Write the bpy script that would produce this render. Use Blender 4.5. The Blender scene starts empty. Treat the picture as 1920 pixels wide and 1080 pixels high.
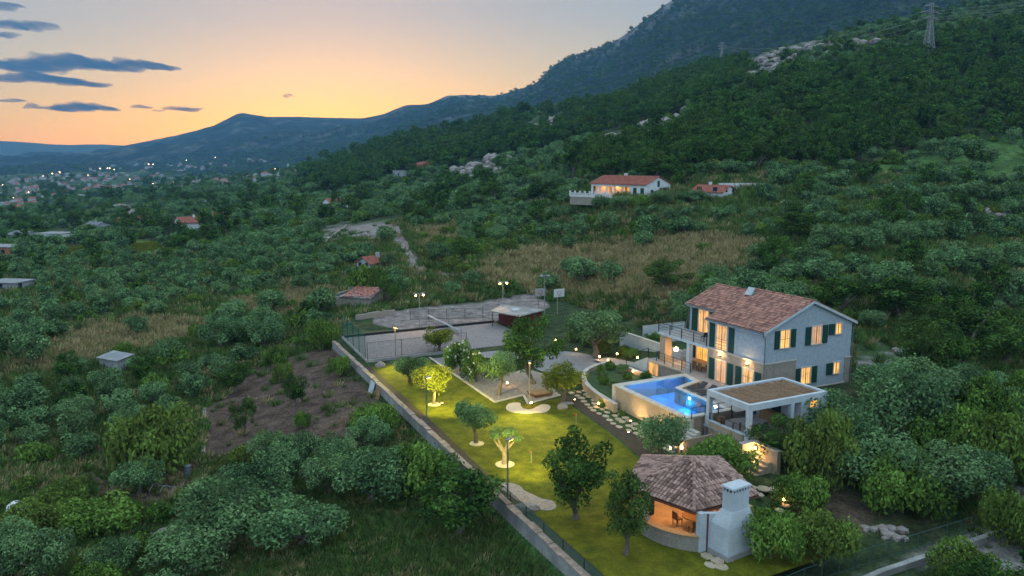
import bpy, bmesh, math, random
import numpy as np
from mathutils import Vector, Matrix

# ------------------------------------------------------------------ camera, sky, sun, exposure
SC = bpy.context.scene
COL = SC.collection
R_ = math.radians
FPX, CAM_H = 1493.0, 23.3
PITCH = math.atan(240 / FPX)
cam_d = bpy.data.cameras.new('camera')
cam_d.lens = 28.0
cam_d.sensor_width = 36.0
cam_d.clip_start = 1.0
cam_d.clip_end = 60000
cam = bpy.data.objects.new('camera', cam_d)
COL.objects.link(cam)
cam.location = (0, 0, CAM_H)
cam.rotation_euler = (math.pi / 2 - PITCH, 0, 0)
SC.camera = cam

SUN_AZ = R_(-13)      # bearing of the afterglow, left of the view axis
world = bpy.data.worlds.new('World')
SC.world = world
world.use_nodes = True
wt = world.node_tree
wt.nodes.clear()
def wn(t, **k):
    n = wt.nodes.new(t)
    for a, b in k.items():
        setattr(n, a, b)
    return n
def build_world():
    out = wn('ShaderNodeOutputWorld')
    bg = wn('ShaderNodeBackground')
    bg.inputs['Strength'].default_value = 1.0
    tc = wn('ShaderNodeTexCoord')
    sep = wn('ShaderNodeSeparateXYZ')
    wt.links.new(tc.outputs['Generated'], sep.inputs[0])
    # dusk gradient by height: orange belt, beige above it, slate blue overhead
    def ramp(stops):
        r = wn('ShaderNodeValToRGB')
        el = r.color_ramp.elements
        while len(el) < len(stops):
            el.new(0.5)
        for e, (p, c) in zip(el, stops):
            e.position = p
            e.color = (*c, 1)
        return r
    mz = wn('ShaderNodeMath', operation='MAXIMUM')
    wt.links.new(sep.outputs['Z'], mz.inputs[0])
    mz.inputs[1].default_value = 0.0
    west = ramp(WEST)
    east = ramp(EAST)
    wt.links.new(mz.outputs[0], west.inputs[0])
    wt.links.new(mz.outputs[0], east.inputs[0])
    dot = wn('ShaderNodeVectorMath', operation='DOT_PRODUCT')
    wt.links.new(tc.outputs['Generated'], dot.inputs[0])
    dot.inputs[1].default_value = (math.sin(SUN_AZ), math.cos(SUN_AZ), 0)
    mr = wn('ShaderNodeMapRange', interpolation_type='SMOOTHSTEP')
    mr.inputs['From Min'].default_value = -0.3
    mr.inputs['From Max'].default_value = 0.9
    wt.links.new(dot.outputs['Value'], mr.inputs['Value'])
    mx = wn('ShaderNodeMix', data_type='RGBA')
    wt.links.new(mr.outputs[0], mx.inputs[0])
    wt.links.new(east.outputs[0], mx.inputs[6])
    wt.links.new(west.outputs[0], mx.inputs[7])
    # a share of a physical low-sun sky
    sky = wn('ShaderNodeTexSky', sky_type='NISHITA', sun_disc=False)
    sky.sun_elevation = R_(1.0)
    sky.sun_rotation = SUN_AZ
    sc = wn('ShaderNodeVectorMath', operation='SCALE')
    wt.links.new(sky.outputs[0], sc.inputs[0])
    sc.inputs['Scale'].default_value = 0.05
    add = wn('ShaderNodeVectorMath', operation='ADD')
    wt.links.new(mx.outputs[2], add.inputs[0])
    wt.links.new(sc.outputs[0], add.inputs[1])
    wt.links.new(add.outputs[0], bg.inputs['Color'])
    wt.links.new(bg.outputs[0], out.inputs['Surface'])
WEST = [(0.0, (0.60, 0.245, 0.0)), (0.05, (0.47, 0.27, 0.012)), (0.10, (0.34, 0.26, 0.095)), (0.18, (0.185, 0.184, 0.15)),
        (0.5, (0.46, 0.55, 0.56)), (1.0, (0.55, 0.70, 0.79))]
EAST = [(0.0, (0.50, 0.63, 0.77)), (0.15, (0.57, 0.73, 0.88)), (0.5, (0.58, 0.75, 0.87)), (1.0, (0.55, 0.70, 0.79))]
build_world()

sun_d = bpy.data.lights.new('sun', 'SUN')
sun_d.energy = 0.3
sun_d.angle = R_(25)
sun_d.color = (1.0, 0.72, 0.45)
sun = bpy.data.objects.new('sun', sun_d)
COL.objects.link(sun)
sun.rotation_euler = (R_(90 - 8), 0, math.pi - SUN_AZ)

vs = SC.view_settings
SC.display_settings.display_device = 'sRGB'
vs.view_transform = 'Standard'
vs.look = 'None'
vs.gamma = 1
vs.use_curve_mapping = False
vs.exposure = 1.0
SC.render.engine = 'CYCLES'
cy = SC.cycles
cy.use_denoising = True
cy.max_bounces = 8
cy.diffuse_bounces = 2
cy.glossy_bounces = 3
cy.transmission_bounces = 4
cy.transparent_max_bounces = 10
cy.volume_bounces = 0
cy.sample_clamp_indirect = 4.0
cy.caustics_reflective = False
cy.caustics_refractive = False

# ------------------------------------------------------------------ survey helpers
def ray(px, py):
    X = (px - 960) / FPX
    Y = -(py - 540) / FPX
    return X, math.cos(PITCH) + Y * math.sin(PITCH), -math.sin(PITCH) + Y * math.cos(PITCH)
def atd(px, py, d):
    x, y, w = ray(px, py)
    t = d / y
    return x * t, d, CAM_H + w * t
def atz(px, py, z):
    x, y, w = ray(px, py)
    t = (z - CAM_H) / w
    return x * t, y * t, z
def proj(x, y, z):
    z = z - CAM_H
    c, s = math.cos(PITCH), math.sin(PITCH)
    f = y * c - z * s
    u = y * s + z * c
    return 960 + FPX * x / f, 540 - FPX * u / f

# property frame: local x = v (north-east, along the gable), local y = u (north-west, along the facade)
GX, GY, GROT = 22.8, 70.0, R_(27)
CG, SG = math.cos(GROT), math.sin(GROT)
def W(u, v, z=0.0):
    return Vector((GX + v * CG - u * SG, GY + v * SG + u * CG, z))
def UV(x, y):
    dx, dy = x - GX, y - GY
    return -dx * SG + dy * CG, dx * CG + dy * SG

# ------------------------------------------------------------------ numpy noise
_rng = np.random.default_rng(11)
_perm = _rng.permutation(512)
_perm = np.concatenate([_perm, _perm, _perm])
_grad = _rng.normal(size=(512, 2))
_grad /= np.linalg.norm(_grad, axis=1)[:, None]
def noise2(x, y):
    x = np.asarray(x, float); y = np.asarray(y, float)
    xi = np.floor(x).astype(int); yi = np.floor(y).astype(int)
    xf = x - xi; yf = y - yi
    def g(ix, iy, fx, fy):
        h = _perm[(_perm[ix & 511] + iy) & 511]
        return _grad[h, 0] * fx + _grad[h, 1] * fy
    u = xf * xf * xf * (xf * (xf * 6 - 15) + 10)
    v = yf * yf * yf * (yf * (yf * 6 - 15) + 10)
    a = g(xi, yi, xf, yf); b = g(xi + 1, yi, xf - 1, yf)
    c = g(xi, yi + 1, xf, yf - 1); d = g(xi + 1, yi + 1, xf - 1, yf - 1)
    return (a + (b - a) * u) * (1 - v) + (c + (d - c) * u) * v
def fbm(x, y, oct=4, gain=0.5):
    s = 0; a = 1.0; f = 1.0
    for k in range(oct):
        s = s + a * noise2(x * f + 17.3 * k, y * f - 9.1 * k)
        a *= gain; f *= 2.03
    return s
def smooth(e0, e1, x):
    t = np.clip((np.asarray(x, float) - e0) / (e1 - e0), 0, 1)
    return t * t * (3 - 2 * t)
def in_poly(px, py, poly):
    px = np.asarray(px, float); py = np.asarray(py, float)
    ins = np.zeros(px.shape, bool)
    n = len(poly)
    for i in range(n):
        x0, y0 = poly[i]; x1, y1 = poly[(i + 1) % n]
        if y0 == y1:
            continue
        c = ((y0 > py) != (y1 > py)) & (px < (x1 - x0) * (py - y0) / (y1 - y0) + x0)
        ins ^= c
    return ins
def poly_sd(px, py, poly):
    """signed distance to a polygon, negative inside"""
    px = np.asarray(px, float); py = np.asarray(py, float)
    d = np.full(px.shape, 1e9)
    n = len(poly)
    for i in range(n):
        x0, y0 = poly[i]; x1, y1 = poly[(i + 1) % n]
        ex, ey = x1 - x0, y1 - y0
        t = np.clip(((px - x0) * ex + (py - y0) * ey) / (ex * ex + ey * ey + 1e-12), 0, 1)
        d = np.minimum(d, np.hypot(px - x0 - t * ex, py - y0 - t * ey))
    return np.where(in_poly(px, py, poly), -d, d)

# ------------------------------------------------------------------ materials
def new_mat(name):
    m = bpy.data.materials.new(name)
    m.use_nodes = True
    nt = m.node_tree
    b = nt.nodes['Principled BSDF']
    return m, nt, b
def nmath(nt, op, a, b=None):
    n = nt.nodes.new('ShaderNodeMath')
    n.operation = op
    for i, q in enumerate((a, b)):
        if q is None:
            continue
        if isinstance(q, (int, float)):
            n.inputs[i].default_value = q
        else:
            nt.links.new(q, n.inputs[i])
    return n.outputs[0]
def mixc(nt, f, a, b, blend='MIX'):
    n = nt.nodes.new('ShaderNodeMix')
    n.data_type = 'RGBA'
    n.blend_type = blend
    for i, q in ((0, f), (6, a), (7, b)):
        if isinstance(q, (int, float)):
            n.inputs[i].default_value = q
        elif isinstance(q, tuple):
            n.inputs[i].default_value = (*q, 1)
        else:
            nt.links.new(q, n.inputs[i])
    return n.outputs[2]
def noise_f(nt, scale, detail=4, rough=0.6, coord='Object', vec=None, lo=0.35, hi=0.65):
    n = nt.nodes.new('ShaderNodeTexNoise')
    n.inputs['Scale'].default_value = scale
    n.inputs['Detail'].default_value = detail
    n.inputs['Roughness'].default_value = rough
    if vec is None:
        tc = nt.nodes.new('ShaderNodeTexCoord')
        vec = tc.outputs[coord]
    nt.links.new(vec, n.inputs['Vector'])
    r = nt.nodes.new('ShaderNodeMapRange')
    r.inputs['From Min'].default_value = lo
    r.inputs['From Max'].default_value = hi
    nt.links.new(n.outputs['Fac'], r.inputs['Value'])
    return r.outputs[0], n.outputs['Fac']
def bump(nt, b, h, strength, dist=0.05):
    n = nt.nodes.new('ShaderNodeBump')
    n.inputs['Strength'].default_value = strength
    n.inputs['Distance'].default_value = dist
    nt.links.new(h, n.inputs['Height'])
    nt.links.new(n.outputs[0], b.inputs['Normal'])
def mat_mottle(name, c1, c2, scale=3.0, rough=0.85, bs=0.3, fine=None, spec=0.3, metal=0.0, bd=0.04):
    """two colours mixed by noise, with a second finer grain"""
    m, nt, b = new_mat(name)
    f, raw = noise_f(nt, scale)
    f2, raw2 = noise_f(nt, fine or scale * 9, 3)
    c = mixc(nt, f, c1, c2)
    k = tuple(min(1, q * 1.25) for q in c2)
    c = mixc(nt, nmath(nt, 'MULTIPLY', f2, 0.5), c, tuple(q * 0.62 for q in c1))
    nt.links.new(c, b.inputs['Base Color'])
    b.inputs['Roughness'].default_value = rough
    b.inputs['Specular IOR Level'].default_value = spec
    b.inputs['Metallic'].default_value = metal
    if bs:
        bump(nt, b, raw2, bs, bd)
    return m
def mat_stone(name, c1, c2, joint, sx=2.2, sz=4.5, bs=0.6):
    """coursed rubble masonry: uneven blocks with darker recessed joints"""
    m, nt, b = new_mat(name)
    tc = nt.nodes.new('ShaderNodeTexCoord')
    mp = nt.nodes.new('ShaderNodeMapping')
    mp.inputs['Scale'].default_value = (sx, sx, sz)
    nt.links.new(tc.outputs['Object'], mp.inputs[0])
    v = nt.nodes.new('ShaderNodeTexVoronoi')
    v.feature = 'DISTANCE_TO_EDGE'
    nt.links.new(mp.outputs[0], v.inputs['Vector'])
    v2 = nt.nodes.new('ShaderNodeTexVoronoi')
    nt.links.new(mp.outputs[0], v2.inputs['Vector'])
    sp = nt.nodes.new('ShaderNodeSeparateColor')
    nt.links.new(v2.outputs['Color'], sp.inputs[0])
    c = mixc(nt, sp.outputs[0], c1, c2)
    f, raw = noise_f(nt, 1.1)
    c = mixc(nt, nmath(nt, 'MULTIPLY', f, 0.35), c, tuple(q * 0.6 for q in c1))
    edge = nt.nodes.new('ShaderNodeMapRange')
    edge.inputs['From Max'].default_value = 0.09
    nt.links.new(v.outputs['Distance'], edge.inputs['Value'])
    c = mixc(nt, edge.outputs[0], joint, c)
    nt.links.new(c, b.inputs['Base Color'])
    b.inputs['Roughness'].default_value = 0.9
    bump(nt, b, edge.outputs[0], bs, 0.04)
    return m
def mat_emit(name, col, strength):
    m = bpy.data.materials.new(name)
    m.use_nodes = True
    nt = m.node_tree
    nt.nodes.clear()
    o = nt.nodes.new('ShaderNodeOutputMaterial')
    e = nt.nodes.new('ShaderNodeEmission')
    e.inputs[0].default_value = (*col, 1)
    e.inputs[1].default_value = strength
    nt.links.new(e.outputs[0], o.inputs[0])
    return m
def mat_curtain(name, col, strength, folds=16.0):
    """back-lit curtain: warm glow modulated by its vertical folds"""
    m, nt, b = new_mat(name)
    tc = nt.nodes.new('ShaderNodeTexCoord')
    sp = nt.nodes.new('ShaderNodeSeparateXYZ')
    nt.links.new(tc.outputs['Object'], sp.inputs[0])
    s = nmath(nt, 'ADD', sp.outputs[0], sp.outputs[1])
    n, raw = noise_f(nt, 1.3)
    s = nmath(nt, 'ADD', nmath(nt, 'MULTIPLY', s, folds), nmath(nt, 'MULTIPLY', raw, 5.0))
    w = nmath(nt, 'ADD', nmath(nt, 'MULTIPLY', nmath(nt, 'SINE', s), 0.34), nmath(nt, 'ADD', nmath(nt, 'MULTIPLY', n, 0.7), 0.35))
    e = nmath(nt, 'MULTIPLY', w, strength)
    b.inputs['Base Color'].default_value = (0.45, 0.33, 0.2, 1)
    b.inputs['Emission Color'].default_value = (*col, 1)
    nt.links.new(e, b.inputs['Emission Strength'])
    b.inputs['Roughness'].default_value = 0.9
    return m
def mat_leaf(name, dark, light, warm=(0.16, 0.15, 0.04), warm_amt=0.25, trans=0.2):
    m = bpy.data.materials.new(name)
    m.use_nodes = True
    nt = m.node_tree
    nt.nodes.clear()
    o = nt.nodes.new('ShaderNodeOutputMaterial')
    at = nt.nodes.new('ShaderNodeAttribute')
    at.attribute_name = 'tint'
    oi = nt.nodes.new('ShaderNodeObjectInfo')
    f = nmath(nt, 'ADD', nmath(nt, 'MULTIPLY', nmath(nt, 'POWER', at.outputs['Fac'], 1.9), 1.0), nmath(nt, 'MULTIPLY', oi.outputs['Random'], 0.32))
    c = mixc(nt, f, dark, light)
    r2 = nmath(nt, 'FRACT', nmath(nt, 'MULTIPLY', oi.outputs['Random'], 7.31))
    r2 = nmath(nt, 'MULTIPLY', nmath(nt, 'POWER', r2, 2.5), warm_amt)
    c = mixc(nt, r2, c, warm)
    d = nt.nodes.new('ShaderNodeBsdfDiffuse')
    t = nt.nodes.new('ShaderNodeBsdfTranslucent')
    nt.links.new(c, d.inputs[0])
    nt.links.new(c, t.inputs[0])
    mx = nt.nodes.new('ShaderNodeMixShader')
    mx.inputs[0].default_value = trans
    nt.links.new(d.outputs[0], mx.inputs[1])
    nt.links.new(t.outputs[0], mx.inputs[2])
    nt.links.new(mx.outputs[0], o.inputs[0])
    return m

M = {}
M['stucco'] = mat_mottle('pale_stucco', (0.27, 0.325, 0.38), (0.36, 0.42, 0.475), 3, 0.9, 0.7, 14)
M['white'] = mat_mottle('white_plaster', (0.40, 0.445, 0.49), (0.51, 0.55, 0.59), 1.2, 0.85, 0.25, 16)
M['stone'] = mat_stone('rubble_stone', (0.24, 0.21, 0.18), (0.42, 0.37, 0.31), (0.16, 0.14, 0.12))
M['stonewarm'] = mat_stone('cut_limestone', (0.36, 0.28, 0.20), (0.48, 0.38, 0.28), (0.24, 0.19, 0.15), 2.0, 5.0, 0.4)
M['concrete'] = mat_mottle('weathered_concrete', (0.20, 0.20, 0.20), (0.34, 0.34, 0.33), 0.7, 0.9, 0.3, 11)
M['coping'] = mat_mottle('coping_stone', (0.42, 0.38, 0.34), (0.56, 0.52, 0.46), 1.5, 0.8, 0.25, 12)
M['shutter'] = mat_mottle('green_shutter_paint', (0.008, 0.045, 0.035), (0.014, 0.06, 0.048), 4, 0.55, 0.1, 30)
M['frame'] = mat_mottle('window_frame_paint', (0.50, 0.46, 0.38), (0.58, 0.54, 0.46), 4, 0.6, 0.1)
M['metal'] = mat_mottle('dark_iron', (0.02, 0.022, 0.025), (0.035, 0.035, 0.04), 6, 0.5, 0.1, metal=0.4)
M['galv'] = mat_mottle('galvanised_steel', (0.20, 0.21, 0.22), (0.30, 0.31, 0.32), 6, 0.5, 0.1, metal=0.3)
M['gutter'] = mat_mottle('grey_gutter', (0.13, 0.15, 0.17), (0.18, 0.2, 0.22), 5, 0.45, 0.05, metal=0.4)
M['copper'] = mat_mottle('brown_gutter', (0.09, 0.025, 0.02), (0.13, 0.04, 0.03), 5, 0.5, 0.05)
M['wood'] = mat_mottle('brown_wood', (0.10, 0.05, 0.025), (0.2, 0.105, 0.05), 3, 0.7, 0.3, 25)
M['woodlight'] = mat_mottle('pale_wood', (0.26, 0.16, 0.08), (0.36, 0.23, 0.12), 3, 0.7, 0.3, 25)
M['deck'] = mat_stone('terrace_paving', (0.27, 0.25, 0.25), (0.36, 0.34, 0.33), (0.19, 0.18, 0.18), 1.6, 1.6, 0.2)
M['plaza'] = mat_stone('grey_cobble_paving', (0.20, 0.20, 0.21), (0.29, 0.29, 0.30), (0.12, 0.12, 0.12), 4, 4, 0.4)
M['reed'] = mat_mottle('dry_reed', (0.21, 0.125, 0.075), (0.37, 0.24, 0.15), 5, 0.9, 0.5, 40)
M['rock'] = mat_mottle('boulder_rock', (0.19, 0.165, 0.155), (0.33, 0.295, 0.28), 1.8, 0.9, 0.7, 9)
M['slab'] = mat_mottle('stepping_stone', (0.34, 0.27, 0.19), (0.50, 0.41, 0.31), 1.4, 0.9, 0.4, 10)
M['sand'] = mat_mottle('pale_sand', (0.50, 0.40, 0.29), (0.60, 0.50, 0.38), 2.2, 0.95, 0.35, 24)
M['gravel'] = mat_mottle('grey_gravel', (0.15, 0.133, 0.137), (0.30, 0.275, 0.275), 5, 0.95, 0.8, 22)
M['gravelwarm'] = mat_mottle('beige_gravel', (0.24, 0.19, 0.16), (0.42, 0.35, 0.29), 5, 0.95, 0.8, 22)
M['mulch'] = mat_mottle('bark_mulch', (0.035, 0.028, 0.018), (0.085, 0.06, 0.04), 6, 0.95, 1.0, 20)
M['lawn'] = mat_mottle('short_lawn', (0.062, 0.074, 0.006), (0.145, 0.150, 0.012), 0.8, 0.95, 1.0, 7, spec=0.1, bd=0.08)
M['bark'] = mat_mottle('bark', (0.10, 0.085, 0.07), (0.19, 0.16, 0.13), 5, 0.95, 0.8, 24)
M['paleredtile'] = mat_mottle('far_red_tile', (0.22, 0.07, 0.05), (0.34, 0.12, 0.085), 1.2, 0.85, 0.5, 8)
M['darkcloth'] = mat_mottle('dark_cloth', (0.03, 0.03, 0.035), (0.055, 0.055, 0.06), 5, 0.9, 0.2)
M['cushion'] = mat_mottle('grey_cushion', (0.24, 0.24, 0.26), (0.36, 0.36, 0.38), 5, 0.9, 0.2)
M['terracotta'] = mat_mottle('terracotta_pot', (0.16, 0.10, 0.08), (0.24, 0.15, 0.12), 4, 0.85, 0.2)
M['darkopen'] = mat_mottle('dark_opening', (0.012, 0.012, 0.014), (0.02, 0.02, 0.02), 4, 0.5, 0)
M['asphalt'] = mat_mottle('asphalt', (0.10, 0.10, 0.11), (0.17, 0.17, 0.18), 2, 0.95, 0.5, 20)
M['glow_lamp'] = mat_emit('lamp_glow', (1.0, 0.56, 0.16), 22)
M['glow_flood'] = mat_emit('floodlight_glow', (1.0, 0.50, 0.12), 30)
M['glow_white'] = mat_emit('pool_lamp_glow', (0.75, 0.95, 1.0), 16)
M['glow_town'] = mat_emit('town_lamp_glow', (1.0, 0.62, 0.3), 14)
M['curtain'] = mat_curtain('lit_curtain', (1.0, 0.40, 0.08), 0.5)
M['curtain_hot'] = mat_curtain('lit_net_curtain', (1.0, 0.43, 0.06), 0.72, 22)
M['curtain_pink'] = mat_curtain('lit_linen_curtain', (1.0, 0.38, 0.16), 0.32, 20)
M['doorlit'] = mat_curtain('lit_glazed_door', (1.0, 0.36, 0.02), 0.45, 5)
M['glass'] = None
m, nt, b = new_mat('dark_window_glass')
b.inputs['Base Color'].default_value = (0.02, 0.03, 0.045, 1)
b.inputs['Roughness'].default_value = 0.06
M['glass'] = m
def mat_tile(name, c1, c2, c3):
    """fired clay: every tile its own shade (face attribute), speckled with lichen"""
    m, nt, b = new_mat(name)
    at = nt.nodes.new('ShaderNodeAttribute')
    at.attribute_name = 'tint'
    oi = nt.nodes.new('ShaderNodeObjectInfo')
    f = nmath(nt, 'FRACT', nmath(nt, 'ADD', at.outputs['Fac'], nmath(nt, 'MULTIPLY', oi.outputs['Random'], 5.0)))
    c = mixc(nt, f, c1, c2)
    n, raw = noise_f(nt, 9, 3, coord='Object')
    c = mixc(nt, nmath(nt, 'MULTIPLY', n, 0.45), c, c3)
    nt.links.new(c, b.inputs['Base Color'])
    b.inputs['Roughness'].default_value = 0.85
    bump(nt, b, raw, 0.2, 0.02)
    return m
M['tile'] = mat_tile('clay_tile_red', (0.11, 0.036, 0.028), (0.46, 0.215, 0.155), (0.23, 0.14, 0.12))
M['tilegrey'] = mat_tile('clay_tile_grey', (0.085, 0.038, 0.030), (0.46, 0.285, 0.235), (0.22, 0.15, 0.13))

# ------------------------------------------------------------------ mesh builder
class MB:
    def __init__(s):
        s.v = []; s.f = []; s.m = []; s.t = []
    def add(s, verts, faces, mi=0, tint=0.5):
        o = len(s.v)
        s.v += [tuple(q) for q in verts]
        s.f += [tuple(i + o for i in f) for f in faces]
        s.m += [mi] * len(faces)
        s.t += [tint] * len(faces)
        return s
    def box(s, u0, u1, v0, v1, z0, z1, mi=0, tint=0.5):
        u0, u1 = min(u0, u1), max(u0, u1)
        v0, v1 = min(v0, v1), max(v0, v1)
        V = [(v, u, z) for z in (z0, z1) for u in (u0, u1) for v in (v0, v1)]
        return s.add(V, [(0, 2, 3, 1), (4, 5, 7, 6), (0, 1, 5, 4), (2, 6, 7, 3), (0, 4, 6, 2), (1, 3, 7, 5)], mi, tint)
    def prism(s, pts, z0, z1, mi=0):
        """pts: (u, v) outline; z0/z1 numbers or per-point lists"""
        n = len(pts)
        a = sum(pts[i][1] * pts[(i + 1) % n][0] - pts[(i + 1) % n][1] * pts[i][0] for i in range(n))
        if a < 0:
            pts = pts[::-1]
            if not isinstance(z0, (int, float)): z0 = z0[::-1]
            if not isinstance(z1, (int, float)): z1 = z1[::-1]
        g = lambda z, i: z if isinstance(z, (int, float)) else z[i]
        V = [(p[1], p[0], g(z0, i)) for i, p in enumerate(pts)] + [(p[1], p[0], g(z1, i)) for i, p in enumerate(pts)]
        F = [tuple(range(n))[::-1], tuple(range(n, 2 * n))]
        F += [(i, (i + 1) % n, n + (i + 1) % n, n + i) for i in range(n)]
        return s.add(V, F, mi)
    def solid(s, bottom, top, mi=0):
        n = len(bottom)
        F = [tuple(range(n))[::-1], tuple(range(n, 2 * n))] + [(i, (i + 1) % n, n + (i + 1) % n, n + i) for i in range(n)]
        return s.add(list(bottom) + list(top), F, mi)
    def tube(s, pts, r, sides=6, mi=0, caps=True):
        """round bar through local points (v, u, z); r number or per-point list"""
        P = [Vector(p) for p in pts]
        n = len(P)
        rr = [r] * n if isinstance(r, (int, float)) else r
        V = []
        for i, p in enumerate(P):
            d = (P[min(i + 1, n - 1)] - P[max(i - 1, 0)])
            d = d.normalized() if d.length > 1e-9 else Vector((0, 0, 1))
            a = d.cross(Vector((0, 0, 1)) if abs(d.z) < 0.9 else Vector((1, 0, 0))).normalized()
            b = d.cross(a)
            for k in range(sides):
                t = 2 * math.pi * k / sides
                V.append(p + (a * math.cos(t) + b * math.sin(t)) * rr[i])
        F = []
        for i in range(n - 1):
            for k in range(sides):
                F.append((i * sides + k, i * sides + (k + 1) % sides, (i + 1) * sides + (k + 1) % sides, (i + 1) * sides + k))
        if caps:
            F.append(tuple(range(sides)))
            F.append(tuple((n - 1) * sides + k for k in range(sides))[::-1])
        return s.add(V, F, mi)
    def bar(s, u0, v0, z0, u1, v1, z1, r, sides=6, mi=0):
        return s.tube([(v0, u0, z0), (v1, u1, z1)], r, sides, mi)
    def lathe(s, u, v, prof, sides=12, mi=0, sq=1.0):
        V = []; n = len(prof)
        for r, z in prof:
            for k in range(sides):
                t = 2 * math.pi * k / sides
                V.append((v + r * math.cos(t), u + r * math.sin(t) * sq, z))
        F = [(i * sides + k, i * sides + (k + 1) % sides, (i + 1) * sides + (k + 1) % sides, (i + 1) * sides + k)
             for i in range(n - 1) for k in range(sides)]
        F += [tuple(range(sides))[::-1], tuple((n - 1) * sides + k for k in range(sides))]
        return s.add(V, F, mi)
    def mesh(s, name, mats, off=(0, 0, 0), smooth_=False):
        me = bpy.data.meshes.new(name)
        if len(s.v):
            vv = np.array(s.v, float) - np.array(off, float)
        else:
            vv = np.zeros((0, 3))
        me.from_pydata(vv.tolist(), [], s.f)
        for q in (mats if isinstance(mats, (list, tuple)) else [mats]):
            me.materials.append(q)
        me.polygons.foreach_set('material_index', s.m)
        at = me.attributes.new('tint', 'FLOAT', 'FACE')
        at.data.foreach_set('value', np.array(s.t, float))
        if smooth_:
            me.polygons.foreach_set('use_smooth', [True] * len(me.polygons))
        me.update()
        return me
    def build(s, name, mats, parent=None, smooth_=False, bevel=0.0, **tags):
        """one mesh object. Vertices are in the property frame; with a parent they become relative to the parent thing."""
        if parent is None:
            vv = np.array(s.v, float)
            c = (vv.min(0) + vv.max(0)) / 2
            off = (c[0], c[1], vv[:, 2].min())
        else:
            off = ORG.get(parent.name, (0, 0, 0))
        me = s.mesh(name, mats, off, smooth_)
        o = bpy.data.objects.new(name, me)
        COL.objects.link(o)
        if bevel:
            bm = bmesh.new(); bm.from_mesh(me)
            bmesh.ops.bevel(bm, geom=bm.edges[:], offset=bevel, segments=1, affect='EDGES')
            bm.to_mesh(me); bm.free()
        if parent is None:
            o.location = W(off[1], off[0], off[2])
            o.rotation_euler = (0, 0, GROT)
        else:
            o.parent = parent
        ORG[o.name] = off
        return tag(o, **tags)
ORG = {}
def tag(o, label=None, cat=None, group=None, kind=None):
    for k, q in (('label', label), ('category', cat), ('group', group), ('kind', kind)):
        if q:
            o[k] = q
    return o
def thing(name, label, cat, u, v, z=0.0, group=None, kind=None):
    o = bpy.data.objects.new(name, None)
    o.empty_display_size = 0.3
    COL.objects.link(o)
    o.location = W(u, v, z)
    o.rotation_euler = (0, 0, GROT)
    ORG[o.name] = (v, u, z)
    return tag(o, label, cat, group, kind)
def children(o):
    return [c for c in CH.get(o.name, [])]
CH = {}
def lamp(parent, name, kind, u, v, z, energy, col, size=0.15, aim=None, spot=100, blend=0.6):
    d = bpy.data.lights.new(name, kind)
    d.energy = energy
    d.color = col
    if kind == 'SPOT':
        d.spot_size = R_(spot); d.spot_blend = blend; d.shadow_soft_size = size
    elif kind == 'POINT':
        d.shadow_soft_size = size
    o = bpy.data.objects.new(name, d)
    COL.objects.link(o)
    off = ORG.get(parent.name, (0, 0, 0))
    o.parent = parent
    o.location = (v - off[0], u - off[1], z - off[2])
    if aim is not None:
        q = Vector((aim[1] - v, aim[0] - u, aim[2] - z))
        o.rotation_euler = q.to_track_quat('-Z', 'Y').to_euler()
    return o
WARM = (1.0, 0.58, 0.22)
YEL = (1.0, 0.82, 0.14)
# ------------------------------------------------------------------ terrain
CTRL_PX = [
 (500,760,82),(550,680,98),(300,640,112),(0,640,115),(100,800,80),(100,1000,55),(500,1000,53),(0,900,64),(300,850,70),
 (0,500,205),(250,500,195),(550,480,180),(700,505,160),(840,530,145),(770,500,155),(700,430,225),(900,480,152),
 (1000,545,137),(1200,560,115),(1200,470,150),(1350,470,145),(1050,430,190),(1170,375,185),(1000,400,220),(900,350,330),
 (1350,352,195),(1400,300,225),(1250,312,230),(1640,640,92),(1640,480,125),(1900,640,98),(1900,560,112),(1900,450,150),
 (1900,350,200),(1900,262,250),(1650,285,245),(1650,380,180),(1900,200,290),(1650,200,300),(1400,230,290),(1900,100,380),
 (1900,12,520),(1650,110,400),(1650,52,560),(1400,170,400),(1450,98,560),(1200,240,400),(1200,182,620),(1000,290,420),
 (1000,222,680),(800,340,430),(800,263,800),(650,370,420),(600,308,950),(400,420,340),(400,370,650),(450,338,1200),
 (200,430,350),(200,390,560),(200,352,1300),(200,326,2100),(0,445,340),(0,405,560),(0,362,1200),(0,329,2200),
 (600,330,1500),(800,297,1300),(1000,268,1100),(1200,235,1000),(1450,165,900),(1650,110,900),(1900,70,850),
 (-400,1000,50),(-600,640,115),(-600,420,500),(-600,332,2200),(2500,640,98),(2500,350,200),(2500,120,380),(2500,30,560),
 (2500,60,900),(2300,900,60),(1850,900,56),(1700,1050,45)]
CTRL_XYZ = [W(0,-20,0),W(30,-20,0),W(30,0,0.2),W(50,-8,0.3),W(10,15,2.2),W(-4,14,1.8),W(-12,0,0.6),W(-20,-15,-0.2)]
CTRL_XYZ += [W(u,-33.5,-1.5) for u in (-15,0,20,40)]
CTRL_XYZ += [Vector((sx*30, 25, -1)) for sx in (-0.6,0,0.6)]
_cp = [Vector(atd(*p)) for p in CTRL_PX] + CTRL_XYZ
_cx = np.array([p.x for p in _cp]); _cyy = np.array([p.y for p in _cp]); _cz = np.array([p.z for p in _cp])
def _tc(x, y):
    d = np.maximum(np.hypot(x, y), 22.0)
    th = np.clip(np.arctan2(x, y), -0.95, 0.95)
    return th * 3.0, np.log(d), d
_tx, _ty, _td = _tc(_cx, _cyy)
_q = _cz / (_td + 60)
def _phi(r2):
    return np.where(r2 > 1e-12, 0.5 * r2 * np.log(np.maximum(r2, 1e-12)), 0.0)
_n = len(_tx)
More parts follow.
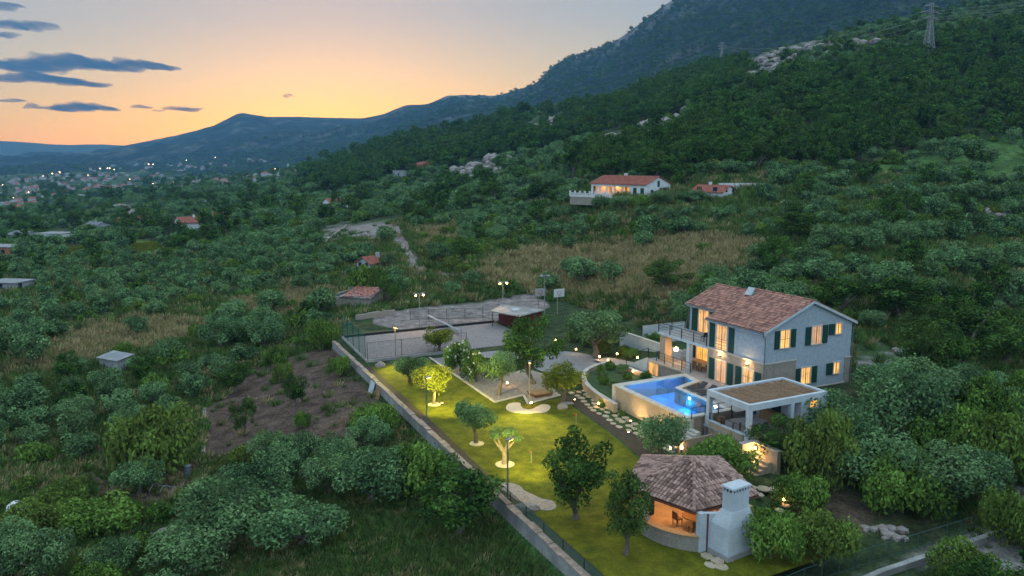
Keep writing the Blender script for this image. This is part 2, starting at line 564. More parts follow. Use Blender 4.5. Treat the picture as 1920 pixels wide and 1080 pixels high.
_K = _phi((_tx[:, None] - _tx) ** 2 + (_ty[:, None] - _ty) ** 2) + 2e-3 * np.eye(_n)
_Pm = np.stack([np.ones(_n), _tx, _ty], 1)
_A = np.block([[_K, _Pm], [_Pm.T, np.zeros((3, 3))]])
_sol = np.linalg.solve(_A, np.concatenate([_q, np.zeros(3)]))
def tps(x, y):
    tx, ty, d = _tc(np.asarray(x, float), np.asarray(y, float))
    sh = tx.shape
    tx = tx.ravel(); ty = ty.ravel(); d = d.ravel()
    out = np.empty(tx.shape)
    for i in range(0, len(tx), 40000):
        a = tx[i:i + 40000]; b = ty[i:i + 40000]
        k = _phi((a[:, None] - _tx) ** 2 + (b[:, None] - _ty) ** 2)
        out[i:i + 40000] = k @ _sol[:_n] + _sol[_n] + _sol[_n + 1] * a + _sol[_n + 2] * b
    return (out * (d + 60)).reshape(sh)
def v_wall(u):
    return -29.7 + (np.asarray(u, float) + 16) * (2.4 / 62)
PROP = [(-24, -30.0), (47, -27.25), (62, -20), (66, 0), (58, 14), (45, 13), (30, 12), (14, 14), (-3, 14), (-13, 6), (-24, -6)]
def plateau(u, v):
    z = 2.0 * smooth(-1, 7, v) * smooth(30, 18, u) * smooth(-12, -3, u)
    z = z + 0.25 * smooth(34, 36, u)
    z = z - 0.9 * smooth(-8, -20, u) * smooth(-30, -20, v)
    return z
def ground(x, y):
    x = np.asarray(x, float); y = np.asarray(y, float)
    u = -(x - GX) * SG + (y - GY) * CG
    v = (x - GX) * CG + (y - GY) * SG
    d = np.hypot(x, y)
    z = tps(x, y)
    amp = np.clip((d - 40) / 300, 0.15, 1.6)
    z = z + amp * 1.1 * fbm(x / 28, y / 28, 3) + np.clip((d - 250) / 400, 0, 1) * 9 * fbm(x / 110 + 5, y / 110, 4)
    sd = poly_sd(u, v, PROP)
    edge = np.where(v < v_wall(u) + 1.0, 0.35, 6.0)
    w = 1 - smooth(0, 1, sd / edge)
    w = np.where(d > 200, 0, w)
    return z * (1 - w) + plateau(u, v) * w
def gz(x, y):
    return float(ground(np.array([x]), np.array([y]))[0])
def at(px, py):
    """the point of the ground seen at a photo pixel"""
    x, y, w = ray(px, py)
    ts = np.exp(np.linspace(math.log(28), math.log(2600), 420))
    X, Y, Z = x * ts, y * ts, CAM_H + w * ts
    g = ground(X, Y)
    below = np.where(Z < g)[0]
    if len(below) == 0:
        return Vector((X[-1], Y[-1], g[-1]))
    i = max(below[0], 1)
    a, b = Z[i - 1] - g[i - 1], Z[i] - g[i]
    f = a / (a - b + 1e-9)
    t = ts[i - 1] * (1 - f) + ts[i] * f
    return Vector((x * t, y * t, gz(x * t, y * t)))

# surveyed ground cover, outlined on the photograph
MEADOW = [
 [(880,505),(960,472),(1080,458),(1200,452),(1330,440),(1470,465),(1470,500),(1330,540),(1250,560),(1150,556),(1000,548),(930,538)],
 [(775,432),(850,424),(870,445),(800,462)],
 [(0,690),(60,640),(230,600),(420,600),(430,620),(300,650),(150,690),(0,720)],
 [(450,570),(600,540),(640,560),(560,590),(470,590)]]
GREENM = [
 [(1300,560),(1460,420),(1300,395),(1600,310),(1920,262),(1980,420),(1960,480),(1700,480),(1500,520)],
 [(560,930),(700,900),(930,960),(1040,1080),(620,1080)],
 [(0,900),(280,900),(340,1080),(0,1080)],
 [(0,680),(330,650),(440,620),(480,640),(330,700),(0,790)],
 [(380,600),(640,590),(600,620),(420,640)]]
PLOUGH = [[(478,690),(560,660),(632,650),(655,690),(715,760),(700,835),(610,858),(520,850),(380,860),(383,770),(430,735)]]
ROCKY = [
 [(1600,1080),(1720,1035),(1850,990),(1890,930),(1925,840),(1960,1080)],
 [(1600,650),(1640,640),(1720,668),(1700,690),(1620,700),(1596,690)],
 [(600,435),(640,420),(740,420),(750,440),(700,452),(640,450),(600,460)],
 [(840,320),(930,300),(940,320),(850,340)],
 [(1130,260),(1200,235),(1270,230),(1290,250),(1200,270),(1140,285)],
 [(1390,130),(1440,90),(1540,60),(1550,75),(1470,110),(1440,140)],
 [(960,240),(1060,218),(1060,235),(980,255)],
 [(1840,390),(1900,395),(1890,415),(1830,410)]]
SPARSE = [[(1120,245),(1200,228),(1290,228),(1300,262),(1230,290),(1130,300)],[(1380,130),(1440,85),(1550,55),(1560,85),(1490,120),(1440,150)],[(950,240),(1065,212),(1070,245),(980,262)],[(830,318),(940,298),(950,330),(860,360)],[(600,930),(760,905),(930,965),(1040,1100),(600,1100)]]
CLEAR = [[(585,425),(760,412),(790,450),(825,505),(850,530),(835,556),(775,548),(730,492),(700,472),(600,470)],[(1590,640),(1650,632),(1730,668),(1720,700),(1620,710)],[(690,480),(712,480),(716,520),(688,520)],[(640,545),(710,545),(715,590),(650,600)],[(620,375),(655,375),(655,402),(620,402)],[(1090,355),(1280,350),(1290,385),(1090,388)],[(1290,340),(1430,340),(1430,364),(1290,368)],[(335,405),(385,400),(385,445),(335,440)],[(85,430),(130,430),(130,460),(85,460)]]
ROAD = [
 [(600,432),(700,418),(752,424),(775,470),(793,500),(812,520),(786,520),(760,500),(742,460),(734,440),(690,432)],
 [(700,592),(780,577),(900,568),(985,548),(1008,540),(1030,575),(990,590),(880,612),(850,618),(760,620),(700,607)],
 [(215,385),(225,380),(255,395),(260,408),(235,408)],
 [(1885,770),(1935,762),(1935,800),(1885,790)]]
VINE = [[(120,465),(200,458),(205,472),(110,480)],[(238,452),(280,450),(320,480),(260,482)],[(120,478),(130,470),(170,478),(120,500)]]
SOILP = [[(0,900),(330,870),(380,905),(300,950),(0,930)],[(1560,910),(1650,960),(1620,1000),(1545,960)]]
def to_px(x, y, z):
    z = z - CAM_H
    c, s = math.cos(PITCH), math.sin(PITCH)
    f = np.maximum(y * c - z * s, 1.0)
    u = y * s + z * c
    return 960 + FPX * x / f, 540 - FPX * u / f
def cover(px, py, polys, soft=6):
    w = np.zeros(px.shape)
    for p in polys:
        xs = [q[0] for q in p]; ys = [q[1] for q in p]
        s = (px > min(xs) - 40) & (px < max(xs) + 40) & (py > min(ys) - 40) & (py < max(ys) + 40)
        if s.any():
            w[s] = np.maximum(w[s], smooth(soft, -soft, poly_sd(px[s], py[s], p)))
    return w
def grid_mesh(name, X, Y, Z, col, mat, smooth_=True):
    nr, nc = X.shape
    me = bpy.data.meshes.new(name)
    idx = np.arange(nr * nc).reshape(nr, nc)
    q = np.stack([idx[:-1, :-1], idx[:-1, 1:], idx[1:, 1:], idx[1:, :-1]], -1).reshape(-1, 4)
    me.vertices.add(nr * nc)
    me.vertices.foreach_set('co', np.stack([X, Y, Z], -1).astype('f').ravel())
    me.loops.add(q.size)
    me.loops.foreach_set('vertex_index', q.ravel().astype('i'))
    me.polygons.add(len(q))
    me.polygons.foreach_set('loop_start', np.arange(0, q.size, 4, dtype='i'))
    me.update(calc_edges=True)
    if col is not None:
        a = me.color_attributes.new('cover', 'FLOAT_COLOR', 'POINT')
        c4 = np.concatenate([col.reshape(-1, 3), np.ones((nr * nc, 1))], 1)
        a.data.foreach_set('color', c4.astype('f').ravel())
    me.polygons.foreach_set('use_smooth', [smooth_] * len(q))
    me.materials.append(mat)
    me.validate()
    o = bpy.data.objects.new(name, me)
    COL.objects.link(o)
    return o
def mat_cover(name, sc, bs, bd, lo=0.55, hi=1.35):
    m, nt, b = new_mat(name)
    at_ = nt.nodes.new('ShaderNodeAttribute')
    at_.attribute_name = 'cover'
    f, raw = noise_f(nt, sc, 6, 0.65)
    f2, raw2 = noise_f(nt, sc * 6, 4, 0.7)
    k = nmath(nt, 'ADD', nmath(nt, 'MULTIPLY', f, hi - lo), lo)
    k = nmath(nt, 'MULTIPLY', k, nmath(nt, 'ADD', nmath(nt, 'MULTIPLY', f2, 0.7), 0.6))
    vm = nt.nodes.new('ShaderNodeVectorMath')
    vm.operation = 'SCALE'
    nt.links.new(at_.outputs['Color'], vm.inputs[0])
    nt.links.new(k, vm.inputs['Scale'])
    nt.links.new(vm.outputs[0], b.inputs['Base Color'])
    b.inputs['Roughness'].default_value = 1.0
    b.inputs['Specular IOR Level'].default_value = 0.05
    bump(nt, b, raw2, bs, bd)
    return m
def mixa(a, b, w):
    return a * (1 - w[..., None]) + np.array(b) * w[..., None]
def build_terrain():
    ths = np.concatenate([np.linspace(-math.pi, -0.66, 60, endpoint=False), np.linspace(-0.66, 0.66, 640), np.linspace(0.66, math.pi, 61)[1:]])
    rs = np.concatenate([[0.5, 8, 16, 24], np.exp(np.linspace(math.log(30), math.log(2600), 560))])
    T, Rr = np.meshgrid(ths, rs)
    X = Rr * np.sin(T); Y = Rr * np.cos(T)
    Z = ground(X, Y)
    px, py = to_px(X, Y, Z)
    px = np.where(Y > 5, px, -9999)
    n1 = fbm(X / 9, Y / 9, 4); n2 = fbm(X / 40 + 3, Y / 40, 3)
    col = mixa(np.broadcast_to(np.array((0.04, 0.062, 0.028)), X.shape + (3,)), (0.085, 0.095, 0.045), smooth(0.0, 0.5, n1 + 0.3 * n2))
    col = mixa(col, (0.05, 0.10, 0.035), smooth(0.05, 0.4, n2))
    w = cover(px, py, MEADOW, 12) * (0.75 + 0.25 * smooth(-.3, .3, n1))
    col = mixa(col, (0.33, 0.27, 0.13), w * smooth(-0.5, 0.25, n1 + 0.15))
    col = mixa(col, (0.085, 0.165, 0.045), cover(px, py, GREENM, 14) * (0.4 + 0.6 * smooth(-.4, .2, n1)))
    col = mixa(col, (0.115, 0.16, 0.03), cover(px, py, VINE, 3))
    col = mixa(col, (0.10, 0.075, 0.055), cover(px, py, SOILP, 14))
    col = mixa(col, (0.105, 0.075, 0.060), cover(px, py, PLOUGH, 7))
    col = mixa(col, (0.24, 0.225, 0.22), cover(px, py, ROCKY, 14) * smooth(-.25, .25, n1 + .35 * fbm(X / 2.6, Y / 2.6, 2)))
    col = mixa(col, (0.235, 0.20, 0.19), cover(px, py, ROAD, 3))
    far_rock = smooth(0.28, 0.42, fbm(X / 60, Y / 60 + 40, 4)) * smooth(330, 500, Rr) * smooth(-.1, .3, n1)
    col = mixa(col, (0.30, 0.29, 0.29), far_rock * 0.8)
    o = grid_mesh('ground', X, Y, Z, col, mat_cover('open_ground', 0.7, 0.8, 0.25))
    tag(o, 'scrubby hillside ground with dry grass and bare soil', kind='structure')
build_terrain()

# ------------------------------------------------------------------ far mountains
def build_mountains():
    # ridge: photo px, py, distance
    ridge = [(-900,270,4600),(-600,262,4600),(-300,262,4600),(0,296,4600),(150,290,4600),(250,270,4600),(340,252,4500),(400,236,4600),(450,211,4500),(500,219,4400),(560,219,4300),
             (620,221,4200),(680,222,4000),(720,214,3900),(760,197,3700),(800,196,3500),(840,179,3400),(880,178,3300),(930,180,3100),(970,168,2950),(1005,157,2800),
             (1030,128,2700),(1060,110,2600),(1100,96,2500),(1150,80,2400),(1190,52,2300),(1220,28,2250),(1260,0,2200),(1330,-30,2150),(1450,-90,2050),(1650,-170,1950),(1900,-240,1900),(2400,-330,1850),(3200,-380,1850)]
    base = [(-900,336,2300),(-600,334,2300),(0,330,2200),(300,326,2200),(500,330,2000),(700,318,1500),(900,285,1150),(1100,255,1000),(1300,215,900),(1500,165,850),(1900,90,800),(2600,20,800),(3200,0,800)]
    C = np.linspace(-880, 3150, 900)
    rp = np.array(ridge, float); bp = np.array(base, float)
    ry = np.interp(C, rp[:, 0], rp[:, 1]); rd = np.interp(C, rp[:, 0], rp[:, 2])
    by = np.interp(C, bp[:, 0], bp[:, 1]); bd = np.interp(C, bp[:, 0], bp[:, 2])
    k = np.array([1, 2, 3, 2, 1.]); k /= k.sum()
    sm = lambda a: np.convolve(np.pad(a, 2, mode='edge'), k, 'valid')
    ry, rd, by, bd = map(sm, (ry, rd, by, bd))
    NV = 230
    V = np.concatenate([np.linspace(0, 1, NV), [1.04, 1.1, 1.25]])
    XX = np.zeros((len(V), len(C))); YY = XX.copy(); ZZ = XX.copy()
    def pt(px, py, d):
        X = (px - 960) / FPX; Yc = -(py - 540) / FPX
        y = math.cos(PITCH) + Yc * math.sin(PITCH); w = -math.sin(PITCH) + Yc * math.cos(PITCH)
        t = d / y
        return X * t, d + 0 * X, CAM_H + w * t
    bx, byy, bz = pt(C, by, bd)
    tx, tyy, tz = pt(C, ry, rd)
    for i, v in enumerate(V):
        vv = min(v, 1.0)
        s = vv ** 0.95
        XX[i] = bx + (tx - bx) * v
        YY[i] = byy + (tyy - byy) * v
        prof = vv * 0.62 + 0.38 * vv ** 1.9         # gentle foot, steeper head
        ZZ[i] = bz + (tz - bz) * prof - max(v - 1, 0) * 900
    vv = np.clip(V, 0, 1)[:, None] * np.ones_like(XX)
    fall = np.sin(np.pi * np.clip(vv, 0, 1)) ** 0.7
    dist = np.hypot(XX, YY)
    ZZ += fall * dist * 0.016 * (fbm(XX / 420, YY / 420, 5))
    gul = np.abs(fbm(XX / 260 + 0.25 * YY / 260, YY / 700, 4))
    ZZ -= fall * dist * 0.010 * (gul - 0.3)
    ZZ += fall * 5.0 * fbm(XX / 45, YY / 45, 3)
    ZZ[NV - 1] += dist[NV - 1] * 0.0006 * fbm(XX[NV - 1] / 60, YY[NV - 1] / 60, 3)
    n1 = fbm(XX / 90, YY / 90, 5); n2 = fbm(XX / 350 + 9, YY / 350, 4)
    col = mixa(np.broadcast_to(np.array((0.016, 0.028, 0.022)), XX.shape + (3,)), (0.036, 0.048, 0.034), smooth(-0.1, 0.5, n1))
    rock = smooth(0.22, 0.5, n1 * 0.8 + n2 * 0.6) * 0.55 * smooth(0.15, 0.5, vv)
    cliff = smooth(0.80, 0.97, vv) * smooth(-0.5, 0.3, n1) * (XX > -300)
    col = mixa(col, (0.26, 0.24, 0.24), np.clip(rock * .45 + cliff * 0.5, 0, 0.9))
    o = grid_mesh('mountain', XX, YY, ZZ, col, mat_cover('mountain_scrub_rock', 0.035, 1.0, 6.0, 0.4, 1.5))
    tag(o, 'long scrub covered mountain ridge with pale rock bands', kind='structure')
    # farthest low ridge on the left
    C = np.linspace(-1500, 700, 200)
    top = np.interp(C, [-1500, -600, 0, 60, 130, 200, 300, 700], [250, 255, 265, 268, 272, 271, 275, 285])
    rows = []
    for f, d in ((0.0, 4900), (0.4, 5300), (0.8, 5700), (1.0, 6000), (0.6, 6300)):
        py = 335 + (top - 335) * f
        rows.append(pt(C, py, d))
    X = np.array([r[0] for r in rows]); Y = np.array([r[1] for r in rows]); Z = np.array([r[2] for r in rows])
    Z[3] += 10 * fbm(X[3] / 500, Y[3] / 500, 3)
    c = np.broadcast_to(np.array((0.05, 0.06, 0.035)), X.shape + (3,))
    o = grid_mesh('far_ridge', X, Y, Z, c, bpy.data.materials['mountain_scrub_rock'])
    tag(o, 'faint farthest ridge on the horizon', kind='structure')
    # the plain under everything, out to the horizon
    a = np.linspace(-math.pi, math.pi, 64)
    rr = np.array([0, 2000, 9000, 40000.])
    A, Rr = np.meshgrid(a, rr)
    X = Rr * np.sin(A); Y = Rr * np.cos(A)
    c = np.broadcast_to(np.array((0.05, 0.06, 0.035)), X.shape + (3,))
    o = grid_mesh('plain', X, Y, np.full(X.shape, -75.0), c, bpy.data.materials['mountain_scrub_rock'])
    tag(o, 'dark plain of the valley floor', kind='structure')
build_mountains()

HOUSES = []
# ------------------------------------------------------------------ tile roofs
def tile_course(mb, p0, pu, ps, nu, ns, rng, w=0.9, rise=0.05, clip=None, mi=0):
    """barrel tiles laid on a slope. p0 eave corner, pu along the eave, ps up the slope (local vectors for one tile step)"""
    p0, pu, ps = Vector(p0), Vector(pu), Vector(ps)
    n = pu.cross(ps).normalized()
    if n.z < 0: n = -n
    for j in range(ns):
        for i in range(nu):
            c = p0 + pu * (i + 0.5) + ps * (j + 0.5)
            if clip and not clip(c): continue
            mb_tile(mb, c, pu, ps, n, rng, w, rise, mi)
def mb_tile(mb, c, pu, ps, n, rng, w=0.9, rise=0.05, mi=0):
    jx = (rng.random() - .5) * 0.08; jy = (rng.random() - .5) * 0.08; jr = rise * (0.85 + 0.3 * rng.random())
    a = pu * (w * 0.5); b0 = ps * (-0.56 + jy); b1 = ps * (0.52 + jy); c = c + pu * jx
    lift = n * (jr * 0.55)
    prof = [(-1.0, 0.0), (-0.55, 0.8), (0.0, 1.08), (0.55, 0.8), (1.0, 0.0)]
    V = []
    for q, e, k, up in ((b0, 1.0, 1.0, lift), (b1, 0.86, 0.9, Vector((0, 0, 0)))):
        for s, h in prof:
            V.append(c + a * s * e + q + n * (h * jr * k) + up)
    F = [(i, i + 1, 6 + i, 5 + i) for i in range(4)] + [(4, 3, 2, 1, 0)]
    mb.add(V, F, mi, rng.random())

# ------------------------------------------------------------------ the villa
def window(par, face, a0, a1, z0, z1, plane, cur, shut=(), sill=True, bars=1, transom=0, deep=0.16, sh_extra=0.06):
    """face 'f': plane v=const looking toward -v, a = u; face 'g': plane u=const looking toward -u, a = v.
    The wall behind is solid, so the frame stands proud and the curtain sits inside the frame."""
    def bx(mb, a0, a1, d0, d1, z0, z1, mi=0):
        if face == 'f': mb.box(a0, a1, plane - d1, plane - d0, z0, z1, mi)
        else: mb.box(plane - d1, plane - d0, a0, a1, z0, z1, mi)
    a0, a1 = min(a0, a1), max(a0, a1)
    fr = MB(); w = 0.13
    bx(fr, a0 - w, a0, -0.02, 0.07, z0, z1 + w); bx(fr, a1, a1 + w, -0.02, 0.07, z0, z1 + w); bx(fr, a0, a1, -0.02, 0.07, z1, z1 + w)
    f = fr.build('window', M['frame'], par)
    cu = MB(); bx(cu, a0, a1, 0.004, 0.012, z0, z1); cu.build('curtain', cur, f)
    mu = MB()
    for k in range(bars):
        c = a0 + (a1 - a0) * (k + 1) / (bars + 1)
        bx(mu, c - 0.035, c + 0.035, 0.014, 0.05, z0, z1)
    for k in range(transom):
        c = z0 + (z1 - z0) * (k + 1) / (transom + 1)
        bx(mu, a0, a1, 0.016, 0.04, c - 0.025, c + 0.025)
    if bars or transom: mu.build('muntin', M['woodlight'], f)
    if sill:
        s = MB(); bx(s, a0 - 0.2, a1 + 0.2, -0.02, 0.13, z0 - 0.09, z0 - 0.002); s.build('sill', M['coping'], f)
    for (s0, s1, zz0, zz1) in shut:
        s = MB(); bx(s, s0, s1, 0.03, 0.09, zz0, zz1)
        so = s.build('shutter', M['shutter'], par)
        l = MB(); n = int((zz1 - zz0 - 0.2) / 0.11)
        for k in range(n):
            z = zz0 + 0.1 + k * 0.11
            bx(l, min(s0, s1) + 0.06, max(s0, s1) - 0.06, 0.092, 0.11, z, z + 0.06)
        tag(l.build('louvre', M['shutter'], so), kind='stuff')
    return f
def build_villa():
    t = thing('villa', 'two storey pale stucco villa with red tiled gable roof and green shutters', 'villa', 0, 0, 0.0)
    ZE, ZR, VR, UW, VW = 8.0, 10.42, 5.65, 7.55, 11.1
    DK = 2.02
    # stucco body: main block with gable, left block
    b = MB()
    prof = [(0.0, 5.08), (VW, 4.5), (VW, ZE), (VR, ZR - 0.12), (0.0, ZE)]
    b.solid([(v, 0.0, z) for v, z in prof], [(v, UW, z) for v, z in prof])
    pl = [(3.6, 5.0), (11.1, 5.0), (11.1, 8.05), (7.4, 9.62), (3.6, 8.05)]
    b.solid([(v, UW + 0.003, z) for v, z in pl], [(v, 14.8, z) for v, z in pl])
    b.box(0.003, UW, 3.95, 10.4, 2.12, 5.08)          # stucco panel low on the gable
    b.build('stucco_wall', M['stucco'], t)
    s = MB()
    s.box(-0.04, UW, -0.04, 3.94, -0.6, 5.03)
    s.box(-0.04, UW, 10.41, VW + 0.05, -0.6, 4.5)
    s.box(-0.02, UW, 3.94, 10.41, -0.6, 2.09)
    s.box(UW + 0.003, 14.8, 4.0, 11.05, -0.6, 4.98)
    s.build('stone_wall', M['stone'], t)
    c = MB()
    c.box(-0.12, 7.55, -0.14, -0.043, 5.0, 5.12)
    c.box(-0.12, -0.043, -0.043, 4.0, 5.0, 5.12)
    c.box(-0.10, -0.003, 3.9, 10.45, 2.03, 2.15)
    c.box(-0.12, -0.043, 10.35, 11.2, 4.5, 4.6)
    c.build('string_course', M['coping'], t)
    # roofs
    rng = random.Random(4)
    def slope(name, u0, u1, v0, z0, v1, z1):
        sl = Vector((v1 - v0, 0, z1 - z0)); L = sl.length
        nrm = Vector((-(z1 - z0), 0, v1 - v0)).normalized()
        if nrm.z < 0: nrm = -nrm
        r = MB()
        e = nrm * 0.05
        A = [(v0, u0, z0), (v1, u0, z1), (v1, u1, z1), (v0, u1, z0)]
        B = [tuple(Vector(p) - nrm * 0.14) for p in A]
        r.solid(B, A) if v1 > v0 else r.solid(B[::-1], A[::-1])
        ro = r.build(name, M['tile'], t)
        tl = MB()
        nu = int((u1 - u0) / 0.27); ns = int(L / 0.40)
        tile_course(tl, Vector((v0, u0, z0)) + nrm * 0.012, Vector((0, (u1 - u0) / nu, 0)), sl / ns, nu, ns, rng, 0.93, 0.06)
        tag(tl.build('roof_tile', M['tile'], ro), kind='stuff')
        return ro
    slope('roof', -0.2, 7.65, -0.38, 8.02, VR, ZR + 0.02)
    slope('roof', -0.2, 7.65, VW + 0.45, 7.97, VR, ZR + 0.02)
    slope('roof', 7.66, 15.1, 3.2, 8.0, 7.4, 9.76)
    slope('roof', 7.66, 15.1, 11.5, 8.0, 7.4, 9.76)
    rc = MB()
    for u0, u1, v, z in ((-0.2, 7.65, VR, ZR + 0.07), (7.7, 15.1, 7.4, 9.81)):
        n = int((u1 - u0) / 0.42)
        for k in range(n):
            a = u0 + (u1 - u0) * k / n
            rc.tube([(v, a, z), (v, a + (u1 - u0) / n * 1.06, z - 0.02)], [0.13, 0.11], 7, 0)
            rc.t[-8:] = [rng.random()] * 8
    tag(rc.build('ridge_tile', M['tile'], t), kind='stuff')
    for v0, z0, v1, z1 in ((-0.40, 7.94, VR, ZR - 0.04), (VW + 0.47, 7.9, VR, ZR - 0.04)):
        for u0 in (-0.26,):
            V = [(v0, u0, z0 - 0.16), (v1, u0, z1 - 0.16), (v1, u0, z1 + 0.06), (v0, u0, z0 + 0.06)]
            V2 = [(a, u0 + 0.055, c_) for a, b_, c_ in V]
            vg = MB(); vg.solid(V, V2); vg.build('verge', M['white'], t)
    for v0, z0, v1, z1 in ((3.15, 7.95, 7.4, 9.70), (-0.40, 7.94, VR, ZR - 0.04)):
        u0 = 15.104 if v0 > 0 else 7.654
        V = [(v0, u0, z0 - 0.1), (v1, u0, z1 - 0.1), (v1, u0, z1 + 0.05), (v0, u0, z0 + 0.05)]
        vg = MB(); vg.solid(V, [(a, u0 + 0.05, c_) for a, b_, c_ in V]); vg.build('verge', M['white'], t)
    so = MB()
    so.box(-0.18, 7.6, -0.3, -0.001, 7.72, 7.86); so.box(7.66, 15.05, 3.28, 3.599, 7.72, 7.86)
    so.build('soffit', M['white'], t)
    g = MB()
    for (u0, u1, v, z) in ((-0.2, 7.65, -0.47, 7.92), (7.7, 15.1, 3.12, 7.92)):
        g.bar(u0, v, z, u1, v, z, 0.075, 8)
    g.build('gutter', M['gutter'], t)
    for (u, v, zz) in ((-0.09, -0.10, 0.1), (-0.10, VW + 0.1, 0.2), (14.9, 3.5, 5.1)):
        d = MB()
        vv = v - 0.3 if v < 5 else v + 0.3
        d.tube([(vv, u, 7.85), (vv, u, 7.7), (v, u, 7.35), (v, u, zz)], 0.05, 7)
        d.build('downpipe', M['gutter'], t)
    # raised roof window on the front slope
    sk = MB()
    n = Vector((-0.4, 0, 1)).normalized(); up = Vector((1, 0, 0.4)).normalized(); si = Vector((0, 1, 0))
    p = Vector((4.3, 6.9, 8.15 + 0.4 * 4.55)) + n * 0.06
    q = [p + si * 0.45, p - si * 0.45, p - si * 0.45 + up * 0.7 + n * 0.5, p + si * 0.45 + up * 0.7 + n * 0.5]
    sk.solid(q, [a + n * 0.06 - up * 0.02 for a in q])
    sk.build('skylight', M['white'], t)
    sb = MB()
    sb.solid([p + si * 0.4 + n * -.06, p - si * 0.4 + n * -.06, p - si * 0.4 + up * 0.75 - n * .06, p + si * 0.4 + up * 0.75 - n * .06],
             [p + si * 0.4 + n * .02, p - si * 0.4 + n * .02, p - si * 0.4 + up * 0.75 + n * .02, p + si * 0.4 + up * 0.75 + n * .02])
    sb.build('skylight_frame', M['gutter'], t)
    # front openings
    w = window(t, 'f', 4.95, 6.35, 5.2, 7.55, 0.0, M['curtain'], [(6.65, 7.35, 5.2, 7.6), (3.95, 4.65, 5.2, 7.6)], sill=False, bars=1)
    r = MB()
    for z in (5.4, 5.7, 6.0, 6.25): r.bar(4.9, -0.13, z, 6.4, -0.13, z, 0.02, 5)
    r.build('window_railing', M['metal'], t)
    window(t, 'f', 4.88, 6.2, DK + 0.03, 4.1, -0.04, M['curtain_pink'], [(6.5, 7.2, DK + 0.03, 4.15), (3.9, 4.6, DK + 0.03, 4.15)], sill=False)
    window(t, 'f', 1.25, 2.5, DK + 0.03, 4.1, -0.04, M['curtain'], [(2.8, 3.5, DK + 0.03, 4.15), (0.25, 0.95, DK + 0.03, 4.15)], sill=False, transom=2)
    window(t, 'f', 11.75, 13.25, 5.2, 7.6, 3.6, M['curtain'], [(13.5, 14.35, 5.2, 7.65), (10.65, 11.5, 5.2, 7.65)], sill=False)
    window(t, 'f', 12.0, 13.9, DK + 0.03, 4.2, 4.0, M['curtain_hot'], [(14.1, 14.7, DK + 0.03, 4.2)], sill=False)
    window(t, 'f', 8.2, 10.4, DK + 0.03, 4.2, 4.0, M['curtain'], [], sill=False)
    # gable openings
    window(t, 'g', 1.85, 2.9, 6.35, 7.95, 0.0, M['curtain_hot'], [(1.1, 1.7, 6.3, 8.0), (3.05, 3.7, 6.3, 8.0)], transom=1)
    window(t, 'g', 5.8, 6.95, 6.3, 7.95, 0.0, M['curtain_pink'], [(4.95, 5.62, 6.25, 8.0), (7.12, 7.8, 6.25, 8.0)], bars=1)
    window(t, 'g', 8.9, 9.6, 7.0, 7.95, 0.0, M['curtain_hot'], [(7.95, 8.72, 6.95, 8.0)], bars=1)
    window(t, 'g', 4.7, 5.85, 2.6, 4.1, 0.0, M['curtain_hot'], [(3.98, 4.55, 2.55, 4.15), (6.0, 6.7, 2.55, 4.15)])
    window(t, 'g', 8.95, 9.65, 3.1, 4.15, 0.0, M['curtain_hot'], [(7.95, 8.78, 3.05, 4.2)], bars=1)
    # wall lamps over the french doors
    for u in (5.7, 1.98):
        l = MB(); l.box(u - 0.12, u + 0.12, -0.22, -0.043, 4.52, 4.66)
        lo = l.build('wall_lamp', M['metal'], t)
        q = MB(); q.lathe(u, -0.14, [(0.02, 4.662), (0.09, 4.69), (0.09, 4.8), (0.02, 4.83)], 8)
        q.build('bulb', M['glow_lamp'], lo)
        lamp(t, 'wall_lamp_light', 'POINT', u, -0.42, 4.76, 45, WARM, 0.08)
    # balcony slab, loggia pillars
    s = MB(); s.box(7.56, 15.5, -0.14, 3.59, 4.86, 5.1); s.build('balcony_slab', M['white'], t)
    s = MB(); s.box(7.6, 15.3, 0.05, 3.55, 5.104, 5.13); s.build('balcony_paving', M['deck'], t)
    for (u0, u1, v0, v1) in ((14.3, 15.2, 0.0, 0.9), (10.3, 10.75, -0.05, 0.4)):
        s = MB(); s.box(u0, u1, v0, v1, DK, 4.858); s.build('pillar', M['stonewarm'] if u0 > 14 else M['white'], t)
    rail = MB()
    pts = [(15.4, 3.5), (15.4, -0.06), (7.75, -0.06)]
    for (a, b_) in zip(pts[:-1], pts[1:]):
        for z in (6.12, 5.8, 5.5):
            rail.bar(a[0], a[1], z, b_[0], b_[1], z, 0.018 if z < 6 else 0.028, 5)
    ro = rail.build('balcony_railing', M['metal'], t)
    for u, v in [(15.4, 3.5), (15.4, 1.7), (15.4, -0.06), (13.5, -0.06), (11.6, -0.06), (9.7, -0.06), (7.75, -0.06)]:
        p = MB(); p.box(u - 0.035, u + 0.035, v - 0.035, v + 0.035, 5.102, 6.16); p.build('post', M['metal'], ro)
    return t
build_villa()

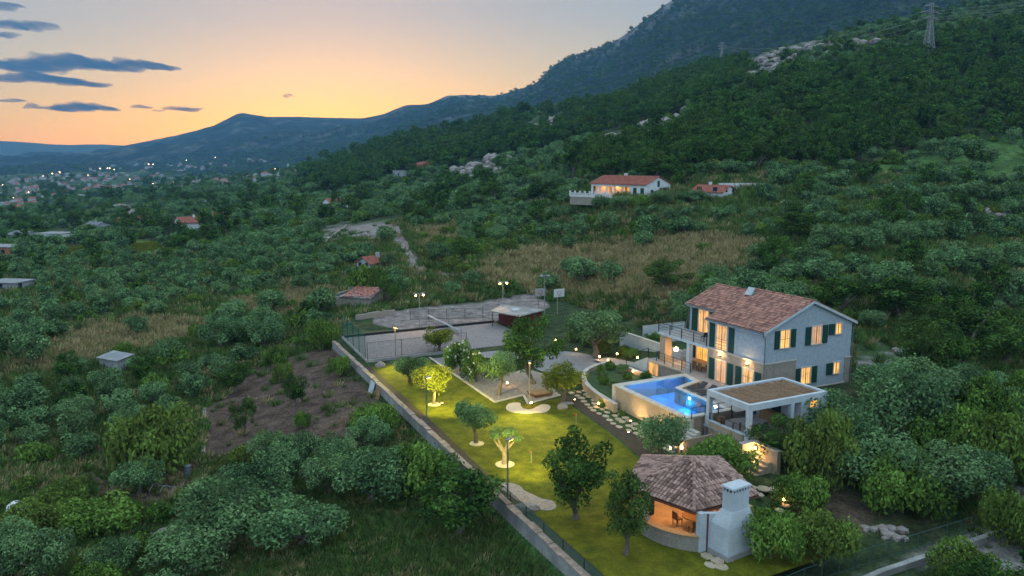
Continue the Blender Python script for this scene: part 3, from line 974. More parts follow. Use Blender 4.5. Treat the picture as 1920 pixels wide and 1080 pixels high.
# ------------------------------------------------------------------ terrace, pool, stairs
def railing(name, label, pts, zb, n_posts, h=1.05, mid=2, mat=None):
    """pts list of (u, v, z) along the foot"""
    mat = mat or M['metal']
    t = thing(name, label, 'railing', pts[0][0], pts[0][1], pts[0][2])
    r = MB()
    P = [Vector((q[1], q[0], q[2])) for q in pts]
    for k in range(mid + 1):
        z = h * (1 - k / (mid + 1))
        r.tube([tuple(p + Vector((0, 0, z))) for p in P], 0.028 if k == 0 else 0.015, 5)
    r.build('rail', mat, t)
    L = [0]
    for a, b in zip(P[:-1], P[1:]): L.append(L[-1] + (b - a).length)
    for k in range(n_posts):
        d = L[-1] * k / (n_posts - 1)
        i = max(j for j in range(len(L) - 1) if L[j] <= d + 1e-6)
        p = P[i].lerp(P[i + 1], (d - L[i]) / (L[i + 1] - L[i]))
        m_ = MB(); m_.box(p.y - 0.03, p.y + 0.03, p.x - 0.03, p.x + 0.03, p.z, p.z + h - 0.03)
        m_.build('post', mat, t)
    return t
def build_terrace():
    d = MB()
    d.prism([(16.3, -0.75), (16.3, 3.99), (7.56, 3.99), (7.56, -0.045), (-0.05, -0.045), (-2.3, -0.05), (-2.3, -5.25), (5.2, -5.25), (5.2, -1.95), (9.05, -1.5), (9.05, -0.75)], 1.88, 2.02)
    tag(d.build('terrace', M['deck']), 'stone paved terrace in front of the villa doors', kind='structure')
    b = MB()
    b.prism([(16.2, -0.68), (16.2, 3.9), (9.2, 3.9), (9.2, -0.68)], -0.4, 1.875)
    b.prism([(5.1, -5.2), (5.1, -0.1), (-2.2, -0.1), (-2.2, -5.2)], -0.4, 1.875)
    t = b.build('terrace_wall', M['stone'])
    tag(t, 'rubble stone retaining wall under the terrace with an amber door', 'retaining wall')
    e = MB(); e.box(9.06, 16.32, -0.82, -0.752, 1.86, 2.06); e.build('coping', M['coping'], t)
    dr = MB(); dr.box(14.45, 16.0, -0.76, -0.685, 0.1, 1.72); do = dr.build('door', M['doorlit'], t)
    fr = MB()
    fr.box(14.33, 14.45, -0.79, -0.685, 0.1, 1.84); fr.box(16.0, 16.12, -0.79, -0.685, 0.1, 1.84); fr.box(14.45, 16.0, -0.79, -0.685, 1.72, 1.84)
    fr.build('door_frame', M['coping'], do)
    nb = MB(); nb.box(9.6, 10.6, -0.72, -0.684, 0.9, 1.6); nb.build('niche', M['darkopen'], t)
    # stair going down to the plaza, with its plastered flank wall
    n = 11
    st = thing('garden_stair', 'stone stair with plastered flank wall leading down to the plaza', 'stair', 18.3, 0.2, 0.0)
    for k in range(n):
        s = MB(); u0 = 16.33 + k * 0.37; z = 2.02 - (k + 1) * 0.172
        s.box(u0, u0 + 0.4, -0.5, 1.4, -0.3, z); s.build('step', M['deck'], st)
    w = MB()
    w.solid([(-0.74, 16.33, -0.3), (-0.74, 20.5, -0.3), (-0.52, 20.5, -0.3), (-0.52, 16.33, -0.3)],
            [(-0.74, 16.33, 2.15), (-0.74, 20.5, 0.25), (-0.52, 20.5, 0.25), (-0.52, 16.33, 2.15)])
    w.build('flank_wall', M['white'], st)
    railing('terrace_railing', 'dark iron railing along the terrace edge above the amber door', [(9.2, -0.72, 2.06), (16.2, -0.72, 2.06)], 2.06, 6)
    railing('stair_railing', 'dark iron railing sloping down the garden stair', [(16.4, -0.63, 2.12), (20.4, -0.63, 0.3)], 0, 4, 1.05, 1)
build_terrace()

def build_pool():
    zt = 2.2
    t = thing('swimming_pool', 'raised L shaped swimming pool of lit blue water with pale coping', 'swimming pool', 3.5, -6, 0.0)
    out = [(-1.95, -10.3), (9.0, -10.05), (9.0, -1.45), (6.3, -2.0), (5.25, -5.2), (-1.95, -5.5)]
    inn = [(-1.55, -9.85), (8.3, -9.62), (8.4, -2.15), (6.6, -2.5), (5.6, -5.55), (-1.55, -5.85)]
    w = MB()
    n = len(out)
    for i in range(n):
        a, b = out[i], out[(i + 1) % n]; c, d = inn[(i + 1) % n], inn[i]
        w.prism([a, b, c, d], -0.5, zt - 0.14)
    w.build('pool_wall', M['stonewarm'], t)
    cp = MB()
    o2 = [(-2.08, -10.42), (9.13, -10.17), (9.13, -1.4), (6.2, -1.95), (5.18, -5.14), (-2.08, -5.42)]
    for i in range(n):
        a, b = o2[i], o2[(i + 1) % n]; c, d = inn[(i + 1) % n], inn[i]
        cp.prism([a, b, c, d], zt - 0.137, zt - (0.03 if i == 0 else 0))
    cp.build('coping', M['coping'], t)
    for (u, v) in ((9.0, -10.05), (-1.95, -10.3)):
        col_ = MB(); col_.box(u - 0.3, u + 0.3, v - 0.06, v + 0.5, -0.4, zt - 0.15); col_.build('corner_pillar', M['coping'], t)
    m, nt, b = new_mat('blue_pool_tile')
    f, raw = noise_f(nt, 6)
    nt.links.new(mixc(nt, f, (0.06, 0.34, 0.70), (0.10, 0.42, 0.78)), b.inputs['Base Color'])
    b.inputs['Roughness'].default_value = 0.3
    fl = MB(); fl.prism([(q[0], q[1]) for q in inn], 0.5, 0.7)
    for i in range(n):
        a, b2 = inn[i], inn[(i + 1) % n]
        fl.add([(a[1], a[0], 0.7), (b2[1], b2[0], 0.7), (b2[1], b2[0], zt - 0.15), (a[1], a[0], zt - 0.15)], [(0, 1, 2, 3)])
    fl.build('basin', m, t)
    wm = bpy.data.materials.new('pool_water')
    wm.use_nodes = True
    nt = wm.node_tree; nt.nodes.clear()
    o = nt.nodes.new('ShaderNodeOutputMaterial')
    gl = nt.nodes.new('ShaderNodeBsdfGlossy'); gl.inputs['Roughness'].default_value = 0.03
    tr = nt.nodes.new('ShaderNodeBsdfTransparent'); tr.inputs[0].default_value = (0.22, 0.62, 0.92, 1)
    fr = nt.nodes.new('ShaderNodeFresnel'); fr.inputs[0].default_value = 1.6
    mx = nt.nodes.new('ShaderNodeMixShader')
    nt.links.new(fr.outputs[0], mx.inputs[0]); nt.links.new(tr.outputs[0], mx.inputs[1]); nt.links.new(gl.outputs[0], mx.inputs[2])
    nt.links.new(mx.outputs[0], o.inputs[0])
    n_, raw = noise_f(nt, 2.2, 3)
    bp = nt.nodes.new('ShaderNodeBump'); bp.inputs['Strength'].default_value = 0.05; bp.inputs['Distance'].default_value = 0.05
    nt.links.new(raw, bp.inputs['Height']); nt.links.new(bp.outputs[0], gl.inputs['Normal']); nt.links.new(bp.outputs[0], fr.inputs['Normal'])
    wa = MB()
    wa.add([(q[1], q[0], zt - 0.055) for q in inn], [tuple(range(len(inn)))[::-1]])
    wa.build('water', wm, t)
    for (u, v) in ((3.3, -5.66), (0.35, -5.76)):
        l = MB(); l.tube([(v, u, 1.75), (v - 0.05, u, 1.75)], 0.13, 10); l.build('pool_lamp', M['glow_white'], t)
        lamp(t, 'pool_lamp_and_fill', 'POINT', u, v - 0.35, 1.35, 70, (0.34, 0.70, 1.0), 0.25)
    for (u, v) in ((0.0, -8.4), (2.4, -8.4), (4.8, -8.4), (7.1, -8.0), (7.0, -5.8), (7.2, -3.6)):
        lamp(t, 'pool_lamp_and_fill', 'POINT', u, v, 1.85, 62, (0.34, 0.70, 1.0), 0.3)  # extra points added under the surface to brighten the basin, no fixtures
    railing('pool_railing', 'thin iron railing across the pool end beside the pergola', [(-2.2, -5.7, 2.03), (-2.2, -10.0, 2.03)], 0, 4, 1.0, 1)
build_pool()

# ------------------------------------------------------------------ pergola with the summer kitchen
def build_pergola():
    t = thing('pergola', 'white flat pergola roofed with brown reed matting beside the pool', 'pergola', -4.9, -4.4, 0)
    U0, U1, V0, V1, ZT = -7.35, -2.4, -8.65, -0.15, 4.5
    bm_ = [(U0, U1, V0, V0 + 0.32), (U0, U1, V1 - 0.32, V1), (U0, U0 + 0.32, V0 + 0.323, V1 - 0.323), (U1 - 0.32, U1, V0 + 0.323, V1 - 0.323)]
    for q in bm_:
        b = MB(); b.box(*q, ZT - 0.5, ZT); b.build('beam', M['white'], t)
    rf = MB(); rf.box(U0 + 0.323, U1 - 0.323, V0 + 0.323, V1 - 0.323, ZT - 0.3, ZT - 0.16)
    ro = rf.build('roof', M['reed'], t)
    rd = MB(); rng = random.Random(8)
    for k in range(900):
        u = U0 + 0.35 + rng.random() * (U1 - U0 - 1.7); v = V0 + 0.34 + rng.random() * (V1 - V0 - 0.75); L = 0.5 + rng.random() * 0.8
        u1 = min(u + L, U1 - 0.34); z = ZT - 0.15 + rng.random() * 0.05
        rd.box(u, u1, v, v + 0.03, z, z + 0.025)
    tag(rd.build('reed', M['reed'], ro), kind='stuff')
    for (u, v) in ((U0, V0), (U1 - 0.36, V0), (U0, -4.2), (U1 - 0.36, -4.2)):
        p = MB(); p.box(u, u + 0.36, v, v + 0.36, 1.5, ZT - 0.503)
        po = p.build('post', M['white'], t)
        q = MB(); q.box(u - 0.05, u + 0.41, v - 0.05, v + 0.41, -0.2, 2.3); q.box(u - 0.08, u + 0.44, v - 0.08, v + 0.44, 2.303, 2.38)
        q.build('plinth', M['white'], po)
    fl = MB(); fl.box(U0 - 0.2, U1 + 0.1, V0 - 0.15, V1, 1.32, 1.5); fl.build('floor', M['deck'], t)
    bs = MB(); bs.box(U0 - 0.1, U1, V0 - 0.05, V1, -0.8, 1.318); bs.build('base_wall', M['stonewarm'], t)
    pw = MB()
    pw.box(U0 + 0.5, U1 - 0.5, V0 - 0.12, V0 + 0.12, 1.503, 1.95)
    pwo = pw.build('parapet', M['stonewarm'], t)
    pc = MB(); pc.box(U0 + 0.45, U1 - 0.4, V0 - 0.16, V0 + 0.16, 1.952, 2.03); pc.build('coping', M['white'], pwo)
    k = MB(); k.box(U0 + 0.02, U0 + 0.25, -3.05, V1 - 0.03, 1.503, ZT - 0.503)
    k.box(U0 + 0.25, U1 - 0.02, -3.05, -2.85, 1.503, ZT - 0.503)
    k.build('kitchen_wall', M['white'], t)
    w = window(t, 'g', -2.1, -1.35, 3.4, 3.95, U0 + 0.02, M['curtain_hot'], [], bars=0)
    dd = MB(); dd.box(-5.2, -4.2, -3.08, -3.052, 1.52, 3.5); dd.build('kitchen_door', M['glass'], t)
    cnt = MB(); cnt.box(-6.6, -3.4, -3.7, -3.09, 1.503, 2.4); cnt.box(-6.65, -3.35, -3.75, -3.08, 2.403, 2.46)
    tag(cnt.build('kitchen_counter', M['woodlight']), 'pale outdoor kitchen counter under the pergola', 'counter')
    # table with bench and barrel planter under the roof
    tb = thing('outdoor_table', 'long grey dining table under the pergola', 'table', -5.3, -6.2, 1.5)
    q = MB(); q.box(-5.8, -4.8, -7.3, -5.1, 2.2, 2.27); q.build('tabletop', M['cushion'], tb)
    for u in (-5.7, -4.9):
        for v in (-7.2, -5.2):
            q = MB(); q.box(u - 0.04, u + 0.04, v - 0.04, v + 0.04, 1.503, 2.2); q.build('leg', M['metal'], tb)
    for i, (u, v, lb) in enumerate(((-6.25, -7.0, 'nearer the front post'), (-6.25, -6.0, 'farther from the front post'))):
        c = thing('dining_chair', 'dark outdoor chair at the grey pergola table, ' + lb, 'chair', u, v, 1.5, 'chairs under the pergola')
        q = MB(); q.box(u - 0.24, u + 0.24, v - 0.24, v + 0.24, 1.92, 1.98); q.build('seat', M['darkcloth'], c)
        q = MB(); q.box(u - 0.27, u - 0.22, v - 0.24, v + 0.24, 1.98, 2.45); q.build('backrest', M['darkcloth'], c)
        for a in (-0.2, 0.2):
            for b in (-0.2, 0.2):
                q = MB(); q.box(u + a - 0.02, u + a + 0.02, v + b - 0.02, v + b + 0.02, 1.503, 1.92); q.build('leg', M['metal'], c)
    pl = thing('barrel_planter', 'brown barrel planter with a bushy plant behind the pergola post', 'planter', -3.3, -8.0, 1.5)
    q = MB(); q.lathe(-3.4, -7.9, [(0.28, 1.503), (0.36, 1.75), (0.36, 2.1), (0.3, 2.3)], 12); q.build('barrel', M['wood'], pl)
    railing('pergola_railing', 'iron railing on the pergola parapet facing the lawn', [(-2.9, -8.65, 2.035), (-7.0, -8.65, 2.035)], 0, 4, 0.6, 0)
    # stair between pool and pergola
    st = thing('pool_stair', 'stone stair climbing between the pool wall and the pergola', 'stair', -2.2, -11.5, 0)
    for k in range(8):
        s = MB(); v0 = -10.0 - k * 0.36; s.box(-3.4, -2.12, v0 - 0.4, v0, -0.3, 1.5 - (k + 1) * 0.175); s.build('step', M['coping'], st)
    lw = MB(); lw.box(-3.62, -3.41, -12.4, -8.85, -0.3, 1.0); lw.build('flank_wall', M['stonewarm'], st)
    # lit retaining wall and landing at the pergola's outer corner
    rw = MB(); rw.box(-10.4, -7.6, -8.6, -8.25, -0.6, 1.7); rw.box(-8.0, -7.6, -9.8, -8.6, -0.6, 1.7)
    rwo = rw.build('garden_wall', M['stonewarm']); tag(rwo, 'lamp lit stone garden wall below the pergola corner', 'wall')
    cp = MB(); cp.box(-10.45, -7.55, -8.65, -8.2, 1.703, 1.78); cp.box(-8.05, -7.55, -9.85, -8.652, 1.703, 1.78); cp.build('coping', M['coping'], rwo)
    wl = thing('wall_lamp', 'small warm lamp fixed to the stone wall under the pergola', 'wall lamp', -8.3, -8.75, 1.4)
    q = MB(); q.box(-8.4, -8.2, -8.72, -8.603, 1.25, 1.55); q.build('housing', M['metal'], wl)
    q = MB(); q.lathe(-8.3, -8.8, [(0.03, 1.3), (0.09, 1.34), (0.09, 1.48), (0.03, 1.52)], 8); q.build('bulb', M['glow_lamp'], wl)
    lamp(wl, 'wall_lamp_light', 'POINT', -8.45, -9.15, 1.3, 60, WARM, 0.1)
    ss = thing('landing_stair', 'three pale stone steps beside the lamp lit garden wall', 'stair', -9.3, -9.0, 0)
    for k in range(4):
        s = MB(); s.box(-9.9, -8.5, -8.62 - 0.4 * (k + 1), -8.61 - 0.4 * k, -0.9, 0.75 - k * 0.25); s.build('step', M['slab'], ss)
build_pergola()

# ------------------------------------------------------------------ furniture on the terrace and balcony
def chair_mesh(u, v, z, t, mat, back=(1, 0)):
    q = MB(); q.box(u - 0.24, u + 0.24, v - 0.24, v + 0.24, z + 0.42, z + 0.48); q.build('seat', mat, t)
    q = MB()
    if back[0]: q.box(u + back[0] * 0.2, u + back[0] * 0.25, v - 0.24, v + 0.24, z + 0.48, z + 0.92)
    else: q.box(u - 0.24, u + 0.24, v + back[1] * 0.2, v + back[1] * 0.25, z + 0.48, z + 0.92)
    q.build('backrest', mat, t)
    for a in (-0.2, 0.2):
        for b in (-0.2, 0.2):
            q = MB(); q.box(u + a - 0.02, u + a + 0.02, v + b - 0.02, v + b + 0.02, z, z + 0.42); q.build('leg', M['wood'], t)
def build_furniture():
    t = thing('dining_table', 'warm wooden dining table in the loggia beside the lit doors', 'table', 10.0, 1.6, 2.02)
    q = MB(); q.box(8.9, 11.2, 1.1, 2.1, 2.72, 2.8); q.build('tabletop', M['woodlight'], t)
    for u in (9.0, 11.1):
        for v in (1.2, 2.0):
            q = MB(); q.box(u - 0.05, u + 0.05, v - 0.05, v + 0.05, 2.023, 2.72); q.build('leg', M['wood'], t)
    for i, (u, lb) in enumerate(((9.3, 'nearest the french doors'), (10.05, 'in the middle of its row'), (10.8, 'nearest the white post'))):
        c = thing('loggia_chair', 'wooden chair on the pool side of the loggia table, ' + lb, 'chair', u, 0.75, 2.02, 'chairs at the loggia table')
        chair_mesh(u, 0.75, 2.022, c, M['wood'], (0, -1))
    p = thing('pendant_lamp', 'round glowing pendant lamp hanging in the loggia', 'pendant lamp', 13.2, 0.6, 3.4)
    q = MB(); q.bar(13.2, 0.6, 3.8, 13.2, 0.6, 4.858, 0.015, 5); q.build('cord', M['metal'], p)
    q = MB(); q.lathe(13.2, 0.6, [(0.05, 3.82), (0.2, 3.72), (0.26, 3.55), (0.2, 3.4), (0.05, 3.33)], 10); q.build('lamp_shade', mat_emit('pendant_glow', (1.0, 0.58, 0.25), 7), p)
    lamp(p, 'pendant_light', 'POINT', 13.2, 0.6, 3.05, 45, WARM, 0.15)
    lamp(p, 'loggia_light', 'POINT', 10.0, 1.9, 4.5, 50, WARM, 0.15)
    # hanging chair in the loggia
    h = thing('hanging_chair', 'grey hanging chair beside the loggia pendant lamp', 'chair', 12.2, 0.9, 2.5)
    q = MB(); q.lathe(12.1, 0.9, [(0.05, 2.55), (0.4, 2.7), (0.5, 3.0), (0.4, 3.5), (0.1, 3.8)], 9); q.build('basket', M['cushion'], h)
    q = MB(); q.bar(12.1, 0.9, 3.78, 12.1, 0.9, 4.858, 0.015, 5); q.build('rope', M['metal'], h)
    for i, (u, v, lb) in enumerate(((9.6, 1.2, 'beside the white wall'), (8.7, 1.7, 'nearest the shuttered window'))):
        t = thing('balcony_chair', 'dark sling chair on the upper balcony, ' + lb, 'chair', u, v, 5.13, 'chairs on the balcony')
        chair_mesh(u, v, 5.132, t, M['darkcloth'], (-1, 0))
    # loungers on the pool deck
    for i, (u, lb) in enumerate(((4.3, 'nearest the pool notch'), (3.0, 'in the middle of the row'), (1.7, 'nearest the pergola'))):
        v = -4.0
        t = thing('sun_lounger', 'dark grey sun lounger on the pool terrace, ' + lb, 'sun lounger', u, v, 2.02, 'sun loungers on the pool terrace')
        q = MB(); q.box(u - 0.33, u + 0.33, v - 0.9, v + 0.5, 2.28, 2.36); q.build('seat', M['darkcloth'], t)
        q = MB(); q.solid([(v + 0.5, u - 0.33, 2.30), (v + 0.5, u + 0.33, 2.30), (v + 1.05, u + 0.33, 2.66), (v + 1.05, u - 0.33, 2.66)],
                          [(v + 0.46, u - 0.33, 2.37), (v + 0.46, u + 0.33, 2.37), (v + 1.02, u + 0.33, 2.73), (v + 1.02, u - 0.33, 2.73)])
        q.build('backrest', M['darkcloth'], t)
        q = MB(); q.box(u - 0.36, u + 0.36, v - 0.92, v + 0.55, 2.2, 2.279); q.build('frame', M['galv'], t)
        for a in (-0.3, 0.3):
            for b in (-0.8, 0.45):
                q = MB(); q.box(u + a - 0.03, u + a + 0.03, v + b - 0.03, v + b + 0.03, 2.023, 2.2); q.build('leg', M['galv'], t)
    t = thing('side_table', 'small wooden side table between the pool notch and the loungers', 'table', 5.0, -2.8, 2.02)
    q = MB(); q.box(4.7, 5.25, -3.1, -2.6, 2.4, 2.46); q.build('tabletop', M['woodlight'], t)
    for a in (4.75, 5.2):
        for b in (-3.05, -2.65):
            q = MB(); q.box(a - 0.03, a + 0.03, b - 0.03, b + 0.03, 2.023, 2.4); q.build('leg', M['wood'], t)
    pt = thing('potted_plant', 'dark potted plant at the head of the garden stair', 'plant', 15.6, 0.3, 2.02)
    q = MB(); q.lathe(15.6, 0.3, [(0.17, 2.023), (0.25, 2.5), (0.27, 2.85)], 10); q.build('pot', M['darkcloth'], pt)
    return pt
build_furniture()
# ------------------------------------------------------------------ gazebo (barbecue house)
def uvz(x, y):
    u, v = UV(x, y)
    return u, v
def L3(x, y, z):
    u, v = UV(x, y)
    return Vector((v, u, z))
def build_gazebo():
    cx, cyy = 11.85, 48.75
    gu, gv = UV(cx, cyy)
    t = thing('gazebo', 'round barbecue house with stone parapet, faceted tiled roof and white chimney', 'gazebo', gu, gv, 0)
    rng = random.Random(21)
    # floor, parapet, sill
    def ring(mb, a0, a1, r0, r1, z0, z1, n=30):
        for k in range(n):
            b0 = R_(a0 + (a1 - a0) * k / n); b1 = R_(a0 + (a1 - a0) * (k + 1) / n)
            q = [L3(cx + r * math.cos(b), cyy + r * math.sin(b), 0) for r, b in ((r0, b0), (r1, b0), (r1, b1), (r0, b1))]
            mb.solid([(p.x, p.y, z0) for p in q], [(p.x, p.y, z1) for p in q])
    f = MB(); f.lathe(gu, gv, [(3.7, -0.4), (3.7, 0.14)], 40); f.build('floor', mat_mottle('gazebo_floor', (0.30, 0.19, 0.12), (0.40, 0.27, 0.18), 1.5), t)
    w = MB(); ring(w, 150, 262, 3.72, 4.02, -0.5, 0.92); w.build('parapet', M['stone'], t)
    s = MB(); ring(s, 149, 262.5, 3.62, 4.08, 0.922, 1.0); s.build('sill', M['woodlight'], t)
    ww = MB(); ring(ww, 262.6, 312, 3.60, 3.88, -0.5, 2.42); ring(ww, 30, 95, 3.70, 3.98, -0.5, 2.5); ww.build('plaster_wall', M['white'], t)
    for a in (262, 205, 150, 95, 312, 30):
        p = MB(); b = R_(a); u, v = UV(cx + 3.85 * math.cos(b), cyy + 3.85 * math.sin(b))
        p.box(u - 0.19, u + 0.19, v - 0.19, v + 0.19, (1.002 if a in (205, 150) else -0.4), 2.47)
        p.build('column', M['stonewarm'] if a not in (262,) else M['white'], t)
    # roof facets
    ze, apex = 2.5, Vector((11.85, 49.3, 4.12))
    cor = [(9.3, 54.0), (14.7, 53.7), (15.5, 47.35), (10.9, 44.95), (7.3, 48.6)]
    A = L3(apex.x, apex.y, apex.z)
    C5 = [L3(x, y, ze) for x, y in cor]
    n5 = len(C5)
    tmeshes = []
    def unit_tile(seed):
        r2 = random.Random(seed); mb = MB()
        mb_tile(mb, Vector((0, 0, 0)), Vector((0.235, 0, 0)), Vector((0, 0.385, 0)), Vector((0, 0, 1)), r2, 0.95, 0.085)
        return mb.mesh('tile', M['tilegrey'])
    tmeshes = [unit_tile(k) for k in range(4)]
    budget = 300
    for k in (2, 3, 1, 4, 0):
        a, b = C5[k], C5[(k + 1) % n5]
        e = (b - a); W_ = e.length; eu = e.normalized()
        nrm = e.cross(A - a).normalized()
        if nrm.z < 0: nrm = -nrm
        up = nrm.cross(eu).normalized()
        if up.z < 0: up = -up
        H_ = (A - a).dot(up); ax = (A - a).dot(eu)
        sl = MB()
        lo = [p - nrm * 0.12 for p in (a, b, A)]
        sl.solid([tuple(p) for p in lo], [tuple(p) for p in (a, b, A)])
        fc = sl.build('roof', [M['wood']], t)
        rest = MB()
        ns = int(H_ / 0.36)
        off = ORG[t.name]
        for j in range(ns):
            y = H_ * (j + 0.5) / ns
            x0 = ax * y / H_; x1 = W_ + (ax - W_) * y / H_
            nu = max(1, int((x1 - x0) / 0.235))
            for i in range(nu):
                x = x0 + (x1 - x0) * (i + 0.5) / nu
                p = a + eu * x + up * y + nrm * 0.02
                if budget > 0 and k in (2, 3):
                    o = bpy.data.objects.new('tile', rng.choice(tmeshes))
                    COL.objects.link(o); o.parent = fc
                    mtx = Matrix((eu, up, nrm)).transposed().to_4x4()
                    mtx.translation = p - Vector(off)
                    o.matrix_local = mtx @ Matrix.Rotation((rng.random() - .5) * 0.09, 4, 'Z')
                    budget -= 1
                else:
                    mb_tile(rest, p, eu * 0.235, up * 0.385, nrm, rng, 0.95, 0.085)
        if rest.f:
            ro = rest.build('roof_tile', M['tilegrey'], fc); tag(ro, kind='stuff')
        # eaves gutter
        g = MB(); g.tube([tuple(a - nrm * 0.08 - up * 0.07), tuple(b - nrm * 0.08 - up * 0.07)], 0.06, 7); g.build('gutter', M['copper'], t)
    for k in range(n5):
        hp = MB(); a = C5[k]; n = int((A - a).length / 0.36)
        for j in range(n):
            p0 = a.lerp(A, j / n); p1 = a.lerp(A, (j + 1.08) / n) + Vector((0, 0, -0.02))
            hp.tube([tuple(p0 + Vector((0, 0, 0.07))), tuple(p1 + Vector((0, 0, 0.07)))], [0.12, 0.10], 7)
            hp.t[-9:] = [rng.random()] * 9
        hp.build('hip_tile', M['tilegrey'], t)
    d = MB(); q = L3(11.72, 44.85, 0); d.tube([(q.x, q.y, 2.42), (q.x, q.y, -0.3)], 0.05, 7); d.build('downpipe', M['copper'], t)
    # chimney: battered body, shoulders, stack, slotted cap
    ch = MB()
    def rect(c, l, w_, z, ang=33):
        a = R_(ang); e1 = Vector((math.cos(a), math.sin(a), 0)); e2 = Vector((-math.sin(a), math.cos(a), 0)); c = Vector((*c, 0))
        out = []
        for i, j in ((-1, -1), (1, -1), (1, 1), (-1, 1)):
            p = c + e1 * l / 2 * i + e2 * w_ / 2 * j
            q = L3(p.x, p.y, z); out.append(tuple(q))
        return out[::-1]
    c0 = (13.2, 44.85); c1 = (13.3, 44.75)
    ch.solid(rect(c0, 2.3, 1.5, 0.3), rect(c0, 2.25, 1.45, 1.95))
    ch.solid(rect(c0, 2.25, 1.45, 1.952), rect(c1, 1.55, 0.85, 2.85))
    ch.solid(rect(c1, 1.42, 0.78, 2.852), rect(c1, 1.42, 0.78, 4.0))
    co = ch.build('chimney', M['white'], t)
    bs = MB(); bs.solid(rect(c0, 2.5, 1.7, -0.5), rect(c0, 2.5, 1.7, 0.3)); bs.build('plinth', M['concrete'], co)
    core = MB(); core.solid(rect(c1, 1.3, 0.6, 4.001), rect(c1, 1.3, 0.6, 4.24)); core.build('flue', M['darkopen'], co)
    pr = MB()
    a = R_(33); e1 = Vector((math.cos(a), math.sin(a))); e2 = Vector((-math.sin(a), math.cos(a)))
    for i in range(7):
        for j in (-1, 1):
            c = Vector(c1) + e1 * (-0.7 + 1.4 * i / 6) + e2 * 0.36 * j
            pr.solid(rect(c, 0.1, 0.08, 4.002), rect(c, 0.1, 0.08, 4.24))
    for j in (-1, 1):
        for i in (1, 2):
            c = Vector(c1) + e1 * 0.71 * j + e2 * (-0.36 + 0.24 * i)
            pr.solid(rect(c, 0.08, 0.08, 4.002), rect(c, 0.08, 0.08, 4.24))
    pr.build('cap_pier', M['white'], co)
    cp = MB(); cp.solid(rect(c1, 1.6, 0.95, 4.242), rect(c1, 1.55, 0.9, 4.34)); cp.build('cap', M['white'], co)
    lamp(t, 'gazebo_light', 'POINT', *UV(11.0, 48.3), 2.6, 190, (1.0, 0.50, 0.15), 0.2)
    lamp(t, 'gazebo_light', 'POINT', *UV(9.8, 50.2), 2.3, 90, (1.0, 0.50, 0.15), 0.2)
    bulb = MB(); u, v = UV(11.0, 48.3); bulb.lathe(u, v, [(0.02, 2.72), (0.1, 2.78), (0.1, 2.9), (0.02, 2.96)], 8); bulb.build('ceiling_lamp', M['glow_lamp'], t)
    # furniture inside
    u, v = UV(11.6, 47.9)
    tb = thing('round_table', 'wooden table under the gazebo roof', 'table', u, v, 0.14)
    q = MB(); q.lathe(u, v, [(0.75, 0.84), (0.75, 0.9)], 16); q.build('tabletop', M['wood'], tb)
    q = MB(); q.lathe(u, v, [(0.3, 0.142), (0.08, 0.25), (0.08, 0.838)], 8); q.build('pedestal', M['wood'], tb)
    for k, lb in enumerate(('facing the stone parapet', 'with its back to the chimney', 'on the far side of the table', 'nearest the downpipe')):
        an = R_(200 + 90 * k + 20); uu, vv = u + 1.0 * math.cos(an), v + 1.0 * math.sin(an)
        c = thing('gazebo_chair', 'wooden slat chair in the gazebo, ' + lb, 'chair', uu, vv, 0.14, 'chairs in the gazebo')
        bk = (1, 0) if abs(math.cos(an)) > .7 else (0, 1)
        sg = 1 if (math.cos(an) if bk[0] else math.sin(an)) > 0 else -1
        chair_mesh(uu, vv, 0.143, c, M['wood'], (bk[0] * sg, bk[1] * sg))
    u, v = UV(9.0, 49.8)
    cab = thing('black_stove', 'dark iron stove against the gazebo column', 'stove', u, v, 0.14)
    q = MB(); q.box(u - 0.3, u + 0.3, v - 0.3, v + 0.3, 0.143, 1.25); q.build('body', M['metal'], cab)
    q = MB(); q.box(u - 0.34, u + 0.34, v - 0.34, v + 0.34, 1.252, 1.32); q.build('top', M['galv'], cab)
build_gazebo()

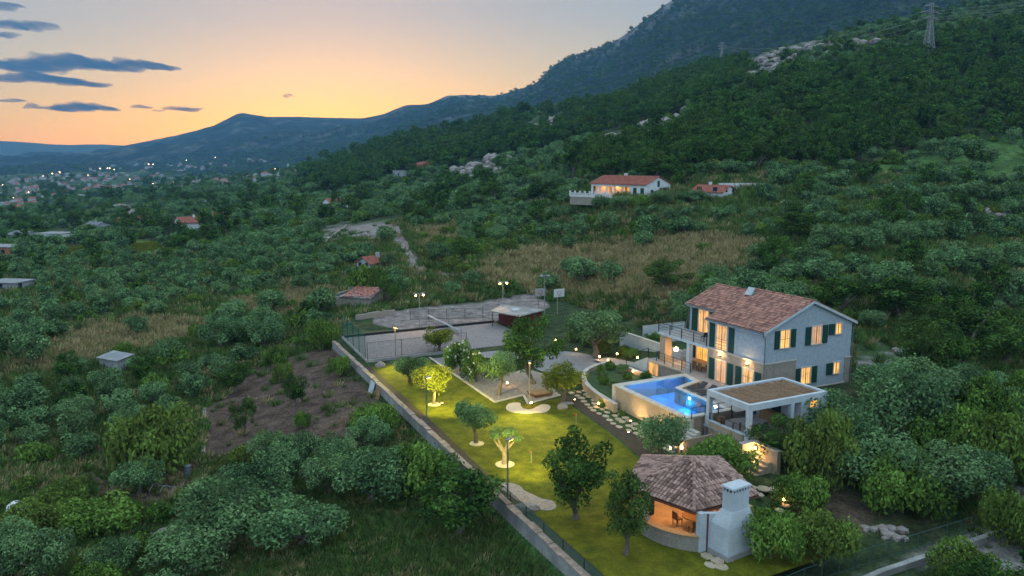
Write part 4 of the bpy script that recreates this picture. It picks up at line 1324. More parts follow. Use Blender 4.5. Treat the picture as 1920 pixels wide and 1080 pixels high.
# ------------------------------------------------------------------ the garden
def sheet(name, pts, z, mat, label=None, smooth_n=0, h=0.0, kind='structure', px=False):
    """flat area from (u, v) points, or photo pixels on the lawn plane"""
    if px: pts = [UV(*atz(a, b, 0)[:2]) for a, b in pts]
    for _ in range(smooth_n):
        q = []
        for i in range(len(pts)):
            a, b = pts[i], pts[(i + 1) % len(pts)]
            q += [(a[0] * .75 + b[0] * .25, a[1] * .75 + b[1] * .25), (a[0] * .25 + b[0] * .75, a[1] * .25 + b[1] * .75)]
        pts = q
    m = MB(); m.prism(list(pts), z - 0.06, z)
    o = m.build(name, mat)
    return tag(o, label, kind=kind)
def build_garden():
    sheet('lawn', [(35.2, -27.15), (35.2, -19.2), (15.0, -19.75), (15.6, -17.0), (13.2, -17.1), (13.9, -12.7), (12.2, -13.4), (2, -14.8), (-6, -16.6), (-9, -15.0), (-14, -14), (-21, -14), (-21.5, -29.5)], 0.012, M['lawn'],
          'floodlit short yellow green lawn inside the garden wall')
    sheet('mulch_bed', [(14.2, -12.6), (13.4, -11.3), (9, -12.3), (0, -12.9), (-6, -13.6), (-9, -14.8), (-6, -16.4), (2, -14.6), (12, -13.2)], 0.016, M['mulch'], 'dark mulch strip between lawn and stepping stones')
    sheet('mulch_bed', [(35.1, -27.0), (33.8, -27.0), (16, -27.9), (0, -28.6), (-20, -29.2), (-20, -28.4), (0, -27.9), (12, -27.2), (20, -26.9), (33, -26.4), (35.1, -26.2)], 0.016, M['mulch'], 'narrow bare strip along the garden wall', 1)
    sheet('gravel_bed', [(35.2, -18.8), (15.35, -19.6), (16.3, -15.7), (31, -15.1), (35.2, -15.4)], 0.03, M['gravel'], 'grey gravel bed planted with small trees')
    sheet('gravel_bed', [(24, -15.3), (16.4, -15.66), (13.5, -16.9), (14.5, -12.85), (22.4, -10.3), (25, -11)], 0.034, M['gravelwarm'], 'beige gravel bed around the garden lamp post')
    k = MB()
    for a, b in (((35.2, -18.85), (15.3, -19.65)), ((15.3, -19.65), (16.2, -16.0)), ((16.2, -16.0), (13.45, -17.0)), ((13.45, -17.0), (14.5, -12.8))):
        d = Vector((b[0] - a[0], b[1] - a[1])).normalized(); n = Vector((-d.y, d.x)) * 0.11
        k.prism([(a[0] + n.x, a[1] + n.y), (b[0] + n.x, b[1] + n.y), (b[0] - n.x, b[1] - n.y), (a[0] - n.x, a[1] - n.y)], -0.1, 0.10)
    tag(k.build('kerb', M['coping']), 'pale stone edging of the gravel beds', kind='structure')
    z3 = lambda X, Y: (620 + X / 3.556, 500 + Y / 3.556)
    z4 = lambda X, Y: (620 + X / 3.374, 760 + Y / 3.374)
    sheet('sand_bunker', [z3(*p) for p in [(1165,945),(1180,915),(1230,905),(1270,910),(1265,930),(1290,950),(1340,955),(1380,930),(1420,915),(1465,925),(1465,950),(1430,975),(1370,975),(1310,985),(1230,975),(1185,965)]], 0.03, M['sand'], 'kidney shaped pale sand bunker in the middle of the lawn', 2, px=True)
    sheet('sand_bunker', [z4(*p) for p in [(1050,510),(1080,490),(1150,492),(1210,515),(1220,540),(1290,570),(1340,595),(1400,600),(1435,635),(1410,665),(1330,668),(1250,625),(1170,600),(1130,560),(1080,535)]], 0.03, M['gravelwarm'], 'long wavy gravel patch beside the long boulder', 2, px=True)
    for (u, v, r) in ((17.4, -25.15, 0.62), (5.75, -25.95, 0.62), (0.6, -25.9, 0.75)):
        sheet('tree_ring', [(u + r * math.cos(a), v + r * math.sin(a)) for a in np.linspace(0, 6.1, 16)], 0.035, M['sand'], 'round sand disc at the foot of a lawn tree')
    sheet('plaza', [(21, -9.6), (25.5, -10.2), (29.5, -7.5), (31, -3.5), (28.5, -1.2), (24.5, -1.0), (21.6, -2.6), (21.2, -5)], 0.03, M['plaza'], 'grey cobbled plaza between the trees and the stair', 1)
    sheet('path', [(24.5, -2.4), (24.5, -0.3), (20.0, 1.6), (20.0, -0.6), (21.4, -2.2)], 0.26, M['deck'], 'paved path from plaza to stair')
    sheet('path', [(31, -7), (33.5, -9.5), (36, -12), (36, -15), (33.5, -14.5), (29, -10)], 0.036, M['plaza'], 'paved path from plaza to court')
    # stepping stones
    rng = random.Random(5)
    sp = bpy.data.objects.new('stone_path', None); COL.objects.link(sp)
    sp.location = W(6, -11, 0); sp.rotation_euler = (0, 0, GROT); ORG['stone_path'] = (-11, 6, 0)
    tag(sp, 'irregular flat stepping stones beside the pool wall', kind='structure')
    def slab(u, v, r, par, z=0.05):
        n = rng.randint(5, 7); a0 = rng.random() * 6
        pts = [(u + r * (0.75 + 0.35 * rng.random()) * math.cos(a0 + 6.283 * k / n), v + r * 0.8 * (0.75 + 0.35 * rng.random()) * math.sin(a0 + 6.283 * k / n)) for k in range(n)]
        m = MB(); m.prism(pts, z - 0.08, z + rng.random() * 0.02); return m.build('paving_stone', M['slab'], par, bevel=0.012)
    for i in range(16):
        u = 14.6 - i * 0.98
        c = -10.6 - 1.3 * smooth(14, 6, u) + 0.25 * math.sin(i)
        for j in range(3):
            slab(u + rng.uniform(-.15, .15), float(c) + (j - 1) * 0.85 + rng.uniform(-.12, .12), rng.uniform(0.34, 0.47), sp)
    sp2 = bpy.data.objects.new('stone_path', None); COL.objects.link(sp2)
    u0, v0 = UV(18.2, 52.3)
    sp2.location = W(u0, v0, 0); sp2.rotation_euler = (0, 0, GROT); ORG[sp2.name] = (v0, u0, 0)
    tag(sp2, 'rough flat stones below the landing steps', kind='structure')
    for (x, y, r) in ((18.9,53.6,.75),(18.0,53.9,.6),(17.2,54.2,.55),(19.6,54.4,.8),(18.4,52.4,.5),(17.4,52.9,.45),(19.2,52.3,.55),(16.6,53.2,.4),(18.6,51.2,.45),(18.0,50.4,.4),(20.4,53.6,.6)):
        slab(*UV(x, y), r, sp2, 0.12)
    for px, py, r in ((1325,1043,.5),(1345,1052,.55),(1330,1060,.45),(1365,1048,.4),(1352,1064,.5)):
        x, y, _ = atz(px, py, 0); slab(*UV(x, y), r, sp2, 0.05)
    # curved planter wall
    P = [(7.4, -10.95), (9.4, -10.75), (11.4, -10.5), (13.4, -10.05), (15.2, -9.4), (16.8, -8.6), (18.3, -7.6), (19.4, -6.4), (20.2, -5.0), (20.7, -3.6), (21.0, -2.3)]
    w = MB()
    def offs(P, d):
        out = []
        for i, p in enumerate(P):
            a = Vector(P[max(i - 1, 0)]); b = Vector(P[min(i + 1, len(P) - 1)]); t = (b - a).normalized()
            out.append((p[0] - t.y * d, p[1] + t.x * d))
        return out
    A_, B_ = offs(P, 0.17), offs(P, -0.17)
    for i in range(len(P) - 1):
        w.prism([A_[i], A_[i + 1], B_[i + 1], B_[i]], -0.2, 0.8)
    wo = w.build('curved_wall', M['stonewarm']); tag(wo, 'low curved pale stone wall round the planting bed beside the pool', 'wall')
    A2, B2 = offs(P, 0.22), offs(P, -0.22); c = MB()
    for i in range(len(P) - 1): c.prism([A2[i], A2[i + 1], B2[i + 1], B2[i]], 0.802, 0.88)
    c.build('coping', M['coping'], wo)
    sheet('planting_bed', [(9.3, -10.0), (9.3, -0.9), (20.2, -0.9), (20.5, -3.4), (19.2, -6.2), (16.6, -8.4), (13.3, -9.8)], 0.5, mat_mottle('bed_greenery', (0.03, 0.055, 0.018), (0.06, 0.10, 0.03), 1.5, .95, .8, 10), 'green planting bed behind the curved wall', h=.1)
    q = MB(); q.box(11.0, 17.8, -2.5, -2.2, -0.2, 0.9); qo = q.build('low_wall', M['stonewarm']); tag(qo, 'low stone wall with a lamp in front of the amber door', 'wall')
    q = MB(); q.box(10.95, 17.85, -2.55, -2.15, 0.902, 0.97); q.build('coping', M['coping'], qo)
    # white walls left of the villa
    q = MB(); q.box(16.5, 28.5, 4.05, 4.35, -0.2, 2.2); qo = q.build('side_wall', M['white']); tag(qo, 'long white rendered wall running left from the loggia', 'wall')
    q = MB(); q.box(16.45, 28.55, 4.0, 4.4, 2.202, 2.28); q.build('coping', M['coping'], qo)
    a, b = UV(*atz(1205, 616, 2.6)[:2]), UV(*atz(1283, 608, 2.6)[:2])
    q = MB(); q.prism([a, b, (b[0], b[1] + .3), (a[0], a[1] + .3)], 0.5, 2.9); qo = q.build('side_wall', M['white']); tag(qo, 'shorter white wall farther back behind the loggia railing', 'wall')
    q = MB(); q.prism([(a[0], a[1] - .05), (b[0], b[1] - .05), (b[0], b[1] + .35), (a[0], a[1] + .35)], 2.902, 2.98); q.build('coping', M['coping'], qo)
    # garden boundary wall
    g = MB(); n = 44
    gc = MB()
    for k in range(n):
        u0 = -19 + 66 * k / n; u1 = -19 + 66 * (k + 1) / n
        v0, v1 = float(v_wall(u0)), float(v_wall(u1))
        zt = 0.42 + 0.03 * math.sin(k * 1.7)
        g.prism([(u0, v0 - 0.18), (u1, v1 - 0.18), (u1, v1 + 0.18), (u0, v0 + 0.18)], -3.2, zt)
        w_ = 0.24 + 0.03 * math.sin(k * 2.9)
        gc.prism([(u0 + .02, v0 - w_), (u1 - .02, v1 - w_), (u1 - .02, v1 + w_), (u0 + .02, v0 + w_)], zt + 0.003, zt + 0.07 + 0.02 * math.sin(k * 4.1))
    go = g.build('boundary_wall', M['concrete']); tag(go, 'long grey stone boundary wall along the left side of the lawn', 'wall')
    gc.build('coping', mat_mottle('worn_brown_coping', (0.22, 0.16, 0.12), (0.40, 0.31, 0.25), 1.6, 0.9, 0.6, 9), go)
    # boulders
    def boulder(px, py, sx, sy, sz, label, rot=0.0):
        x, y, _ = atz(px, py, 0); rng2 = random.Random(int(px))
        bm = bmesh.new(); bmesh.ops.create_icosphere(bm, subdivisions=3, radius=1)
        o3 = rng2.random() * 50
        for vt in bm.verts:
            c_ = vt.co; k = 1 + 0.22 * float(noise2(c_.x * 1.4 + o3, c_.y * 1.4 + c_.z * 1.9)) + 0.08 * float(noise2(c_.x * 4 + o3, c_.z * 4 + c_.y * 3))
            vt.co = Vector((c_.x * k * sx, c_.y * k * sy, max(c_.z, -0.35) * k * sz))
        me = bpy.data.meshes.new('boulder'); bm.to_mesh(me); bm.free(); me.materials.append(M['rock'])
        o = bpy.data.objects.new('boulder', me); COL.objects.link(o)
        o.location = (x, y, sz * 0.25); o.rotation_euler = (0, 0, rot)
        tag(o, label, 'boulder', 'boulders on the lawn')
    boulder(713, 688, 0.62, 0.42, 0.5, 'pale boulder in the lawn corner under the court wall')
    boulder(1054, 766, 0.52, 0.36, 0.45, 'rounded pale boulder beside the kidney shaped bunker')
    boulder(1063, 757, 0.65, 0.4, 0.16, 'flat slab of rock under the lit olive tree')
    boulder(985, 955, 0.95, 0.42, 0.36, 'long low grey boulder at the wavy gravel patch', 0.0)
    # golf pins
    for px, py, col_, lb in ((1080, 795, (0.5, 0.04, 0.02), 'thin golf pin with red flag near the stepping stones'), (996, 868, (0.45, 0.1, 0.03), 'thin golf pin with orange flag near the big dark tree')):
        x, y, _ = atz(px, py, 0); u, v = UV(x, y)
        t = thing('golf_flag', lb, 'golf flag', u, v, 0, 'golf flags on the lawn')
        m_ = MB(); m_.bar(u, v, 0.0, u, v, 0.95, 0.012, 5); m_.build('pole', M['white'], t)
        m_ = MB(); m_.box(u, u + 0.24, v - 0.006, v + 0.006, 0.76, 0.94); m_.build('flag', mat_mottle('flag_cloth', col_, col_, 3, 0.8, 0), t)
    # timber platform in the gravel
    u, v = UV(*atz(1012, 741, 0)[:2])
    t = thing('timber_daybed', 'low brown timber daybed on the beige gravel by the lamp post', 'daybed', u, v, 0.03)
    for k in range(6):
        m_ = MB(); m_.box(u - 0.8 + k * 0.27, u - 0.56 + k * 0.27, v - 1.0, v + 1.0, 0.34, 0.4); m_.build('plank', M['woodlight'], t)
    m_ = MB(); m_.box(u - 0.82, u + 0.84, v - 1.02, v + 1.02, 0.22, 0.338); m_.build('frame', M['wood'], t)
    for a in (-0.7, 0.7):
        for b in (-0.9, 0.9):
            m_ = MB(); m_.box(u + a - 0.05, u + a + 0.05, v + b - 0.05, v + b + 0.05, 0.034, 0.22); m_.build('leg', M['wood'], t)
    # junk leaning on the outer face of the wall
    u, v = 27.0, float(v_wall(27.0)) - 0.5
    m_ = MB(); m_.solid([(v - 0.35, u - 0.9, -1.6), (v - 0.35, u + 0.5, -1.6), (v - 0.3, u + 0.5, -1.6), (v - 0.3, u - 0.9, -1.6)], [(v + 0.2, u - 0.9, 0.3), (v + 0.2, u + 0.5, 0.3), (v + 0.25, u + 0.5, 0.3), (v + 0.25, u - 0.9, 0.3)])
    tag(m_.build('white_panel', M['white']), 'pale blue white sheet leaning on the outside of the boundary wall', 'panel')
    t = thing('timber_stack', 'pale sawn timber leaning on the boundary wall beside the white sheet', 'timber', 24.8, v, -1.5)
    for k in range(7):
        m_ = MB(); uu = 24.1 + k * 0.22; m_.bar(uu, v - 0.3 - 0.1 * (k % 3), -1.6, uu + 0.2 * math.sin(k), v + 0.25, 0.1 + 0.2 * math.cos(k * 2.1), 0.07, 5); m_.build('plank', M['woodlight'], t)
build_garden()

# ------------------------------------------------------------------ ball court, shed, fences
def mat_net(name, col, scale, op):
    m = bpy.data.materials.new(name); m.use_nodes = True
    nt = m.node_tree; nt.nodes.clear()
    o = nt.nodes.new('ShaderNodeOutputMaterial')
    d = nt.nodes.new('ShaderNodeBsdfDiffuse'); d.inputs[0].default_value = (*col, 1)
    tr = nt.nodes.new('ShaderNodeBsdfTransparent')
    mx = nt.nodes.new('ShaderNodeMixShader')
    f, raw = noise_f(nt, scale, 2)
    nt.links.new(nmath(nt, 'ADD', nmath(nt, 'MULTIPLY', f, 0.15), op), mx.inputs[0])
    nt.links.new(tr.outputs[0], mx.inputs[1]); nt.links.new(d.outputs[0], mx.inputs[2]); nt.links.new(mx.outputs[0], o.inputs[0])
    return m
M['net'] = mat_net('green_windbreak_net', (0.02, 0.13, 0.10), 3, 0.36)
M['wire'] = mat_net('wire_mesh', (0.03, 0.05, 0.047), 3, 0.06)
def fence(name, label, pts, h, spacing, netmat, zf=None, post_r=0.035, cat='fence', group=None, pm=None):
    """posts with a mesh panel between each pair; pts (u, v)"""
    P = []
    for a, b in zip(pts[:-1], pts[1:]):
        d = math.hypot(b[0] - a[0], b[1] - a[1]); n = max(1, round(d / spacing))
        P += [(a[0] + (b[0] - a[0]) * k / n, a[1] + (b[1] - a[1]) * k / n) for k in range(n)]
    P.append(pts[-1])
    zs = [zf if zf is not None else gz(*W(*p)[:2]) for p in P]
    t = thing(name, label, cat, P[0][0], P[0][1], zs[0], group)
    for p, z in zip(P, zs):
        m_ = MB(); m_.bar(p[0], p[1], z - 0.1, p[0], p[1], z + h, post_r, 6); m_.build('post', pm or M['metal'], t)
    for i in range(len(P) - 1):
        a, b = P[i], P[i + 1]
        if netmat:
            m_ = MB(); m_.add([(a[1], a[0], zs[i] + 0.05), (b[1], b[0], zs[i + 1] + 0.05), (b[1], b[0], zs[i + 1] + h - 0.02), (a[1], a[0], zs[i] + h - 0.02)], [(0, 1, 2, 3)])
            m_.build('mesh_panel', netmat, t)
        r = MB(); r.bar(a[0], a[1], zs[i] + h - 0.02, b[0], b[1], zs[i + 1] + h - 0.02, 0.02, 5); r.bar(a[0], a[1], zs[i] + 0.06, b[0], b[1], zs[i + 1] + 0.06, 0.02, 5); r.build('rail', pm or M['metal'], t)
    return t
POSTS = []
def lamp_post(u, v, z0, h, label, kind, aim=None, energy=0, group='garden lamp posts', name='lamp_post', arm=(1, 0), lit=True, pm=None):
    t = thing(name, label, 'lamp post', u, v, z0, group)
    p = MB(); p.tube([(v, u, z0), (v, u, z0 + 0.3), (v, u, z0 + h)], [0.09, 0.065, 0.05], 8); p.build('pole', pm or M['galv'], t)
    b = MB(); b.lathe(u, v, [(0.14, z0), (0.14, z0 + 0.04)], 10); b.build('base_plate', M['galv'], t)
    z = z0 + h
    if kind == 'single':
        hd = MB(); a = Vector((arm[1], arm[0], 0)).normalized(); s_ = Vector((-a.y, a.x, 0))
        c = Vector((v, u, z)) + a * 0.28
        q = [c - a * 0.38 - s_ * 0.16, c - a * 0.38 + s_ * 0.16, c + a * 0.3 + s_ * 0.14, c + a * 0.3 - s_ * 0.14]
        dz = Vector((0, 0, 0.09))
        hd.solid([tuple(k) for k in q], [tuple(k + dz) for k in q])
        ho = hd.build('lamp_head', M['gutter'], t)
        g = MB(); q2 = [c + (k - c) * 0.8 - Vector((0, 0, 0.012)) for k in q]; g.solid([tuple(k - Vector((0, 0, 0.012))) for k in q2], [tuple(k) for k in q2]); g.build('lens', M['glow_flood'] if lit else M['glass'], ho)
        if energy: lamp(t, 'flood_light', 'SPOT', u + arm[0] * 0.35, v + arm[1] * 0.35, z - 0.15, energy, YEL, 0.25, aim, 92, 1.0)
    else:
        cb = MB(); cb.box(u - 0.04, u + 0.04, v - 0.75, v + 0.75, z, z + 0.07); cb.build('crossbar', M['galv'], t)
        for s_ in (-0.55, 0.55):
            hd = MB(); hd.solid([(v + s_ - 0.22, u - 0.2, z - 0.12), (v + s_ + 0.22, u - 0.2, z - 0.12), (v + s_ + 0.22, u + 0.12, z + 0.0), (v + s_ - 0.22, u + 0.12, z + 0.0)],
                                [(v + s_ - 0.22, u - 0.22, z - 0.02), (v + s_ + 0.22, u - 0.22, z - 0.02), (v + s_ + 0.22, u + 0.1, z + 0.12), (v + s_ - 0.22, u + 0.1, z + 0.12)])
            ho = hd.build('floodlight', M['galv'], t)
            if lit:
                g = MB(); g.lathe(u - 0.16, v + s_, [(0.04, z - 0.26), (0.13, z - 0.2), (0.13, z - 0.14), (0.04, z - 0.125)], 8); g.build('lens', M['glow_flood'], ho)
        if energy: lamp(t, 'flood_light', 'SPOT', u - 0.3, v, z - 0.3, energy, (1.0, 0.6, 0.25), 0.2, aim, 140, 0.6)
    return t
def uvp(px, py, z=0.0): return UV(*atz(px, py, z)[:2])
def top_h(u, v, py):
    p = W(u, v, 0); return atd(960, py, p.y)[2]
def build_court():
    sheet('ball_court', [(35.6, -26.1), (48.7, -25.3), (48.7, -3.5), (35.6, -3.5)], 0.31, M['gravel'], 'grey gravel ball court beyond the lawn')
    w = MB(); w.box(35.25, 35.58, -26.5, -13.6, -0.3, 0.5); w.prism([(35.58, -26.5), (49, -25.7), (49, -25.4), (35.58, -26.2)], -0.3, 0.5)
    o = w.build('court_wall', M['concrete']); tag(o, 'low concrete kerb wall round the gravel court', 'wall')
    k = MB(); k.box(48.8, 49.05, -25.3, -3.6, 0.1, 0.62); tag(k.build('edge_beam', M['metal']), 'dark board edging along the back of the court', 'edging')
    fence('court_fence', 'low wire fence with thin posts along the front of the court', [(35.42, -26.3), (35.42, -13.8)], 2.0, 4.2, M['wire'], 0.5)
    fence('net_fence', 'tall green windbreak net on the left edge of the court', [(36.2, -26.3), (49.0, -25.55)], 2.9, 3.3, M['net'], 0.5)
    fence('road_fence', 'wire fence between the court and the gravel yard behind', [(56.5, -13.5), (52.8, -3.5)], 1.5, 3.0, M['wire'])
    # volleyball net
    t = thing('volleyball_net', 'slack volleyball net with white top band across the court', 'net', 45, -14, 0.3)
    a, b = (48.4, -14.0), (37.5, -13.6)
    for p in (a, b):
        m_ = MB(); m_.bar(p[0], p[1], 0.3, p[0], p[1], 2.5, 0.04, 7); m_.build('pole', M['galv'], t)
    m_ = MB(); m_.box(b[0], a[0], -13.84, -13.78, 2.26, 2.42); m_.build('band', M['white'], t)
    m_ = MB(); m_.box(b[0], a[0], -13.82, -13.80, 1.5, 2.255); m_.build('netting', M['wire'], t)
    # shed with flat roof behind the court
    zr = 2.5
    C4 = [uvp(x, y, zr) for x, y in ((919, 583), (975, 592), (1022, 580), (941, 571))]
    cu = sum(c[0] for c in C4) / 4; cv = sum(c[1] for c in C4) / 4
    s = thing('flat_roof_shed', 'low dark red shed with a flat grey roof behind the court', 'shed', cu, cv, 0.3)
    r = MB(); r.prism(C4, zr - 0.16, zr); ro = r.build('roof', M['concrete'], s)
    rw_ = MB(); rw_.prism([(cu - .7, cv - 0.5), (cu + .3, cv - 0.5), (cu + .3, cv + 0.6), (cu - .7, cv + 0.6)], zr + .002, zr + 0.16); rw_.build('roof_hatch', M['white'], ro)
    def inset(k): return [(cu + (c[0] - cu) * k, cv + (c[1] - cv) * k) for c in C4]
    I = inset(0.9)
    wl = MB(); mA = ((I[0][0] + I[1][0]) / 2 * .55 + (I[2][0] + I[3][0]) / 2 * .45, (I[0][1] + I[1][1]) / 2 * .55 + (I[2][1] + I[3][1]) / 2 * .45)
    half = [(I[0][0] * .45 + I[3][0] * .55, I[0][1] * .45 + I[3][1] * .55), (I[1][0] * .62 + I[2][0] * .38, I[1][1] * .62 + I[2][1] * .38), I[2], I[3]]
    wl.prism(half, 0.0, zr - 0.162); wl.build('wall', mat_mottle('dark_red_boards', (0.07, 0.015, 0.015), (0.12, 0.03, 0.028), 3), s)
    for c in (I[0], I[1]):
        m_ = MB(); m_.bar(c[0], c[1], 0.0, c[0], c[1], zr - 0.16, 0.07, 6); m_.build('post', M['wood'], s)
    # basketball backboards
    for px, py, lb, w_, hh in ((1010, 583, 'grey basketball backboard at the left end of the far yard', 1.8, 2.6), (1045, 590, 'white basketball backboard with red square beside the trees', 1.8, 3.0)):
        p = at(px, py); u, v = UV(p.x, p.y); z = p.z
        t = thing('basketball_hoop', lb, 'basketball hoop', u, v, z, 'basketball hoops in the yard')
        m_ = MB(); m_.bar(u, v, z, u, v, z + hh + 0.4, 0.07, 7); m_.build('pole', M['galv'], t)
        m_ = MB(); m_.box(u - 0.5, u - 0.45, v - w_ / 2, v + w_ / 2, z + hh - 0.2, z + hh + 1.0); bo = m_.build('backboard', M['white'] if px > 1020 else M['cushion'], t)
        m_ = MB()
        for a, b, c, d in ((-.3, .3, .15, .2), (-.3, .3, .55, .6), (-.3, -.25, .2, .55), (.25, .3, .2, .55)):
            m_.box(u - 0.515, u - 0.503, v + a, v + b, z + hh + c, z + hh + d)
        m_.build('target_square', mat_mottle('red_paint', (0.35, 0.03, 0.03), (0.4, 0.04, 0.04), 3), bo)
        m_ = MB(); m_.bar(u - 0.45, v, z + hh + 0.3, u, v, z + hh + 0.3, 0.05, 6); m_.build('bracket', M['galv'], t)
        m_ = MB(); n = 12
        m_.tube([(v + 0.23 * math.cos(6.283 * k / n), u - 0.75 + 0.23 * math.sin(6.283 * k / n), z + hh + 0.05) for k in range(n + 1)], 0.015, 5); m_.build('rim', M['copper'], t)
build_court()
def build_lamps():
    # heads look onto the lawn; aims in (u, v, z)
    E = 7400
    u, v = 36.3, -22.6; lamp_post(u, v, 0.3, top_h(u, v, 614) - 0.3, 'pale lamp post with warm lit head at the front of the court', 'single', (24, -23.5, 0), E * 0.8, arm=(-1, 0))
    u, v = 13.77, -16.67; lamp_post(u, v, 0, top_h(u, v, 678), 'pale lamp post with warm lit head between gravel and sand bunker', 'single', (3, -24, 0), E * .9, arm=(-1, -0.5))
    u, v = 11.66, -28.1; lamp_post(u, v, 0, top_h(u, v, 709), 'dark lamp post with bluish head on the garden wall line', 'single', (20, -21, 0), E * .9, arm=(0.5, 1), pm=M['gutter'])
    u, v = -5.06, -28.5; lamp_post(u, v, 0, top_h(u, v, 826), 'tall dark lamp post with bright blue head by the long boulder', 'single', (4, -19, 0), E * .55, arm=(0.5, 1), pm=M['gutter'])
    u, v = 49.3, -14.7; lamp_post(u, v, 0.2, top_h(u, v, 551) - 0.2, 'tall floodlight mast with two lit lamps at the back of the court', 'double', (42, -19, 0), 500, 'floodlight masts at the court')
    u, v = uvp(943, 603, 0.3); lamp_post(u, v, 0.2, top_h(u, v, 529) - 0.2, 'tall floodlight mast with two lit lamps beside the flat roofed shed', 'double', (46, -13, 0), 300, 'floodlight masts at the court')
    u, v = uvp(841, 619, 0.3); lamp_post(u, v, 0.2, top_h(u, v, 577) - 0.2, 'shorter floodlight mast with two unlit lamps at the court edge', 'double', None, 0, 'floodlight masts at the court', lit=False)
    u, v = uvp(1021, 590, 0.3); lamp_post(u, v, 0.2, top_h(u, v, 517) - 0.2, 'tall floodlight mast with two unlit lamps beside the backboards', 'double', None, 0, 'floodlight masts at the court', lit=False)
    # path lights
    spots = [((1080, 660), 0.3, 'under the large olive at the plaza edge'), ((1124, 674), 0.3, 'on the plaza below the dark shrubs, nearest the olive'), ((1157, 669), 0.4, 'at the foot of the white side wall'),
             ((1140, 681), 0.3, 'on the curved wall end by the plaza'), ((1042, 643), 0.3, 'farthest back beside the big dense tree'), ((951, 724), 0.05, 'in the grey gravel bed'), ((1187, 702), 0.6, 'on the low wall before the amber door'),
             ((1061, 730), 0.05, 'inside the lit olive crown'), ((1122, 763), 0.05, 'among the stepping stones'), ((1195, 676), 0.7, 'on the garden stair flank'), ((1278, 848), 0.05, 'behind the gazebo roof under the shrubs'),
             ((1470, 946), 0.05, 'in the bushes right of the gazebo'), ((996, 762), 0.03, 'at the foot of the lamp post by the bunker')]
    for (px, py), z, lb in spots:
        u, v = uvp(px, py, z)
        t = thing('path_light', 'small warm garden light ' + lb, 'garden light', u, v, z, 'low garden lights')
        m_ = MB(); m_.bar(u, v, z - 0.05, u, v, z + 0.28, 0.03, 6); m_.build('stem', M['metal'], t)
        g = MB(); g.lathe(u, v, [(0.03, z + 0.282), (0.085, z + 0.31), (0.085, z + 0.42), (0.03, z + 0.45)], 8); g.build('lens', M['glow_lamp'], t)
        lamp(t, 'path_glow', 'POINT', u, v, z + 0.62, 16, WARM, 0.08)
    # bollard lamp at the pool wall
    u, v = uvp(1209, 783, 0)
    t = thing('bollard_lamp', 'dark slim hooded bollard lamp in front of the pool wall', 'garden light', u, v, 0)
    m_ = MB(); m_.box(u - 0.04, u + 0.04, v - 0.04, v + 0.04, 0, 1.0); m_.build('stem', M['metal'], t)
    m_ = MB(); m_.box(u - 0.05, u + 0.5, v - 0.06, v + 0.06, 1.002, 1.06); ho = m_.build('hood', M['metal'], t)
    m_ = MB(); m_.box(u + 0.06, u + 0.44, v - 0.04, v + 0.04, 0.985, 1.0); m_.build('lens', M['glow_lamp'], ho)
    lamp(t, 'bollard_light', 'SPOT', u + 0.25, v, 0.95, 70, (1.0, 0.62, 0.25), 0.1, (u + 0.25, v + 0.3, 0), 140)
    for (u, v) in ((0.5, -11.6), (4.5, -11.3), (-2.8, -12.6)):
        t = thing('wall_washer', {0.5: 'low lamp washing the pool wall behind the lit shrub', 4.5: 'low lamp washing the middle of the pool wall', -2.8: 'low lamp under the shrub at the pool corner'}[u], 'garden light', u, v, 0, 'pool wall washers')
        m_ = MB(); m_.box(u - 0.1, u + 0.1, v - 0.06, v + 0.06, 0, 0.12); m_.build('housing', M['metal'], t)
        m_ = MB(); m_.box(u - 0.08, u + 0.08, v - 0.05, v + 0.05, 0.122, 0.135); m_.build('lens', M['glow_lamp'], t)
        lamp(t, 'washer_light', 'SPOT', u, v, 0.25, 110, (1.0, 0.62, 0.22), 0.08, (u, v + 1.0, 1.4), 130)
build_lamps()
def build_front_edge():
    # concrete kerb wall and railing along the lower right road
    P = [(16.2, 40.2), (21.7, 43.6), (31.0, 48.2), (40.0, 52.6)]
    w = MB()
    Q = [UV(*p) for p in P]
    for a, b in zip(Q[:-1], Q[1:]):
        d = Vector((b[0] - a[0], b[1] - a[1])).normalized(); n = Vector((-d.y, d.x)) * 0.18
        za, zb = gz(*W(*a)[:2]), gz(*W(*b)[:2])
        pts = [(a[0] + n.x, a[1] + n.y), (b[0] + n.x, b[1] + n.y), (b[0] - n.x, b[1] - n.y), (a[0] - n.x, a[1] - n.y)]
        w.prism(pts, [za - .5, zb - .5, zb - .5, za - .5], [za + .38, zb + .38, zb + .38, za + .38])
    tag(w.build('road_wall', M['concrete']), 'pale low concrete wall along the rocky lane at the lower right', 'wall')
    fence('garden_fence', 'green wire fence behind the low concrete wall at the lower right', [UV(12.0, 39.5), UV(16.8, 42.6), UV(21.9, 45.2), UV(30.5, 49.4)], 1.05, 1.3, M['wire'], None, 0.03, pm=mat_mottle('fence_green', (0.03, 0.07, 0.065), (0.05, 0.1, 0.09), 4))
    fence('wall_fence', 'dark green wire fence on top of the boundary wall by the gazebo lawn', [(-4, float(v_wall(-4)) + 0.3), (-19, float(v_wall(-19)) + 0.3)], 1.1, 2.5, M['net'], 0.03)
    fence('yard_railing', 'dark railing behind the right corner of the villa', [(0.5, 13.2), (4.5, 13.8)], 1.0, 1.3, M['wire'], 2.0)
build_front_edge()
